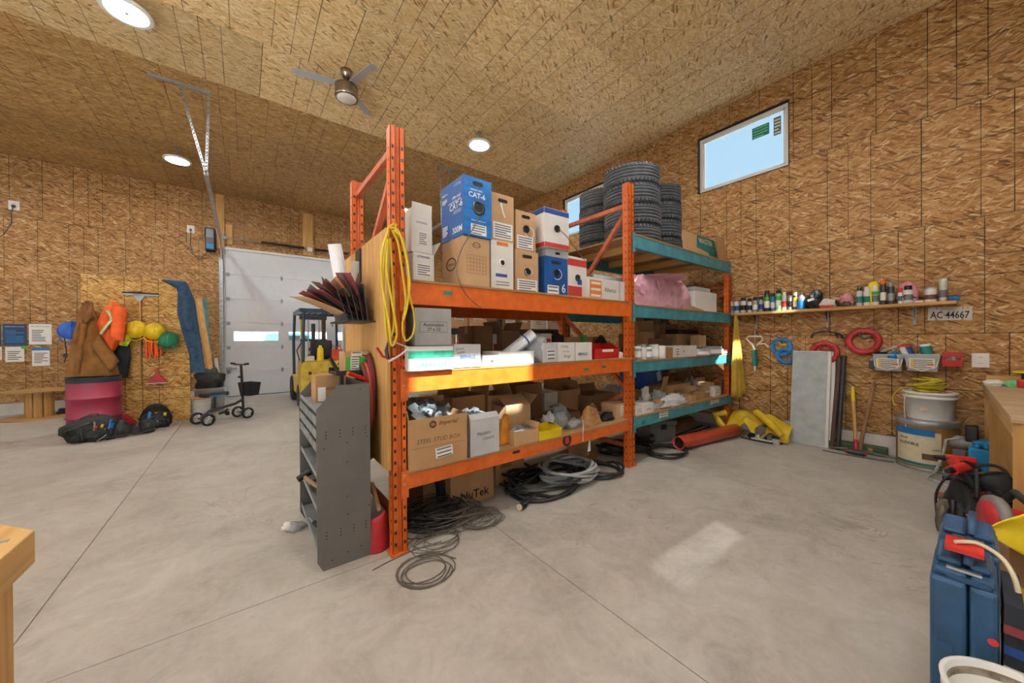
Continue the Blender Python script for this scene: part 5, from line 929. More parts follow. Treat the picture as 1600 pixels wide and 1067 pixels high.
for k, (dx, a, m, lb) in enumerate(((.0, .35, 'worn_handle', 'weathered board end leaning behind the grey unit'), (.06, .5, 'rubber_brown', 'dark board end slanting behind the red shovel blade'))): tag(G().box(-.02, -.06, 0, .02, .06, .62).box(-.022, -.02, .1, -.02, .02, .5).obj('board_offcut', m, None, (.70+dx, 2.85+.1*k, .02), (.0, -a, .2)), lb, 'board')
t = thing('panel_sheet', 'brown board sheet standing behind the grey steel unit', 'sheet', (.70, 3.05, .30)); G().box(-.008, -.12, 0, .0, .18, .58).obj('sheet', 'cardboard_dark', t); G().box(-.01, -.12, 0, .002, .18, .01).obj('edge', 'cardboard', t)
tag(G().lump((0, 0, 0), (.05, .04, .03), 61, .6, 2.5, 3).obj('crumpled_paper', 'paper', None, P2(453, 826)), 'crumpled white paper towel on the floor by the grey unit', 'paper'); tag(G().lump((0, 0, 0), (.05, .04, .035), 62, .6, 2.5, 3).obj('plastic_wrap', 'clear_bag', None, P2(472, 828)+Vector((-.03, .03, 0))), 'crumpled clear wrap beside the paper towel on the floor', 'wrap')
# ---- forklift
FX, FY = 1.42, 8.35
f = thing('forklift', 'worn yellow forklift with dark overhead guard parked before the white door', 'forklift', (FX, FY, 0), 0)
cw = [(-.50, .20), (-.46, .12), (.46, .12), (.50, .20), (.50, .85), (.44, .98), (-.44, .98), (-.50, .85)]
G().prism(cw, .55, Matrix.Translation((0, .55, 0)) @ Matrix.Rotation(pi/2, 4, 'X')).obj('counterweight', 'clark_yellow', f, bevel=.03)
G().box(-.50, .55, .25, .50, 1.75, .62).obj('chassis', 'clark_yellow', f, bevel=.02); G().box(-.42, .55, .62, .42, 1.25, .98).obj('engine_cover', 'clark_yellow', f, bevel=.03)
g = G(); g.box(.02, -.006, .62, .40, .001, .84); g.obj('grille_recess', 'black', f)
for k in range(5): G().box(.06+k*.075, -.012, .62, .078+k*.075, -.004, .84).obj('grille_bar', 'dark_steel', f)
text('CLARK', frame((.22, -.004, .91), (1, 0, 0), (0, 0, 1)), f, 'print_black', w=.3, h=.06); G().lathe([(0, .004), (.035, .004), (.035, 0)], 16, frame((-.33, -.001, .74), (1, 0, 0), (0, 0, 1))).obj('badge', 'maroon', f)
for x, y in ((-.42, .42), (.42, .42), (-.44, 1.55), (.44, 1.55)):
    r = .25 if y < 1 else .30; w = G().lathe([(.12, -.09), (r*.9, -.09), (r, -.06), (r, .06), (r*.9, .09), (.12, .09)], 22, Matrix.Translation((x, y, r)) @ Matrix.Rotation(pi/2, 4, 'Y')).obj('tire', 'black_rubber', f); G().lathe([(0, -.07), (.12, -.08), (.12, .08), (0, .07)], 16, Matrix.Translation((x, y, r)) @ Matrix.Rotation(pi/2, 4, 'Y')).obj('hub', 'clark_yellow', w)
for s in (-1, 1):
    G().tube([(s*.44, .10, .95), (s*.42, .18, 1.55), (s*.40, .26, 2.02)], .030, 8).obj('guard_post', 'navy_guard', f); G().tube([(s*.46, 1.55, .60), (s*.47, 1.50, 1.4), (s*.45, 1.45, 2.03)], .030, 8).obj('guard_post', 'navy_guard', f)
G().box(-.46, .22, 2.02, .46, .30, 2.10).box(-.48, 1.42, 2.02, .48, 1.50, 2.10).box(-.48, .22, 2.02, -.42, 1.5, 2.10).box(.42, .22, 2.02, .48, 1.5, 2.10).obj('guard_frame', 'navy_guard', f, bevel=.01)
for k in range(7): x = -.36+k*.12; G().box(x-.02, .28, 2.05, x+.02, 1.45, 2.08).obj('guard_bar', 'navy_guard', f)
for s in (-1, 1):
    G().box(s*.24-.04, 1.86, .1, s*.24+.04, 2.0, 2.0).obj('mast_rail', 'clark_yellow' if s < 0 else 'sand_brown', f); G().tube([(s*.12, 1.85, .3), (s*.12, 1.85, 1.95)], .02, 8).obj('lift_chain', 'steel', f)
G().cyl((0, 1.9, .2), (0, 1.9, 1.85), .045, n=14).obj('lift_cylinder', 'dark_steel', f); G().box(-.30, 1.84, 1.95, .30, 2.0, 2.05).box(-.30, 1.84, 1.40, .30, 2.0, 1.46).obj('mast_crossbar', 'dark_steel', f)
G().box(-.32, 2.02, .25, .32, 2.07, .7).obj('fork_carriage', 'dark_steel', f)
for s in (-1, 1): G().box(s*.22-.05, 2.05, .06, s*.22+.05, 3.0, .10).box(s*.22-.05, 2.05, .06, s*.22+.05, 2.1, .6).obj('fork', 'dark_steel', f)
G().box(-.22, .85, .98, .22, 1.25, 1.10).obj('seat', 'black', f, bevel=.03); G().box(-.22, .72, 1.05, .22, .86, 1.42).obj('seat_back', 'black', f, bevel=.03)
G().tube([(0, 1.62, .7), (0, 1.5, 1.18)], .025, 8).lathe([(.15, -.012), (.165, 0), (.15, .012), (.135, 0), (.15, -.012)], 20, Matrix.Translation((0, 1.48, 1.2)) @ Matrix.Rotation(.5, 4, 'X'), caps=False).obj('steering', 'black', f)
G().tube([(-.42, .9, .98), (-.5, .6, 1.2), (-.40, .4, 1.45)], .012, 6).obj('hose', 'black', f)
t = thing('fuel_can', 'red plastic fuel can on the forklift engine cover', 'can', (FX+.26, FY+.36, .982)); G().box(-.12, -.08, 0, .12, .08, .24).obj('body', 'pipe_red', t, bevel=.02); G().tube([(-.07, 0, .24), (-.04, 0, .29), (.05, 0, .29), (.08, 0, .24)], .012, 7).obj('handle', 'pipe_red', t)
tag(G().cyl((0, 0, 0), (0, 0, .26), .07, .06, n=18).lathe([(.06, .26), (.03, .30), (.03, .33), (0, .33)], 16).obj('jug', 'yellow_hat', None, (FX-.10, FY+.25, .982)), 'yellow jug standing on the forklift engine cover', 'jug'); t = carton('carton', 'small white carton on the rear of the forklift', 'box', (FX-.30, FY+.42, .982), (.2, .2, .10), 0, 'white_card'); 

# ================================================================== FAR LEFT CORNER
PX0, PX1, PY = -2.06, -.77, 8.62
pt = struct(G().box(PX0+.01, PY+.012, 0, PX1-.01, PY+.05, 2.50).obj('wall_partition', 'pine'))
for k, (a, b) in enumerate(((PX0, PX0+.07), (PX0+.072, PX1))):
    o = G().box(0, 0, 0, b-a, 2.50, .012).obj('osb_panel', 'osb_sheet', pt, (a, PY+.012, 0), (pi/2, 0, 0))
for x in (PX0+.03, -1.4, PX1-.05): G().box(x-.019, PY+.05, 0, x+.019, PY+.14, 2.5).obj('stud', 'pine', pt)
G().box(PX0+.01, PY+.05, 0, PX1-.01, PY+.14, .04).obj('sole_plate', 'pine_x', pt)
def wl_(px, py, Y=8.60): return ony(px, py, Y)
def cloth(name, label, cat, pts_l, pts_r, Y, mat, n=14, amp=.03, fr=9, puff=.10, extra=None, seed=0):
    # closed soft garment: left and right outline of the hanging shape, given top to bottom
    L_ = [ony(x, y, Y) for x, y in pts_l]; R_ = [ony(x, y, Y) for x, y in pts_r]; base = (L_[-1]+R_[-1])/2; t = thing(name, label, cat, base)
    def lerp(P, v):
        f_ = v*(len(P)-1); i = min(int(f_), len(P)-2); return P[i].lerp(P[i+1], f_-i)
    def fn(u, v):
        a, b = lerp(L_, v), lerp(R_, v); w = (b-a); th = u*2*pi; s = .5-.5*cos(th); p = a+w*s; dep = -abs(sin(th/1.0))*puff*(.5+.5*v)*(1 if th < pi else .12)
        k = amp*noise.noise(Vector((s*4+seed, v*5, seed)))+amp*.6*sin(s*fr+v*3+seed)*min(1, v*2)
        return p+Vector((0, dep-abs(k)*(1 if th < pi else .1), 0))-base
    G().grid(fn, 2*n, 22, cu=True).obj('cloth', mat, t); return t, base
t, b = cloth('work_coat', 'brown canvas hooded work coat hanging above the red drum', 'coat', [(132, 472), (125, 484), (120, 503), (113, 533), (107, 562), (104, 588)], [(141, 470), (149, 487), (158, 503), (167, 525), (179, 555), (189, 585)], 8.50, 'coat_brown', amp=.085, puff=.16, seed=1, n=22, fr=13)
G().grid(lambda u, v: wl_(129+16*u, 474+28*v+3*sin(u*6), 8.40-.09*sin(u*pi)*(.4+v))-b, 8, 6).obj('hood', 'coat_brown', t, solid=.02)
G().grid(lambda u, v: wl_(127-12*v+9*u, 505+78*v, 8.36-.05*sin(u*pi))-b, 6, 10).obj('sleeve', 'coat_brown', t, solid=.03); G().grid(lambda u, v: wl_(142+30*v+14*u, 540+42*v-18*u, 8.33-.06*sin(u*pi))-b, 6, 8).obj('pocket', 'coat_brown', t, solid=.02); G().tube([wl_(*q, 8.33)-b for q in ((138, 474), (131, 500), (128, 540), (125, 584))], .008, 6).obj('zipper', 'rubber_brown', t)
t, b = cloth('safety_vest', 'orange safety jacket with silver stripes hanging beside the brown coat', 'vest', [(172, 473), (158, 490), (152, 503), (156, 520), (168, 544)], [(184, 472), (196, 486), (199, 505), (196, 524), (180, 548)], 8.45, 'vest_orange', seed=2, puff=.13)
G().grid(lambda u, v: wl_(176+22*u-4*v, 476+52*v+6*u, 8.27-.05*sin(u*pi)-.02*sin(v*7))-b, 8, 10).obj('front_flap', 'vest_orange', t, solid=.02)
for q in (((158, 522), (168, 508), (176, 500)), ((172, 498), (184, 501), (197, 505)), ((168, 485), (174, 494), (180, 505))):
    for w, m, off in ((.040, 'vest_lime', 0), (.024, 'vest_silver', .022)): G().tube([wl_(*p, 8.29-off)-b for p in q], w, 8, flat=.6).obj('stripe', m, t)
t, b = cloth('safety_vest', 'lime green vest hem showing below the orange jacket', 'vest', [(178, 518), (180, 530), (186, 539)], [(208, 517), (206, 530), (200, 541)], 8.48, 'vest_lime', seed=3, puff=.06); G().tube([wl_(*p, 8.40)-b for p in ((179, 521), (193, 525), (207, 521))], .016, 6, flat=.3).obj('stripe', 'vest_silver', t)
cloth('work_trousers', 'dark navy trousers hanging behind the brown coat', 'trousers', [(178, 532), (178, 560), (184, 590)], [(202, 530), (205, 560), (200, 590)], 8.54, 'black_cloth', seed=4, puff=.08)
def hat(label, px, py, mat, rz=0):
    c = wl_(px, py, 8.50); t = thing('hard_hat', label, 'hard hat', c+Vector((0, .0, -.11)), (radians(62), 0, rz), 'hard hats on the partition')
    n = 22; g = G(); g.grid(lambda u, v: (.135*cos(v*pi/2)*cos(u*2*pi)*1.0, .155*cos(v*pi/2)*sin(u*2*pi), .145*sin(v*pi/2)), n, 8, cu=True); g.obj('shell', mat, t)
    G().tube([(.14*cos(a), .16*sin(a)-(.04 if sin(a) < -.5 else 0), 0) for a in [2*pi*k/26 for k in range(26)]], .008, 6, closed=True).obj('brim', mat, t); G().tube([(0, .145*cos(a), .146*sin(a)) for a in [pi*k/12 for k in range(13)]], .010, 6).obj('ridge', mat, t); G().lathe([(.115, 0), (.115, .04)], 18, caps=False).obj('sweatband', 'black', t)
hat('blue hard hat hanging at the left edge of the partition', 112, 506, 'blue_hat', .2); hat('yellow hard hat next to the orange jacket', 213, 505, 'yellow_hat', -.1); hat('yellow hard hat above the orange straps', 241, 508, 'yellow_hat', .1); hat('dark green hard hat beside the blue coveralls', 262, 521, 'green_hat', -.1)
t = thing('strap_loop', 'black strap hanging below the blue hard hat', 'strap', wl_(102, 530, 8.56)); G().tube([wl_(x, y, 8.56)-wl_(102, 530, 8.56) for x, y in ((104, 508), (101, 530), (104, 550), (101, 566))], .008, 6).obj('strap', 'black', t); G().box(-.02, -.01, -.28, .02, .01, -.22).obj('buckle', 'black', t)
b = wl_(240, 562, 8.52); t = thing('harness_straps', 'bundle of orange safety straps hanging under a yellow hard hat', 'straps', b)
for k in range(6): x = 229+k*4.4; G().tube([wl_(237, 520, 8.52)-b, wl_(x, 530, 8.50-.01*(k % 3))-b, wl_(x-1+(k % 2)*2, 547, 8.50)-b, wl_(x+1, 560-(k % 3)*3, 8.51)-b], .030, 6, flat=.55).obj('strap', 'vest_orange', t)
b = wl_(219, 600, 8.58); t = thing('floor_squeegee', 'long-handled floor squeegee hung head-up on the partition', 'squeegee', b); G().cyl((0, 0, 0), wl_(219, 470, 8.58)-b, .012, n=10).obj('handle', 'pine', t)
a = wl_(191, 459, 8.57)-b; c = wl_(248, 461, 8.57)-b; G().box(a.x, -.02, a.z-.012, c.x, .02, a.z+.012).obj('blade_holder', 'zinc', t); G().box(a.x, -.006, a.z+.01, c.x, .006, a.z+.04).obj('rubber_blade', 'black_rubber', t); G().prism([(-.08, 0), (.08, 0), (.014, -.11), (-.014, -.11)], .02, Matrix.Translation((0, 0, a.z)) @ Matrix.Rotation(pi/2, 4, 'X')).obj('neck', 'zinc', t)
b = wl_(245, 599, 8.56); t = thing('dust_pan', 'red plastic dustpan hung on the partition', 'dustpan', b); G().prism([(-.135, 0), (.135, 0), (.025, .17), (-.025, .17)], .05, Matrix.Translation((0, .03, 0)) @ Matrix.Rotation(pi/2, 4, 'X')).obj('pan', 'red_paint', t, bevel=.006); G().prism([(-.02, .17), (.02, .17), (.014, .27), (-.014, .27)], .025, Matrix.Translation((0, .02, 0)) @ Matrix.Rotation(pi/2, 4, 'X')).obj('handle', 'red_paint', t, bevel=.004); G().box(-.135, -.026, 0, .135, -.02, .012).obj('lip', 'vest_silver', t)
t, b = cloth('coveralls', 'blue denim coveralls hanging at the right edge of the partition', 'coveralls', [(252, 438), (278, 452), (277, 490), (285, 520), (296, 555), (297, 582)], [(270, 438), (292, 440), (305, 470), (309, 500), (316, 545), (321, 581)], 8.42, 'denim', seed=6, puff=.14, amp=.04)
G().grid(lambda u, v: wl_(281+14*u+6*v, 455+62*v, 8.27-.05*sin(u*pi))-b, 6, 10).obj('sleeve', 'denim', t, solid=.03)
# lumber, bucket and saw at the partition end
for k, (x0, y0, x1, y1, w, d, m, Y0, Y1, lb) in enumerate(((336, 618, 310, 467, .038, .12, 'pine', 10.4, 11.2, 'pale pine board leaning beside the blue coveralls'), (332, 612, 318, 467, .03, .12, 'teal_paint', 10.9, 11.35, 'teal painted board leaning behind the pale pine board'), (346, 620, 337, 560, .02, .08, 'panel_white', 11.0, 11.3, 'thin white trim strip leaning by the door track'))):
    a = ony(x0, y0, Y0); a.z = 0; c = ony(x1, y1, Y1); dv = c-a; M = dv.to_track_quat('Z', 'Y').to_matrix().to_4x4(); tag(G().box(-w*1.2, -d/2, 0, w*1.2, d/2, dv.length, M=M).box(-w*1.1, -d/2-.002, .2, w*1.1, -d/2, .3, M=M).obj('leaning_board', m, None, a), lb, 'board')
c = onz(317, 648); c = Vector((-.66, 8.85, 0)); t = thing('bucket', 'white ribbed bucket with wooden board lid at the partition end', 'bucket', c); G().lathe([(.14, 0), (.155, .30), (.165, .305), (.165, .33), (.155, .335), (.15, .32)], 24).obj('body', 'white_plastic', t); [G().lathe([(.150+.002*k, .12+.035*k), (.158+.002*k, .13+.035*k), (.151+.002*k, .14+.035*k)], 24, caps=False).obj('rib', 'white_plastic', t) for k in range(5)]
tag(G().cyl((0, 0, 0), (0, 0, .018), .20, n=28, smooth=False).box(-.03, -.21, .018, .03, .21, .022).obj('round_board', 'reel_wood', None, (-.64, 8.87, .336)), 'round wooden board lying on the white bucket', 'board')
t = thing('crate', 'low grey crate of black gear behind the white bucket', 'crate', (-.55, 9.4, .0)); G().box(-.22, -.2, 0, .22, .2, .45).obj('body', 'grey_plastic', t); G().box(-.24, -.22, .45, .24, .22, .48).obj('rim', 'zinc', t); tag(G().lump((0, 0, 0), (.21, .19, .24), 71, .35, 2, 4).obj('gear_bag', 'black_fabric', None, (-.55, 9.4, .48)), 'black glossy gear heaped on the crate behind the bucket', 'gear')
# red drum
t = thing('steel_drum', 'dented red steel drum with dark rim standing before the partition', 'drum', (-1.83, 8.22, 0))
pr = [(.285, 0), (.292, .012), (.285, .02)]
for z in (.02, .29, .58, .80): pr += [(.285, z), (.285, z+.0)]
G().lathe([(.284, 0), (.292, .01), (.285, .022), (.285, .262), (.302, .275), (.302, .288), (.285, .30), (.285, .552), (.302, .565), (.302, .578), (.285, .59), (.285, .80)], 40).obj('shell', 'drum_red', t); G().lathe([(.2855, .80), (.286, .862), (.294, .87), (.292, .885), (.28, .882), (.276, .86), (0, .858)], 40).obj('rim_band', 'navy_paint', t)
G().cyl((.12, -.05, .858), (.12, -.05, .872), .035, n=16).obj('bung', 'zinc', t)
tag(G().prism([(-.14, 0), (.1, 0), (-.08, .26), (-.14, .26)], .02, Matrix.Rotation(pi/2, 4, 'X')).box(-.13, -.025, .02, -.11, -.02, .24).obj('warning_cone_panel', 'red_paint', None, (-1.42, 8.28, .0), .4), 'small red metal plate leaning against the drum', 'plate')
# bags
def bag(name, label, c, size, seed, rz=0):
    t = thing(name, label, 'bag', c, rz); G().lump((0, 0, 0), size, seed, .22, 1.7, 4).obj('body', 'black_fabric', t); w, d, h = size
    G().lump((w*.05, -d*.75, .0), (w*.55, d*.45, h*.55), seed+1, .2, 2, 3).obj('front_pocket', 'black_fabric', t); G().tube([(-w*.3, -.1*d, h*1.45), (-w*.1, -.1*d, h*1.68), (w*.15, 0, h*1.66), (w*.3, .1*d, h*1.4)], .012, 6, flat=.5).obj('carry_handle', 'black', t); G().tube([(-w*.5, -d*.8, h*.8), (-w*.1, -d*1.1, h*.9), (w*.4, -d*1.0, h*.75)], .006, 5).obj('zipper', 'dark_steel', t); G().tube([(w*.5, -d*.7, h*1.0), (w*.7, -d*1.0, h*.5), (w*.6, -d*1.3, .015), (w*.3, -d*1.4, .012)], .014, 5, flat=.35).obj('strap', 'black', t)
    G().box(-w*.35, -d*1.27, h*.30, w*.05, -d*1.25, h*.5).obj('logo_patch', 'dark_steel', t)
    for k in range(3): G().lump((-w*.6+w*.55*k, -d*.9, h*.05), (w*.22, d*.22, h*(.30+.1*(k % 2))), seed+3+k, .25, 2.5, 2).obj('side_pouch', 'black_fabric', t)
    for k in range(3): x = -w*.45+w*.4*k; G().tube([(x, -d*.2, h*1.5), (x+.01, -d*.8, h*1.15), (x-.01, -d*1.08, h*.6), (x, -d*1.22, h*.25)], .012, 5, flat=.4).obj('webbing', 'grey_steel' if k == 1 else 'black', t)
    G().tube([(-w*.8, -d*.1, h*.5), (-w*.95, -d*.5, h*.8), (-w*.7, -d*.9, h*1.0), (-w*.2, -d*.95, h*1.25)], .009, 5).obj('seam', 'dark_steel', t); return t
bag('tool_backpack', 'bulky black tool backpack lying in front of the red drum', P2(134, 690)+Vector((.03, .17, 0)), (.28, .22, .215), 81, .35)
t = thing('tool_belt', 'black tool belt pouches with coloured tool handles right of the backpack', 'tool belt', P2(186, 686)+Vector((0, .2, 0)), .35)
for k in range(5): G().lump((-.26+.13*k, .03*(k % 2), 0), (.085, .085, .10+.02*(k % 3)), 84+k, .35, 2.2, 3).obj('pouch', 'black_fabric', t)
G().tube([(-.34, -.08, .03), (-.1, -.16, .04), (.15, -.13, .03), (.36, -.05, .05)], .025, 6, flat=.4).obj('belt', 'black', t)
for k, (x, m, h) in enumerate(((-.22, 'yellow_hat', .06), (-.14, 'blue_plastic', .11), (-.12, 'blue_plastic', .06), (.02, 'black', .05), (-.28, 'red_plastic', .05))): G().cyl((x, -.02, .14), (x+.02, -.03, .16+h), .018, n=8).obj('tool_grip', m, t)
G().cyl((-.30, -.22, .012), (-.18, -.12, .08), .006, n=6).obj('screwdriver_blade', 'steel', t)
t = bag('tool_bag', 'open black tool bag holding bright tools before the partition', P2(236, 671)+Vector((.03, .22, 0)), (.19, .15, .16), 91, .3)
for k, (x, y, m) in enumerate(((-.10, -.1, 'blue_plastic'), (-.02, -.06, 'vest_orange'), (.08, -.1, 'yellow_hat'))): G().cyl((x, y, .16), (x+.01, y, .27-.02*k), .02, n=8).obj('tool_grip', m, t)
G().grid(lambda u, v: (.20*cos(pi*u)*(1-.1*v), .06-.03*v, .14+.24*sin(pi*u)*v), 14, 4).obj('open_lid', 'black_fabric', t, solid=.02)
# knee scooter
SX = Vector((-.30, 8.05, 0)); t = thing('knee_scooter', 'four-wheeled knee scooter with basket standing near the overhead door', 'scooter', SX, .52)
for x, y in ((-.30, -.16), (-.30, .16), (.32, -.15), (.32, .15)):
    w = G().lathe([(.07, -.02), (.088, -.022), (.10, -.012), (.10, .012), (.088, .022), (.07, .02), (.07, -.02)], 24, Matrix.Translation((x, y, .10)) @ Matrix.Rotation(pi/2, 4, 'X'), caps=False).obj('wheel', 'black_rubber', t); g = G(); [g.box(-.008, -.008, 0, .008, .008, .072, M=Matrix.Translation((x, y, .10)) @ Matrix.Rotation(2*pi*q/5, 4, 'Y')) for q in range(5)]; g.lathe([(0, -.025), (.022, -.025), (.022, .025), (0, .025)], 12, Matrix.Translation((x, y, .10)) @ Matrix.Rotation(pi/2, 4, 'X')); g.obj('spokes', 'wheel_grey', w)
for x in (-.30, .32): G().cyl((x, -.15, .10), (x, .15, .10), .012, n=10).obj('axle', 'dark_steel', t)
G().tube([(-.32, 0, .13), (-.2, 0, .22), (0, 0, .25), (.2, 0, .28), (.32, 0, .34)], .024, 10).obj('frame', 'dark_steel', t)
G().cyl((-.12, 0, .22), (-.12, 0, .46), .018, n=10).obj('seat_post', 'black', t); G().box(-.32, -.09, .46, .06, .09, .53).obj('knee_pad', 'black', t, bevel=.02); G().box(-.25, -.092, .465, .0, -.088, .49).obj('pad_trim', 'print_blue', t)
G().cyl((.33, 0, .12), (.30, 0, .98), .02, n=12).obj('steering_column', 'black', t); G().tube([(.28, -.24, 1.0), (.30, -.1, .98), (.30, .1, .98), (.28, .24, 1.0)], .013, 8).obj('handlebar', 'dark_steel', t)
for s in (-1, 1): G().cyl((.28, s*.15, .992), (.275, s*.25, 1.002), .019, n=10).obj('grip', 'black_rubber', t)
G().tube([(.29, .16, .98), (.34, .19, .96), (.33, .24, .96)], .006, 6).obj('brake_lever', 'zinc', t); G().cyl((.30, .03, .75), (.30, .07, .75), .02, n=10).obj('clamp_knob', 'black', t)
g = G(); g.grid(lambda u, v: (.44+(.085+.025*v)*max(-1, min(1, 1.5*cos(u*2*pi))), (.125+.03*v)*max(-1, min(1, 1.5*sin(u*2*pi))), .40+.24*v), 24, 4, cu=True, smooth=False); g.lathe([(0, .402), (.085, .402)], 12, Matrix.Translation((.44, 0, 0)), caps=False); g.obj('basket', 'black_cloth', t, solid=.006)
G().tube([(-.05, .02, .14), (.02, .0, .16), (.08, 0, .20)], .02, 8).box(.05, -.03, .10, .09, .03, .16).obj('brake_pedal', 'black', t)
# cable spool and neighbours at the wall
t = reel('big wooden cable spool standing flat at the far left wall', (-3.08, 10.72, 0), .46, .52, .17, 'cable_spool', boards=9)
tag(G().lathe([(.17, 0), (.2, .03), (.2, .30), (.17, .33), (.12, .33), (.12, 0)], 24).lathe([(.205, .1), (.212, .16), (.205, .22)], 24, caps=False).obj('wire_drum', 'cardboard_dark', None, (-3.80, 10.55, 0)), 'brown round wire drum at the very left edge beside the spool', 'drum')
t = thing('door_stop', 'small black clamp lying by the wall behind the red drum', 'clamp', (-2.72, 10.85, 0)); G().box(-.16, -.05, .02, .2, .05, .12).obj('body', 'black', t, bevel=.01); G().cyl((-.14, -.06, .04), (-.14, .06, .04), .04, n=12).cyl((.16, -.06, .04), (.16, .06, .04), .04, n=12).obj('foot', 'black_rubber', t); G().tube([(-.05, 0, .12), (-.04, .02, .3), (.06, .1, .42), (.2, .2, .45)], .012, 6).obj('lead', 'black_rubber', t)
# posters and outlets on the far wall
def sheet(label, x0, y0, x1, y1, mat, X=None, Y=YB-.002, lines=6, lm='print_grey', head=None, name='notice', title=None):
    a = ony(x0, y0, Y); c = ony(x1, y1, Y); w = abs(c.x-a.x); h = abs(a.z-c.z); t = thing(name, label, 'notice', ((a.x+c.x)/2, Y, (a.z+c.z)/2)); M = frame((0, -.002, 0), (1, 0, 0), (0, 0, 1)); G().box(-w/2, -.002, -h/2, w/2, 0, h/2).obj('paper', mat, t)
    decal(M @ Matrix.Translation((0, -h*.06, 0)), w*.9, h*.7, t, mat, 'printed_text', t=.0004, lines=lines, lmat=lm, seed=int(x0))
    if head: G().box(-w/2, -h/2+h*.84, .0005, w/2, h/2, .0012, M=M).obj('header', head, t)
    if title: text(title, M @ Matrix.Translation((0, h*.38, .0015)), t, 'print_white' if mat == 'poster_navy' else 'print_black', w=w*.8)
    return t
sheet('dark blue safety poster, centre of the notices on the far wall', 4, 506, 42, 540, 'poster_navy', lines=7, lm='poster_blue', title='HEALTH & SAFETY AT WORK'); sheet('white notice with bold heading right of the dark blue poster', 45, 506, 81, 538, 'paper', lines=7, title='EMPLOYMENT STANDARDS'); sheet('small white notice below the dark blue poster', 8, 542, 38, 565, 'paper', lines=5); sheet('white notice with blue header, lowest right of the wall notices', 50, 543, 78, 571, 'paper', lines=7, head='poster_blue'); sheet('dark blue poster cut off at the very left edge of the photo', -14, 505, 2, 540, 'poster_navy', lines=5, lm='poster_blue'); sheet('white notice at the left edge below the cut-off poster', -12, 542, 3, 562, 'paper', lines=4)
tag(G().box(-.06, -.003, -.05, .02, 0, .0).obj('sticker_note', 'green_bright', None, ony(41, 541, YB-.004)), 'small green sticker at the corner of the dark blue poster', 'sticker')
def outlet(label, c, n, plug=None, s=1.0):
    t = thing('wall_outlet', label, 'outlet', c); r = Vector((1, 0, 0)) if n == 'y' else Vector((0, -1, 0)); M = frame((0, 0, 0), r, (0, 0, 1)); G().box(-.045*s, -.06*s, 0, .045*s, .06*s, .006, M=M).obj('cover_plate', 'white_plastic', t, bevel=.002)
    for k in (-1, 1): G().box(-.018*s, k*.026*s-.016*s, .006, .018*s, k*.026*s+.016*s, .008, M=M).obj('socket', 'white_plastic', t); G().box(-.008*s, k*.026*s-.005*s, .008, -.005*s, k*.026*s+.006*s, .0085, M=M).box(.005*s, k*.026*s-.005*s, .008, .008*s, k*.026*s+.006*s, .0085, M=M).obj('slots', 'black', t)
    if plug: G().box(-.02, -.045, .008, .02, .0, .05, M=M).obj('plug', 'black', t); G().tube([M @ Vector((x, y, .03)) for x, y in plug], .006, 6).obj('power_cord', 'black_rubber', t)
outlet('white wall outlet with dangling cord high on the far left wall', ony(22, 321, YB-.003), 'y', ((0, -.03), (-.03, -.15), (-.02, -.35), (-.12, -.6), (-.3, -.75), (-.5, -.95)), 1.5); outlet('white wall outlet left of the door opener', ony(298, 358, YB-.003), 'y', ((0, -.03), (.0, -.2), (-.01, -.4), (.05, -.62), (.16, -.7), (.3, -.66)), 1.5)

# ================================================================== RIGHT WALL
WX = XR-.001
def rw(px, py, X=XR-.012): return onx(px, py, X)
za = (onx(1140, 491, 5.94).z+onx(1490, 471, 5.94).z)/2; SZ = za+.012
ys_ = onx(1139, 490, 5.94).y; ye_ = onx(1495, 470, 5.94).y
sh = thing('wall_shelf', 'long pine wall shelf crowded with spray cans on the right wall', 'shelf', (XR, (ys_+ye_)/2, SZ))
hl = (ys_-ye_)/2; G().box(-.215, -hl, -.036, -.0005, hl, 0).obj('board', 'shelf_board', sh, bevel=.003)
for px_ in (1178, 1290, 1428):
    y = onx(px_, 500, XR-.1).y-(ys_+ye_)/2; b = G().box(-.018, y-.012, -.24, -.0005, y+.012, -.037).box(-.19, y-.012, -.046, -.0005, y+.012, -.037).obj('bracket', 'zinc', sh); G().prism([(0, 0), (.10, 0), (0, -.14)], .004, Matrix(((-1, 0, 0, -.018), (0, 0, 1, y-.002), (0, 1, 0, -.046), (0, 0, 0, 1)))).obj('bracket_web', 'dark_steel', b)
def can(label, x0, x1, yt, body, cap, X=6.03, band=None, name='spray_can', cat='spray can', dome=True, wrap=None, grp='cans and bottles on the wall shelf'):
    c = onx((x0+x1)/2, 480, X); a = onx(x0, 480, X); b = onx(x1, 480, X); r = min(.05, max(.012, abs(a.y-b.y)/2)); h = max(.05, onx((x0+x1)/2, yt, X-.02).z-SZ); t = thing(name, label, cat, (X, c.y, SZ), 0, grp)
    ch = min(.045, h*.26)
    if dome: G().lathe([(r*.96, 0), (r, .004), (r, h-ch-.012), (r*.72, h-ch)], 18).obj('body', body, t); G().lathe([(r*.82, h-ch-.004), (r*.8, h-.004), (r*.7, h), (0, h)], 18).obj('cap', cap, t)
    else: G().lathe([(r*.98, 0), (r, .004), (r, h*.9)], 18).obj('body', body, t); G().lathe([(r*1.03, h*.88), (r*1.03, h), (0, h)], 18).obj('cap', cap, t)
    if band: G().lathe([(r*1.005, h*.18), (r*1.005, h*.5)], 18, caps=False).obj('label_band', band, t)
    if wrap: G().lathe([(r*1.005, h*.52), (r*1.005, h*.70)], 18, caps=False).obj('label_band', wrap, t)
    return t
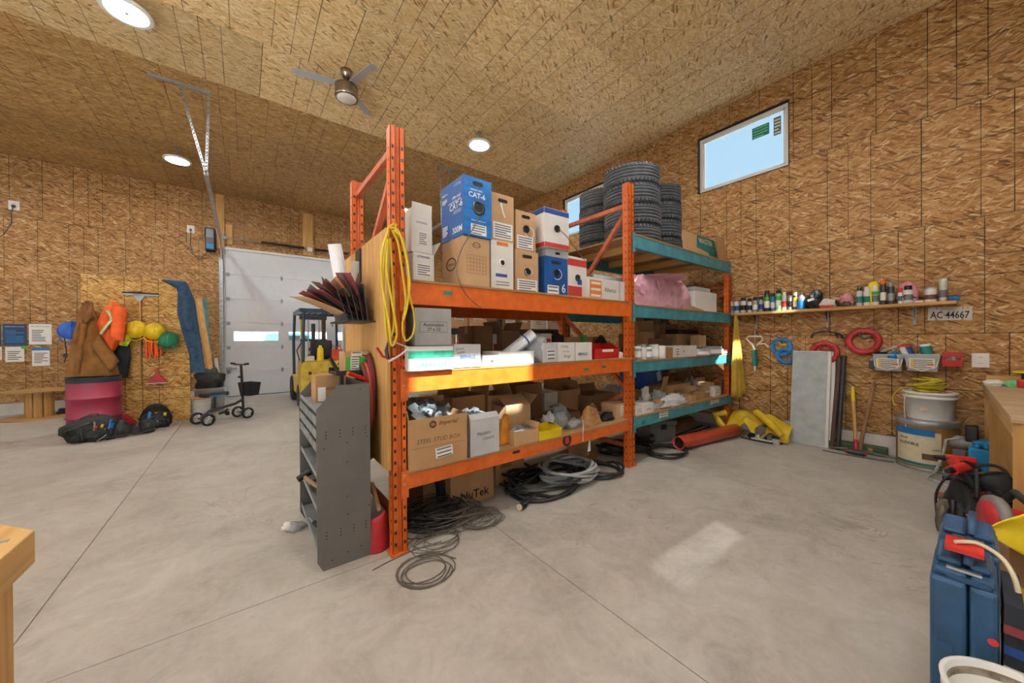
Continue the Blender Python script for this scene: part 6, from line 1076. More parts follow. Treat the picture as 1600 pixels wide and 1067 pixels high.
CL = (('white spray can at the left end of the wall shelf by the orange post', 1138, 1146, 466, 'white_card_grey', 'rust_orange', 'print_grey'), ('second white spray can from the orange post on the wall shelf', 1147, 1155, 466, 'white_card_grey', 'rust_orange', 'print_navy'), ('pale spray can with black cap, third from the orange post', 1157, 1166, 465, 'white_card_grey', 'black', 'black'), ('pale spray can with dark label, fourth from the orange post', 1168, 1175, 466, 'mesh_white', 'black', 'navy_paint'), ('silver spray can with black cap, fifth from the orange post', 1176, 1184, 464, 'silver_grey', 'black', 'paper'), ('silver spray can with round logo, sixth from the orange post', 1185, 1193, 463, 'silver_grey', 'black', 'print_navy'), ('tall dark spray can with green band on the wall shelf', 1194, 1203, 454, 'dark_steel', 'black', 'white_card', 'green_bright'), ('short black topped bottle between the two green cans', 1204, 1211, 458, 'blue_plastic', 'black', 'mesh_white'), ('tall green and white spray can with black cap', 1212, 1221, 453, 'mint', 'black', 'white_card', 'green_bright'), ('white spray can with red print on the wall shelf', 1222, 1229, 456, 'white_card', 'white_plastic', 'print_red'), ('grey spray can with dark base print on the wall shelf', 1231, 1238, 456, 'silver_grey', 'maroon', 'black'), ('yellow and black spray can beside the blue oil can', 1239, 1246, 456, 'dark_steel', 'white_plastic', 'paper', 'yellow_plastic'),
      ('pale spray can with black cap right of the pink respirator', 1338, 1348, 448, 'white_card_grey', 'black', 'print_teal'), ('white and green spray can with pointed cap', 1349, 1360, 448, 'white_card', 'white_plastic', 'green_hat'), ('white spray can in front of the yellow ear muffs', 1362, 1374, 446, 'white_card', 'white_plastic', 'print_grey', 'green_bright'), ('black spray can with orange cap', 1375, 1385, 437, 'dark_steel', 'vest_orange', 'paper'), ('black and silver spray can next to the orange-capped can', 1386, 1398, 441, 'dark_steel', 'silver_grey', 'silver_grey'), ('small white bottle with red cap', 1403, 1411, 450, 'white_plastic', 'red_plastic', 'print_teal'))
for c_ in CL: can(c_[0], *c_[1:6], band=c_[6], wrap=c_[7] if len(c_) > 7 else None)
can('wide white bottle with black cap before the pink mask', 1411, 1427, 446, 'white_plastic', 'black', name='bottle', cat='bottle', band='print_grey'); can('white tin with brown label right of the pink mask', 1444, 1464, 449, 'white_card', 'galv', name='tin', cat='tin', dome=False, band='sand_brown'); can('tall white tube canister near the shelf end', 1467, 1480, 435, 'vest_silver', 'white_plastic', name='canister', cat='canister', dome=False, band='print_grey')
c = onx(1252, 480, 6.03); t = thing('oil_can', 'blue oil bottle with thin curved spout on the wall shelf', 'oil can', (6.03, c.y, SZ)); G().lathe([(.045, 0), (.048, .01), (.048, .11), (.0475, .115), (.047, .15), (.02, .19), (.014, .2)], 18).obj('body', 'blue_plastic', t); G().lathe([(.0485, .115), (.0482, .15), (.021, .19)], 18, caps=False).obj('clear_top', 'print_grey', t); G().tube([(0, 0, .19), (0, -.005, .25), (0, -.03, .32), (0, -.055, .37)], [.007, .005, .004, .003], 6).obj('spout', 'sand_brown', t)
def shelf_lump(label, x0, x1, yt, mat, seed, name, cat, X=6.03, amp=.3, parts=()):
    a = onx(x0, 480, X); b = onx(x1, 480, X); h = onx((x0+x1)/2, yt, X).z-SZ; t = thing(name, label, cat, (X, (a.y+b.y)/2, SZ)); w = abs(a.y-b.y); G().lump((0, 0, 0), (.07, w*.5, h*.64), seed, amp, 2, 4).obj('body', mat, t); return t, w, h
t, w, h = shelf_lump('crumpled black plastic bag with white print on the wall shelf', 1261, 1285, 455, 'black', 101, 'plastic_bag', 'bag', amp=.45); decal(frame((-.085, .02, h*.5), (0, -1, .3), (0, .2, 1)), .07, .03, t, 'mesh_white', 'printed_mark')
t, w, h = shelf_lump('small heap of white and red sealant packets on the wall shelf', 1280, 1306, 467, 'white_card', 103, 'sealant_packet', 'packet'); G().cyl((-.07, w*.4, .02), (-.06, -w*.4, .02), .016, n=10).obj('red_tube', 'print_red', t)
t, w, h = shelf_lump('half-face respirator with pink filter pads on the wall shelf', 1313, 1334, 458, 'foam_pink', 105, 'respirator', 'respirator', amp=.15); G().lump((-.06, .0, .0), (.035, .05, .045), 106, .2, 2, 3).obj('cartridge', 'rubber_brown', t); G().lathe([(0, .03), (.05, .028), (.055, 0)], 18, Matrix.Translation((-.01, .01, h*.72)) @ Matrix.Rotation(-.4, 4, 'Y')).obj('filter_pad', 'foam_pink', t); G().tube([(-.03, .07, .02), (-.06, .09, .06), (.0, .1, .09)], .012, 6).obj('strap', 'black', t)
t, w, h = shelf_lump('yellow hearing muffs behind the white spray cans', 1352, 1378, 440, 'yellow_plastic', 108, 'ear_muffs', 'ear muffs', X=6.09, amp=.1); G().tube([(0, .09*cos(a), .06+.10*sin(a)) for a in [pi*k/10 for k in range(11)]], .008, 6).obj('headband', 'yellow_plastic', t)
t, w, h = shelf_lump('dusty pink respirator mask at the back of the wall shelf', 1400, 1436, 440, 'foam_pink', 110, 'dust_mask', 'mask', X=6.08, amp=.12); G().tube([(-.05, w*.4, .05), (-.085, 0, .1), (-.05, -w*.4, .06)], .005, 5).obj('strap', 'black', t)
t = thing('tape_roll', 'blue tape roll at the right end of the wall shelf', 'tape', (5.99, onx(1491, 468, 5.99).y, SZ+.001)); G().lathe([(.022, 0), (.042, 0), (.042, .045), (.022, .045), (.022, 0)], 20, caps=False).obj('roll', 'blue_plastic', t); G().lathe([(.0215, 0), (.0215, .045), (.018, .045), (.018, 0)], 16, caps=False).obj('core', 'cardboard', t)
t = thing('putty_knife', 'small tool with white handle lying at the front of the wall shelf', 'tool', (5.98, onx(1436, 470, 5.98).y, SZ+.012)); G().cyl((0, .03, 0), (0, -.03, 0), .012, n=10).obj('handle', 'white_plastic', t); G().box(-.012, .03, -.002, .012, .09, .002).obj('blade', 'steel', t)
# licence plate
a = rw(1450, 491); b = rw(1519, 489); c = (a+b)/2; c.z = rw(1484, 490).z; t = thing('license_plate', 'weathered white licence plate screwed to the OSB wall below the shelf', 'plate', (XR-.0015, c.y, c.z), 0); M = frame((-.0, 0, 0), (0, -1, -.03), (0, 0, 1)); G().box(-.152, -.072, 0, .152, .072, .002, M=M).obj('plate', 'plate_metal', t, bevel=.001)
text('AC·44667', M @ Matrix.Translation((0, -.012, .002)), t, 'print_black', w=.27, h=.078); text('ONTARIO', M @ Matrix.Translation((-.02, .052, .002)), t, 'print_grey', w=.10); text('70', M @ Matrix.Translation((.12, .055, .002)), t, 'print_grey', h=.016)
for x in (-.09, .09):
    for y in (-.06, .06): G().lathe([(.006, 0), (.004, .003), (0, .003)], 10, M @ Matrix.Translation((x, y, .002))).obj('screw', 'dark_steel', t)
# fish tape reels
def reelw(label, px, py, R, mat, inner='black', grip=True, name='fish_tape', sq=1.0, tilt=0, z=None):
    c = rw(px, py, XR-.03); t = thing(name, label, 'fish tape', (XR-.002, c.y, c.z), (tilt, 0, 0)); M = frame((0, 0, 0), (0, -1, 0), (0, 0, 1)); G().lathe([(R*.60, .012), (R*.72, 0), (R*.95, .0), (R, .014), (R, .04), (R*.95, .052), (R*.72, .05), (R*.62, .042), (R*.6, .012)], 32, M, caps=False).obj('case', mat, t)
    if grip: G().tube([M @ Vector((R*.6*cos(a), R*.6*sin(a), .03)) for a in (2.6, 2.0)]+[M @ Vector((0, R*.2, .045)), M @ Vector((R*.6*cos(.6), R*.6*sin(.6), .03))], .012, 8).obj('grip', mat if grip == 1 else grip, t)
    G().cyl(M @ Vector((0, R*.62, 0)), M @ Vector((0, R*.66, .07)), .006, n=8).obj('nail', 'zinc', t); G().tube([M @ Vector((R*cos(a), R*sin(a), .026)) for a in (.9, .8)]+[M @ Vector((R*1.15, R*.9, .03))], .003, 5).obj('tape_end', 'steel', t)
    for k in range(4): a = pi/4+k*pi/2; G().cyl(M @ Vector((R*.84*cos(a), R*.84*sin(a), .051)), M @ Vector((R*.84*cos(a), R*.84*sin(a), .053)), .008, n=8).obj('rivet', 'black', t)
    return t
reelw('blue fish tape reel hanging left of the white panel, in front', 1221, 542, .135, 'blue_plastic', grip='yellow_plastic'); reelw('lower blue fish tape reel half hidden behind the other blue one', 1228, 556, .12, 'blue_plastic', grip=False); reelw('red fish tape reel just above the white leaning panel', 1288, 551, .155, 'red_paint', grip=1); reelw('red fish tape reel left of the hacksaw bucket', 1349, 533, .165, 'red_paint', grip='dark_steel')
c = rw(1287, 521, XR-.02); t = thing('hacksaw', 'black hacksaw frame hanging above the red fish tape reel', 'hacksaw', (XR-.02, c.y, c.z)); G().tube([(0, .13, -.06), (0, .115, .0), (0, .0, .035), (0, -.12, .01), (0, -.14, -.06)], .009, 7).obj('frame', 'black', t); G().tube([(0, -.12, .01), (0, -.17, -.02), (0, -.19, -.07)], .013, 7).obj('handle', 'black', t)
c = rw(1180, 552, XR-.03); t = thing('caulking_gun', 'grey and white caulking gun hanging below the wall shelf', 'caulking gun', (XR-.045, c.y, c.z)); t.scale = (1.35, 1.35, 1.35); G().cyl((0, .0, -.14), (0, .005, .04), .026, n=14).obj('barrel', 'print_teal', t); G().cyl((0, .0, -.20), (0, 0, -.14), .006, .016, n=10).obj('nozzle', 'white_plastic', t); G().tube([(0, .0, .04), (-.01, .02, .10), (-.01, .08, .16), (0, .06, .19), (0, -.06, .19), (-.01, -.08, .15), (0, -.02, .09)], .010, 7).obj('handle_frame', 'mesh_white', t); G().cyl((0, 0, .04), (0, -.002, .26), .005, n=7).obj('plunger_rod', 'zinc', t); G().tube([(0, -.02, .10), (-.01, -.10, .11), (-.01, -.13, .07)], .008, 6).obj('trigger', 'mesh_white', t)
a = rw(1140, 518, XR-.02); b = rw(1232, 516, XR-.02); t = thing('red_rod', 'thin red rod with hooked end hanging along the wall under the shelf', 'rod', (XR-.02, a.y, a.z)); G().tube([(0, 0, 0), (0, (b.y-a.y)*.5, .0), (0, (b.y-a.y)*.93, b.z-a.z), (0, (b.y-a.y), b.z-a.z+.03)], .006, 6).obj('rod', 'pipe_red', t); G().cyl((.0, -.3, 0), (.018, -.3, 0), .004, n=6).obj('nail', 'zinc', t)
# wall buckets
def wbucket(label, x0, x1, y0, y1):
    a = rw(x0, (y0+y1)/2, XR-.15); b = rw(x1, (y0+y1)/2, XR-.15); zt_ = rw((x0+x1)/2, y0, XR-.15).z; zb2 = rw((x0+x1)/2, y1, XR-.15).z; w = abs(a.y-b.y); h = zt_-zb2; t = thing('storage_bucket', label, 'bucket', (XR-.09, (a.y+b.y)/2, zb2)); g = G()
    def f_(u, v): q = u*2*pi; k = .88+.12*v; return (.075*k*max(-1, min(1, 1.3*cos(q))), w*.5*k*max(-1, min(1, 1.3*sin(q))), h*v)
    g.grid(f_, 32, 4, cu=True); g.box(-.066, -w*.43, 0, .066, w*.43, .003); g.obj('body', 'clear_tote', t); G().tube([f_(k/32, 1.0) for k in range(32)], .007, 6, closed=True).obj('rim', 'clear_tote', t)
    decal(frame((-.078, 0, h*.46), (0, -1, 0), (-.1, 0, 1)), w*.75, h*.62, t, 'paper', lines=5, lmat='print_grey'); decal(frame((-.080, w*.27, h*.46), (0, -1, 0), (-.1, 0, 1)), w*.08, h*.55, t, 'slicker'); decal(frame((-.080, -w*.24, h*.42), (0, -1, 0), (-.1, 0, 1)), w*.2, h*.13, t, 'print_orange')
    G().tube([(-.02, w*.5, h*.95), (-.10, w*.42, h*.3), (-.105, 0, h*.02), (-.10, -w*.42, h*.3), (-.02, -w*.5, h*.95)], .005, 6).obj('bail', 'white_plastic', t); return t, w, h
t1, w1, h1 = wbucket('clear tool bucket holding a hacksaw and gloves, left of the pair on the wall', 1364, 1411, 554, 579); t2, w2, h2 = wbucket('clear tool bucket holding blue caulk tubes, right of the pair on the wall', 1414, 1468, 554, 580)
o1 = t1.location; o2 = t2.location
t = thing('hacksaw', 'silver bow hacksaw standing in the left clear wall bucket', 'hacksaw', (o1.x-.02, o1.y, o1.z+.02)); G().tube([(0, .12, .0), (0, .14, .10), (0, .06, .20), (0, -.06, .26), (0, -.15, .27)], .010, 7).obj('bow', 'galv', t); G().box(-.02, .10, -.01, .02, .16, .09).obj('handle', 'dark_steel', t); G().cyl((0, .12, .02), (0, -.13, .26), .003, n=5).obj('blade', 'steel', t)
for k, (m, y, s, lb) in enumerate((('blue_plastic', -.05, 121, 'blue rubber glove hanging over the left wall bucket'), ('slicker', .0, 123, 'yellow glove bunched between the two wall buckets'), ('black', .06, 125, 'dark pouch of tools in the left wall bucket'))): tag(G().lump((0, 0, 0), (.05, .055, .055), s, .5, 2.4, 3).obj('glove' if k < 2 else 'tool_pouch', m, None, (o1.x-.025*(k == 0)-.01, o1.y+y-.05*(k == 1), o1.z+h1*.75)), lb, 'glove' if k < 2 else 'pouch')
for k, (m, m2, y, ty, lb) in enumerate((('print_teal', 'mint', -.06, -.35, 'turquoise caulk canister standing in the right wall bucket'), ('print_navy', 'print_red', .03, -.7, 'navy caulk tube leaning in the right wall bucket'), ('mesh_white', 'print_red', .07, -.75, 'white caulk tube leaning in the right wall bucket'))): t = thing('caulk_tube', lb, 'tube', (o2.x-.01*k, o2.y+y, o2.z+.05), (-ty*-.5, 0, 0)); r = .046 if not k else .028; G().cyl((0, 0, 0), (0, 0, .25), r, n=16).obj('body', m, t); G().cyl((0, 0, .23), (0, 0, .255), r*1.04, n=16).obj('cap', 'white_plastic' if not k else m2, t); G().lathe([(r*1.01, .02), (r*1.01, .07)], 16, caps=False).obj('label_band', 'slicker' if not k else m2, t)
wire('thin_rod', 'thin copper wire sticking out above the wall buckets', [(o2.x, o1.y-.1, o2.z+.1), (o2.x, o2.y+.06, o2.z+.27), (o2.x, o2.y+.0, o2.z+.31), (o2.x, o2.y-.06, o2.z+.28)], .003, 'worn_handle', cat='wire')
a = rw(1473, 561, XR-.08); b = rw(1504, 561, XR-.08); zt_ = rw(1488, 550, XR-.08).z; zb2 = rw(1488, 572, XR-.08).z; w = abs(a.y-b.y); t = bin_('parts_bin', 'small red wall bin holding metal bits beside the clear buckets', Vector((XR-.075, (a.y+b.y)/2, zb2)), (w, .13, zt_-zb2), 'red_plastic', -pi/2, None, .45); tag(G().lump((0, 0, 0), (.035, .05, .05), 131, .5, 4, 3).obj('metal_bits', 'galv', None, (XR-.09, (a.y+b.y)/2, zb2+.02)), 'bright metal bits heaped in the small red wall bin', 'fittings')
outlet('white double outlet on the right wall above the bench corner', rw(1532, 563, XR-.001), 'x', None, 1.25); outlet('small white outlet near the floor behind the white leaning panel', rw(1303, 610, XR-.001), 'x', None, 1.0)
# leaning white panel, pipes, hammers
a = onz(1236, 690); b = onz(1291, 699); X0 = 5.86
t = thing('panel_light', 'white framed grey panel in clear film leaning on the right wall', 'panel', (5.90, (a.y+b.y)/2, 0), 0); hw = .20; LN = 1.30; ang = radians(8.5); M = Matrix.Translation((0, 0, 0)) @ Matrix.Rotation(ang, 4, 'Y')
zt_ = onx(1240, 548, 6.0).z; LN = zt_/cos(ang); y0 = onx(1236, 620, 5.98).y-t.location.y; y1 = onx(1296, 620, 5.98).y-t.location.y
G().box(0, y1, 0, .04, y0, LN, M=M).obj('frame', 'panel_white', t, bevel=.004); G().box(-.003, y1+.035, .03, .0, y0-.015, LN-.03, M=M).obj('face', 'panel_grey', t); G().box(-.006, y1+.03, .01, -.004, y0-.0, LN-.01, M=M).obj('film', 'clear_film', t); G().box(.042, y1-.035, 0, .062, y0-.04, LN, M=M).obj('rear_panel', 'panel_white', t)
for k, (x0, y0_, x1, y1_, m, lb, X0, X1) in enumerate(((1300, 700, 1312, 557, 'rubber_brown', 'dark brown pipe leaning beside the white panel', 5.92, 6.10), (1309, 702, 1319, 556, 'dark_steel', 'second dark pipe leaning beside the white panel', 5.90, 6.10))): a = onx(x0, y0_, X0); a.z = .002; b = onx(x1, y1_, X1); t = thing('metal_pipe', lb, 'pipe', a); G().cyl((0, 0, 0), b-a, .024, n=14).obj('pipe', m, t); G().cyl((b-a)*.97, (b-a)*1.0, .027, n=14).obj('end_collar', 'dark_steel', t)
a = onz(1338, 711); b = onx(1332, 604, 6.08); a = Vector((5.82, a.y, .0)); t = thing('sledge_hammer', 'sledgehammer with yellow-tipped wooden handle standing on its red head', 'sledgehammer', a); d = b-a; d2 = d.normalized()
G().cyl(d2*.10, d*.80, .018, n=12).obj('handle', 'pine', t); G().cyl(d*.78, d, .0195, n=12).obj('grip_band', 'yellow_plastic', t); G().cyl(d2*.03, d2*.18, .026, .021, n=12).obj('collar', 'red_paint', t); G().cyl((-.01, .075, .035), (-.01, -.075, .035), .034, n=10).obj('head', 'dark_steel', t); G().cyl((-.01, -.076, .035), (-.01, -.085, .035), .028, n=10).cyl((-.01, .076, .035), (-.01, .085, .035), .028, n=10).obj('striking_face', 'red_paint', t)
a = Vector((5.88, onz(1343, 708).y, .0)); b = onx(1365, 598, 6.12); d = b-a; t = thing('pick_axe', 'pickaxe with worn wooden handle leaning on the wall', 'pickaxe', a); G().tube([d*.03, d*.4, d*.7, d], [.022, .018, .019, .021], 10, flat=.8).obj('handle', 'worn_handle', t); G().tube([(-.02, .26, .03), (-.02, .12, .045), (-.02, 0, .05), (-.02, -.14, .045), (-.02, -.32, .03)], [.006, .014, .022, .016, .008], 8).obj('head', 'grey_steel', t)
t = thing('tool_case', 'flat green metal case on the floor behind the hammer heads', 'case', (6.03, .93, 0)); G().box(-.09, -.29, 0, .09, .29, .09).obj('body', 'olive_case', t, bevel=.008); G().box(-.094, -.27, .02, -.09, .27, .07).obj('front_panel', 'green_case', t)
for y in (-.16, .16): G().box(-.1, y-.02, .05, -.094, y+.02, .085).obj('latch', 'brass' if 'brass' in MATS else 'slicker_dull', t)
wire('steel_rod', 'thin bent steel rod on the floor before the green case', [(5.72, 1.16, .006), (5.71, .95, .006), (5.74, .75, .006), (5.78, .56, .006)], .006, 'dark_steel', cat='rod')
# raincoat heap, drill case and jar by the pipe
t = thing('rain_jacket', 'bright yellow rain jacket draped over a grinder on the floor', 'jacket', (5.80, 1.98, 0)); a = onx(1142, 650, 5.8).y-1.98; b = onx(1236, 655, 5.8).y-1.98
def rj(u, v):
    y = a+(b-a)*u; z = .30+.07*sin(u*pi)-.10*u+.02*sin(u*12); return (.12-.30*v+.02*sin(u*9+v*5), y, max(.03, z-.23*v*v-(.10*v*sin(u*14) if v > .6 else 0)+.03*noise.noise(Vector((u*5, v*5, 1)))))
G().grid(rj, 30, 12).obj('cloth', 'slicker', t, solid=.008); G().tube([(-.1, a+.02, .30), (-.18, a+.15, .26), (-.22, a+.05, .14), (-.24, a-.06, .06)], [.05, .055, .05, .04], 8).obj('sleeve', 'slicker', t); G().tube([(-.05, b*.2, .36), (-.16, b*.6, .26), (-.2, b*.9, .12)], [.05, .05, .04], 8).obj('sleeve', 'slicker', t)
t = thing('bench_grinder', 'grey dusty grinder under the yellow rain jacket', 'grinder', (5.72, 1.76, 0)); G().lump((0, 0, 0), (.11, .13, .13), 141, .2, 2, 4).obj('body', 'grey_steel', t); G().box(-.14, -.16, 0, .12, .16, .03).obj('base', 'panel_white', t); G().tube([(-.15, .25, .012), (-.18, .1, .012), (-.17, -.1, .012), (-.10, -.22, .012)], .01, 6).obj('cord', 'black_rubber', t)
c = onz(1213, 696); t = thing('jar', 'clear jar with black lid standing on the floor before the grinder', 'jar', c+Vector((.06, .02, 0))); G().lathe([(.04, 0), (.042, .07), (.038, .08)], 18).obj('body', 'clear_tote', t); G().lathe([(.042, .075), (.042, .1), (0, .1)], 18).obj('lid', 'black', t)
for k in range(3): tag(G().cyl((0, 0, 0), (.02, .03, 0), .045, n=16).cyl((.02, .03, 0), (.03, .04, 0), .03, n=16).obj('saw_hole_cutter', ('black', 'mesh_white', 'black')[k], None, (5.60+.02*k, 1.88-.09*k, .046), 0), ('black round cutter nearest the red pipe on the floor', 'white round cutter between two black ones on the floor', 'black round cutter nearest the clear jar on the floor')[k], 'cutter')
# pails
c = onz(1432, 727); PC = Vector((5.86+.0, .33, 0)); t = thing('drum_pail', 'wide brown fibre drum with paper label under the white pail', 'pail', PC); R = .225; HP = onx(1432, 655, PC.x-R*.7).z
G().lathe([(R, 0), (R, HP-.02)], 36).obj('body', 'drum_brown', t); G().lathe([(R+.003, 0), (R+.004, .03), (R, .035)], 36, caps=False).obj('bottom_hoop', 'zinc', t); G().lathe([(R+.002, HP-.06), (R+.006, HP-.05), (R+.006, HP-.005), (R-.002, HP), (0, HP-.004)], 36).obj('lid_hoop', 'zinc', t)
a0 = math.atan2(-.33, -5.86); G().lathe([(R+.0015, .05), (R+.0015, HP*.78)], 24, caps=False, a0=a0-1.15, a1=a0+.45).obj('paper_label', 'cream', t); G().lathe([(R+.003, HP*.70), (R+.003, HP*.83)], 24, caps=False, a0=a0-1.25, a1=a0+.25).obj('blue_stripe', 'blue_plastic', t); G().lathe([(R+.003, .055), (R+.003, .085)], 24, caps=False, a0=a0-1.15, a1=a0+.45).obj('blue_stripe', 'print_teal', t)
for k, (s, aa, zz, h) in enumerate((('Ready', -.95, .62, .028), ('FLEXIBLE', -.75, .52, .028), ('GYPSUM', .15, .45, .016))): q = a0+aa+.2; text(s, frame(((R+.004)*cos(q), (R+.004)*sin(q), HP*zz), (-sin(q), cos(q), 0), (0, 0, 1)), t, 'print_black', h=h)
q = a0+.1; decal(frame(((R+.003)*cos(q), (R+.003)*sin(q), HP*.3), (-sin(q), cos(q), 0), (0, 0, 1)), .11, .06, t, 'sand_brown', 'printed_picture')
WC = PC+Vector((.02, -.02, HP)); t = thing('plastic_pail', 'white plastic pail of yellow rope standing on the brown drum', 'pail', WC); HW = onx(1440, 612, WC.x-.12).z-HP; G().lathe([(.165, 0), (.185, HW*.75), (.197, HW*.76), (.197, HW*.82), (.19, HW*.83), (.19, HW*.9), (.2, HW*.91), (.2, HW), (.19, HW), (.18, HW*.8)], 32, caps=False).lathe([(0, .004), (.165, .004)], 24, caps=False).obj('body', 'white_plastic', t)
q = a0-.2; decal(frame((.19*cos(q), .19*sin(q), HW*.4), (-sin(q), cos(q), 0), (0, 0, 1)), .05, .04, t, 'white_card', lines=3, lmat='print_orange')
tangle('yellow rope heaped in the white plastic pail', WC+Vector((0, 0, HW-.04)), .14, .007, 18, 'rope_yellow', 151, .34, 1, 1, .45); tangle('pinkish white rope end hanging from the white pail', WC+Vector((-.03, -.13, HW-.02)), .045, .006, 4, 'pink_wrap', 152, .06)
wire('rope', 'yellow rope end hanging over the left of the white pail', [WC+Vector(p) for p in ((-.05, .1, HW+.03), (-.12, .18, HW+.03), (-.14, .24, HW-.03), (-.13, .26, HW-.10), (-.14, .24, HW-.17))], .005, 'rope_yellow', cat='rope'); wire('cord', 'thin white cord hanging down the side of both pails', [WC+Vector(p) for p in ((-.1, .15, HW), (-.15, .17, HW*.6), (-.19, .16, 0), (-.2, .15, -.12), (-.2, .13, -.2))], .004, 'white_plastic', cat='cord')
# chop saw
t = thing('chop_saw', 'dusty grey metal chop saw on the floor by the workbench', 'saw', (5.72, .09, 0), 0); G().box(-.26, -.30, .03, .1, .12, .07).obj('base', 'grey_steel', t, bevel=.01)
for x, y in ((-.24, .1), (-.24, -.28), (.08, .1), (.08, -.28)): G().cyl((x, y, 0), (x, y, .03), .02, n=10).obj('foot', 'black_rubber', t)
G().cyl((.05, .20, .33), (.05, -.06, .33), .07, n=20).obj('motor', 'cutoff_grey', t); G().cyl((.05, -.06, .33), (.05, -.20, .33), .05, n=18).obj('gear_case', 'dark_steel', t); G().lathe([(0, -.01), (.16, -.01), (.16, .01), (0, .01)], 28, Matrix.Translation((.03, -.22, .27)) @ Matrix.Rotation(pi/2, 4, 'X')).obj('cutting_wheel', 'rubber_brown', t); G().box(-.02, -.1, .36, .06, -.02, .52).obj('handle', 'black', t, bevel=.01); G().box(-.05, -.02, .05, .08, .06, .28).obj('pivot_arm', 'grey_steel', t); G().box(-.16, -.12, .07, -.02, .02, .12).obj('vise', 'rubber_brown', t)
G().tube([(.0, .02, .38), (-.05, .1, .36), (-.1, .12, .2), (-.22, .16, .06), (-.36, .20, .01), (-.5, .05, .008), (-.6, -.15, .008)], .012, 7).obj('power_cord', 'cable_grey', t)
t = thing('tool_case', 'bright blue tool case standing between chop saw and bench', 'case', (5.50, -.11, 0), 0); G().box(-.06, -.16, 0, .09, .16, .36).obj('body', 'blue_case', t, bevel=.02); G().box(-.065, -.02, .1, -.06, .02, .26).obj('latch', 'black', t)
t = thing('work_gloves', 'crumpled bright blue gloves lying on the blue tool case', 'gloves', (5.53, -.10, .362)); G().lump((0, 0, 0), (.08, .10, .05), 161, .4, 2, 4).obj('palm', 'blue_case', t); [G().cyl((-.04, -.02+.03*k, .03), (-.115, .05*k-.05, .025), .014, n=8).obj('finger', 'blue_case', t) for k in range(4)]

# ================================================================== WORKBENCH AND FOREGROUND
BZ = .935; t = thing('workbench', 'long plywood-topped workbench along the right side', 'workbench', (3.56, -.118, 0), .034); BX0, BX1, BY0, BY1 = 0, 2.50, -1.0, 0
G().box(BX0, BY0, BZ-.038, BX1, BY1, BZ).obj('top', 'bench_top', t, bevel=.003); G().box(BX0+.02, BY1-.03, BZ-.12, BX1, BY1-.006, BZ-.038).obj('apron', 'pine_x', t)
for x in (BX0+.02, 1.80, 2.44): G().box(x, BY0+.02, 0, x+.02, BY1-.01, BZ-.04).obj('gable', 'plywood', t)
for k in range(3): G().box(BX0-.0, BY0+.02, .06+k*.275, BX0+.019, BY1-.05, .325+k*.275).obj('end_board', 'bench_wood', t)
G().box(2.40, BY0, BZ, 2.50, BY1-.02, BZ+.075).obj('back_stop', 'pine_y', t); G().box(1.82, BY0+.02, .35, 2.44, BY1-.4, .37).obj('lower_shelf', 'plywood_x', t)
def bz(px, py): return onz(px, py, BZ)
t = thing('work_glove', 'mint green and white work glove on the bench corner', 'glove', (5.72, -.12, BZ)); G().lump((0, .02, 0), (.10, .06, .035), 171, .3, 2, 4).obj('cuff', 'paper', t); G().lump((-.02, -.10, .0), (.08, .07, .04), 172, .3, 2, 4).obj('palm', 'mint', t); [G().tube([(-.02+.025*k, -.14, .03), (-.01+.03*k, -.19, .05+.02*k), (.0+.03*k, -.22, .08+.03*k)], [.016, .014, .01], 8).obj('finger', 'mint', t) for k in range(4)]
t = thing('extension_reel', 'red and black cable reel with yellow rim on the workbench', 'cable reel', (5.78, -.36, BZ)); G().cyl((0, 0, .03), (0, 0, .05), .16, n=26).obj('lower_disc', 'black', t); G().cyl((0, 0, .05), (0, 0, .13), .11, n=24).obj('cord_pack', 'navy_paint', t); G().cyl((0, 0, .13), (0, 0, .145), .16, n=26).obj('upper_disc', 'yellow_plastic', t)
for y in (.08, -.12): G().box(-.19, y-.06, .0, -.10, y+.06, .075).obj('red_block', 'red_plastic', t, bevel=.01)
tag(G().lump((0, 0, 0), (.07, .08, .03), 175, .3, 2, 3).obj('rag', 'paper', None, (5.2, -.42, BZ)), 'white rag lying on the workbench near the photo edge', 'rag')
# tool bag with cordless tools
t = thing('tool_tote', 'open grey tool tote stuffed with red and black power tools', 'tool bag', (4.25, .0, 0), 0); G().lump((0, 0, 0), (.33, .155, .22), 191, .28, 2.2, 4).obj('body', 'black_fabric', t); G().box(-.28, -.12, .0, .28, .12, .02).obj('base', 'black', t)
for k in range(4): G().lump((-.27+.12*k, .15, .02), (.07, .035, .10+.02*(k % 2)), 193+k, .3, 2.5, 2).obj('outer_pouch', 'khaki_bag', t)
G().tube([(-.26, .0, .30), (-.24, .0, .38), (0, 0, .42), (.24, 0, .38), (.26, 0, .30)], .015, 8).obj('handle', 'black', t); G().tube([(-.31, .1, .26), (-.35, .1, .18), (-.33, .12, .08)], .012, 6).obj('strap', 'black', t); G().box(-.33, -.08, .1, -.31, .06, .2).obj('pocket', 'black_fabric', t)
def drill(label, c, rz, m='red_plastic', tip=0):
    t = thing('cordless_drill', label, 'drill', c, (tip, 0, rz)); G().cyl((-.09, 0, .10), (.07, 0, .10), .034, n=16).obj('motor_body', m, t); G().cyl((.07, 0, .10), (.13, 0, .10), .022, .016, n=14).obj('chuck', 'black', t); G().tube([(-.03, 0, .09), (-.05, 0, .0), (-.055, 0, -.06)], [.026, .022, .026], 10).obj('grip', 'black_rubber', t); G().box(-.11, -.035, -.12, .01, .035, -.06).obj('battery', m, t, bevel=.008); return t
drill('red cordless drill on the left of the tool tote', (4.08, .04, .36), 2.8, tip=.5); drill('red cordless driver lying across the back of the tool tote', (4.42, .0, .38), .4, tip=-1.2); drill('red cordless tool at the far end of the tool tote', (4.55, .07, .34), 1.9, tip=.9)
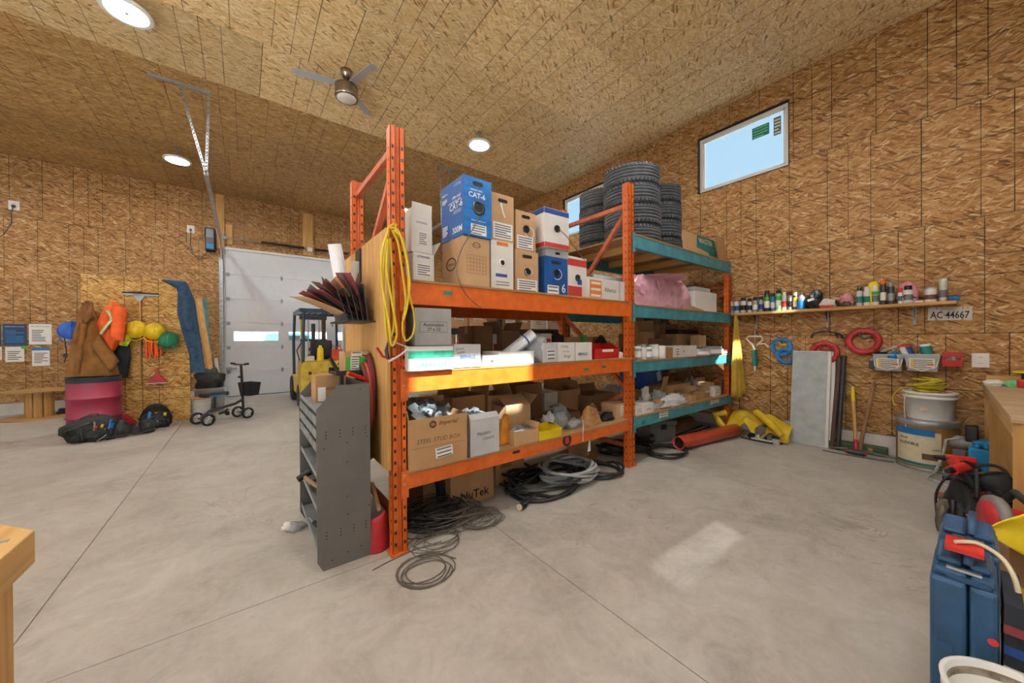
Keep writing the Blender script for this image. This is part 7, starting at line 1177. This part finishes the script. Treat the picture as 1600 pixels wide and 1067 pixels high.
coil('hose_coil', 'black cords heaped on top of the tool tote', (4.33, -.02, .33), .13, .012, 4, 'cable_black', 181, .10, .8); tag(G().lump((0, 0, 0), (.12, .10, .10), 182, .45, 2.4, 3).obj('tool_pouch', 'black_fabric', None, (4.22, -.08, .28)), 'black pouch jammed in the tool tote', 'pouch'); tag(G().box(-.07, -.05, 0, .07, .05, .03).box(-.05, -.03, .03, .05, .03, .05).obj('battery_charger', 'pipe_red', None, (4.80, .16, .0), .4, bevel=.008), 'red battery pack on the floor behind the tool tote', 'battery'); wire('power_cord_loop', 'black cord coming out of the tool tote', [(4.3, .19, .02), (4.26, .19, .2), (4.24, .12, .36), (4.3, -.02, .40)], .008, 'cable_black', cat='cord')
tag(G().lump((0, 0, 0), (.22, .22, .26), 183, .35, 2, 4).obj('cable_bag', 'black_fabric', None, (4.85, -.38, 0)), 'dark heap of cords and bags under the workbench', 'bag')
# circular saw
t = thing('circular_saw', 'red and grey circular saw lying behind the blue cases', 'saw', (3.30, -.12, .33), (0, 0, .35)); G().box(-.20, -.10, 0, .20, .10, .006).obj('base_plate', 'steel', t); G().lathe([(.0, -.02), (.13, -.02), (.135, 0), (.13, .02), (.0, .02)], 28, Matrix.Translation((0, .06, .06)) @ Matrix.Rotation(pi/2, 4, 'X')).obj('upper_guard', 'cutoff_grey', t); G().lathe([(.0, -.012), (.10, -.012), (.10, .012), (.0, .012)], 28, Matrix.Translation((0, .085, .06)) @ Matrix.Rotation(pi/2, 4, 'X')).obj('lower_guard', 'red_paint', t); G().cyl((0, .04, .09), (0, -.12, .09), .05, n=16).obj('motor', 'red_plastic', t); G().tube([(-.12, -.02, .12), (-.08, -.02, .20), (.04, -.02, .22), (.12, -.02, .15)], .018, 8).obj('handle', 'black_rubber', t)
t = carton('carton', 'low brown carton under the circular saw', 'box', (3.32, -.17, 0), (.40, .30, .328), .35, 'cardboard_dark')
# blue cases
def bcase(label, X0, X1, Y0, Y1, h, strap):
    t = thing('tool_case', label, 'case', ((X0+X1)/2, (Y0+Y1)/2, 0), 0); w, d = X1-X0, Y1-Y0; ym = -.012
    for a, b in ((-d/2, ym-.002), (ym+.002, d/2)): G().box(-w/2, a, .0, w/2, b, h*.90).box(-w/2+.025, a+.006*(a < -.05), h*.90, w/2-.025, b-.006*(b > .05), h*.955).box(-w/2+.06, a+.012, h*.955, w/2-.05, b-.012*(b > .05), h).obj('half_shell', 'case_blue', t, bevel=.012)
    for z in (.2, .45): G().box(-w/2-.008, d*.15, h*z, -w/2, d*.36, h*z+.03).obj('rib', 'case_blue', t)
    G().box(-w/2+.03, ym-.03, h*.955, -w/2+.05, ym+.05, h*.97).obj('latch', 'steel', t); G().box(-w/2+.02, ym-.05, h*.90, w/2-.02, ym+.05, h*.93).obj('latch_bar', 'case_blue', t)
    G().tube([(-w*.28, ym, h*.99), (-w*.25, ym, h+.035), (w*.25, ym, h+.035), (w*.28, ym, h*.99)], .012, 8, flat=.8).obj('carry_handle', 'case_blue', t)
    if strap: G().box(-.10, ym-.035, h+.034, .02, ym+.055, h+.05).obj('red_tag', 'red_plastic', t)
    G().cyl((-w/2-.004, -d*.42, h*.62), (-w/2, -d*.42, h*.62), .012, n=12).obj('badge', 'print_red', t)
    return t
bcase('large blue tool case nearest the camera, standing upright', 2.03, 2.33, -.045, .108, .575, True); bcase('second blue tool case standing behind the nearest one', 2.37, 2.68, -.055, .105, .575, False)
wire('tie_string', 'pale string tied to the handle of the nearest blue case', [(2.12, .05, .632), (2.16, .0, .635), (2.13, -.05, .62), (2.10, -.075, .58), (2.09, -.085, .53)], .007, 'cream', cat='string')
t = thing('folded_banner', 'dark striped folded banner standing behind the nearest blue case', 'banner', (2.18, -.075, 0)); G().box(-.14, -.02, 0, .14, .02, .50).obj('fold', 'black_cloth', t); [G().box(-.142, -.021, z, .142, .021, z+.03).obj('stripe', m, t) for z, m in ((.40, 'maroon'), (.33, 'print_navy'), (.26, 'mesh_white'))]
# yellow plastic drape
t = thing('plastic_drape', 'bright yellow plastic sheet hanging at the right edge beside the blue cases', 'sheet', (2.95, -.15, 0)); 
def yd(u, v): zt_ = .43+.26*u**.8; zb_ = .405-.24*u; return (.05+.14*u+.03*sin(v*4)-.05*sin(v*pi)*u, .115-.36*u+.012*sin(v*7+u*4)*u, zt_+(zb_-zt_)*v)
G().grid(yd, 16, 12).obj('front_fold', 'yellow_plastic', t, solid=.006); G().grid(lambda u, v: (.16+.2*u+.02*sin(v*6), .02-.34*u, .44-.44*v), 10, 10).obj('back_fold', 'slicker', t, solid=.006)
# buckets
def bucket(label, c, r0, r1, h, fillm, fz, handle):
    t = thing('bucket', label, 'bucket', c); G().lathe([(r0, 0), (r1, h-.06), (r1+.008, h-.055), (r1+.008, h-.02), (r1+.012, h), (r1-.002, h), (r0-.004, .006), (0, .006)], 36).obj('body', 'white_plastic', t); G().lathe([(r0+(r1-r0)*.1-.001, .03), (r1-.004, h-.02)], 36, caps=False).obj('dried_residue', fillm, t); G().lathe([(0, fz), (r0+(r1-r0)*fz/h-.006, fz)], 30, caps=False).obj('contents', fillm, t)
    if handle: G().tube([(r1*1.04*cos(a), -handle[0]*sin(a), h-.03+handle[1]*sin(a)) for a in [pi*k/12 for k in range(13)]], .012, 8, flat=.5).obj('bail', 'white_plastic', t)
bucket('white bucket crusted with plaster at the bottom right corner of the photo', (1.80, -.085, 0), .125, .15, .33, 'plaster', .2, (.05, .12)); bucket('cream lidless bucket behind the plaster bucket at the right edge', (2.20, -.235, 0), .12, .14, .34, 'cream', .15, None)
# left foreground bench corner
z = .90; p = onz(55, 827, z); q = onz(0, 818, z); r_ = onz(0, 874, z); d1 = (q-p).normalized(); d2 = (r_-p).normalized()
t = thing('sawhorse_table', 'pine table corner in the lower left foreground', 'table', (p.x, p.y, 0)); poly = [(0, 0), tuple((d1*1.2).xy), tuple((d1*1.2+d2*.9).xy), tuple((d2*.75).xy)]
ar = sum(poly[i][0]*poly[(i+1) % 4][1]-poly[(i+1) % 4][0]*poly[i][1] for i in range(4)); poly = poly if ar > 0 else poly[::-1]
G().prism(poly, .088, Matrix.Translation((0, 0, z-.088))).obj('top', 'pine_y', t, bevel=.004)
inn = d1*.14+d2*.12
for k in (inn, inn+d1*.7, inn+d2*.4): G().box(k.x-.045, k.y-.045, 0, k.x+.045, k.y+.045, z-.088).obj('leg', 'pine', t)
c = (d1*.02+d2*.03)*3; G().box(c.x-.012, c.y-.006, z, c.x+.012, c.y+.006, z+.002).obj('staple', 'zinc', t)
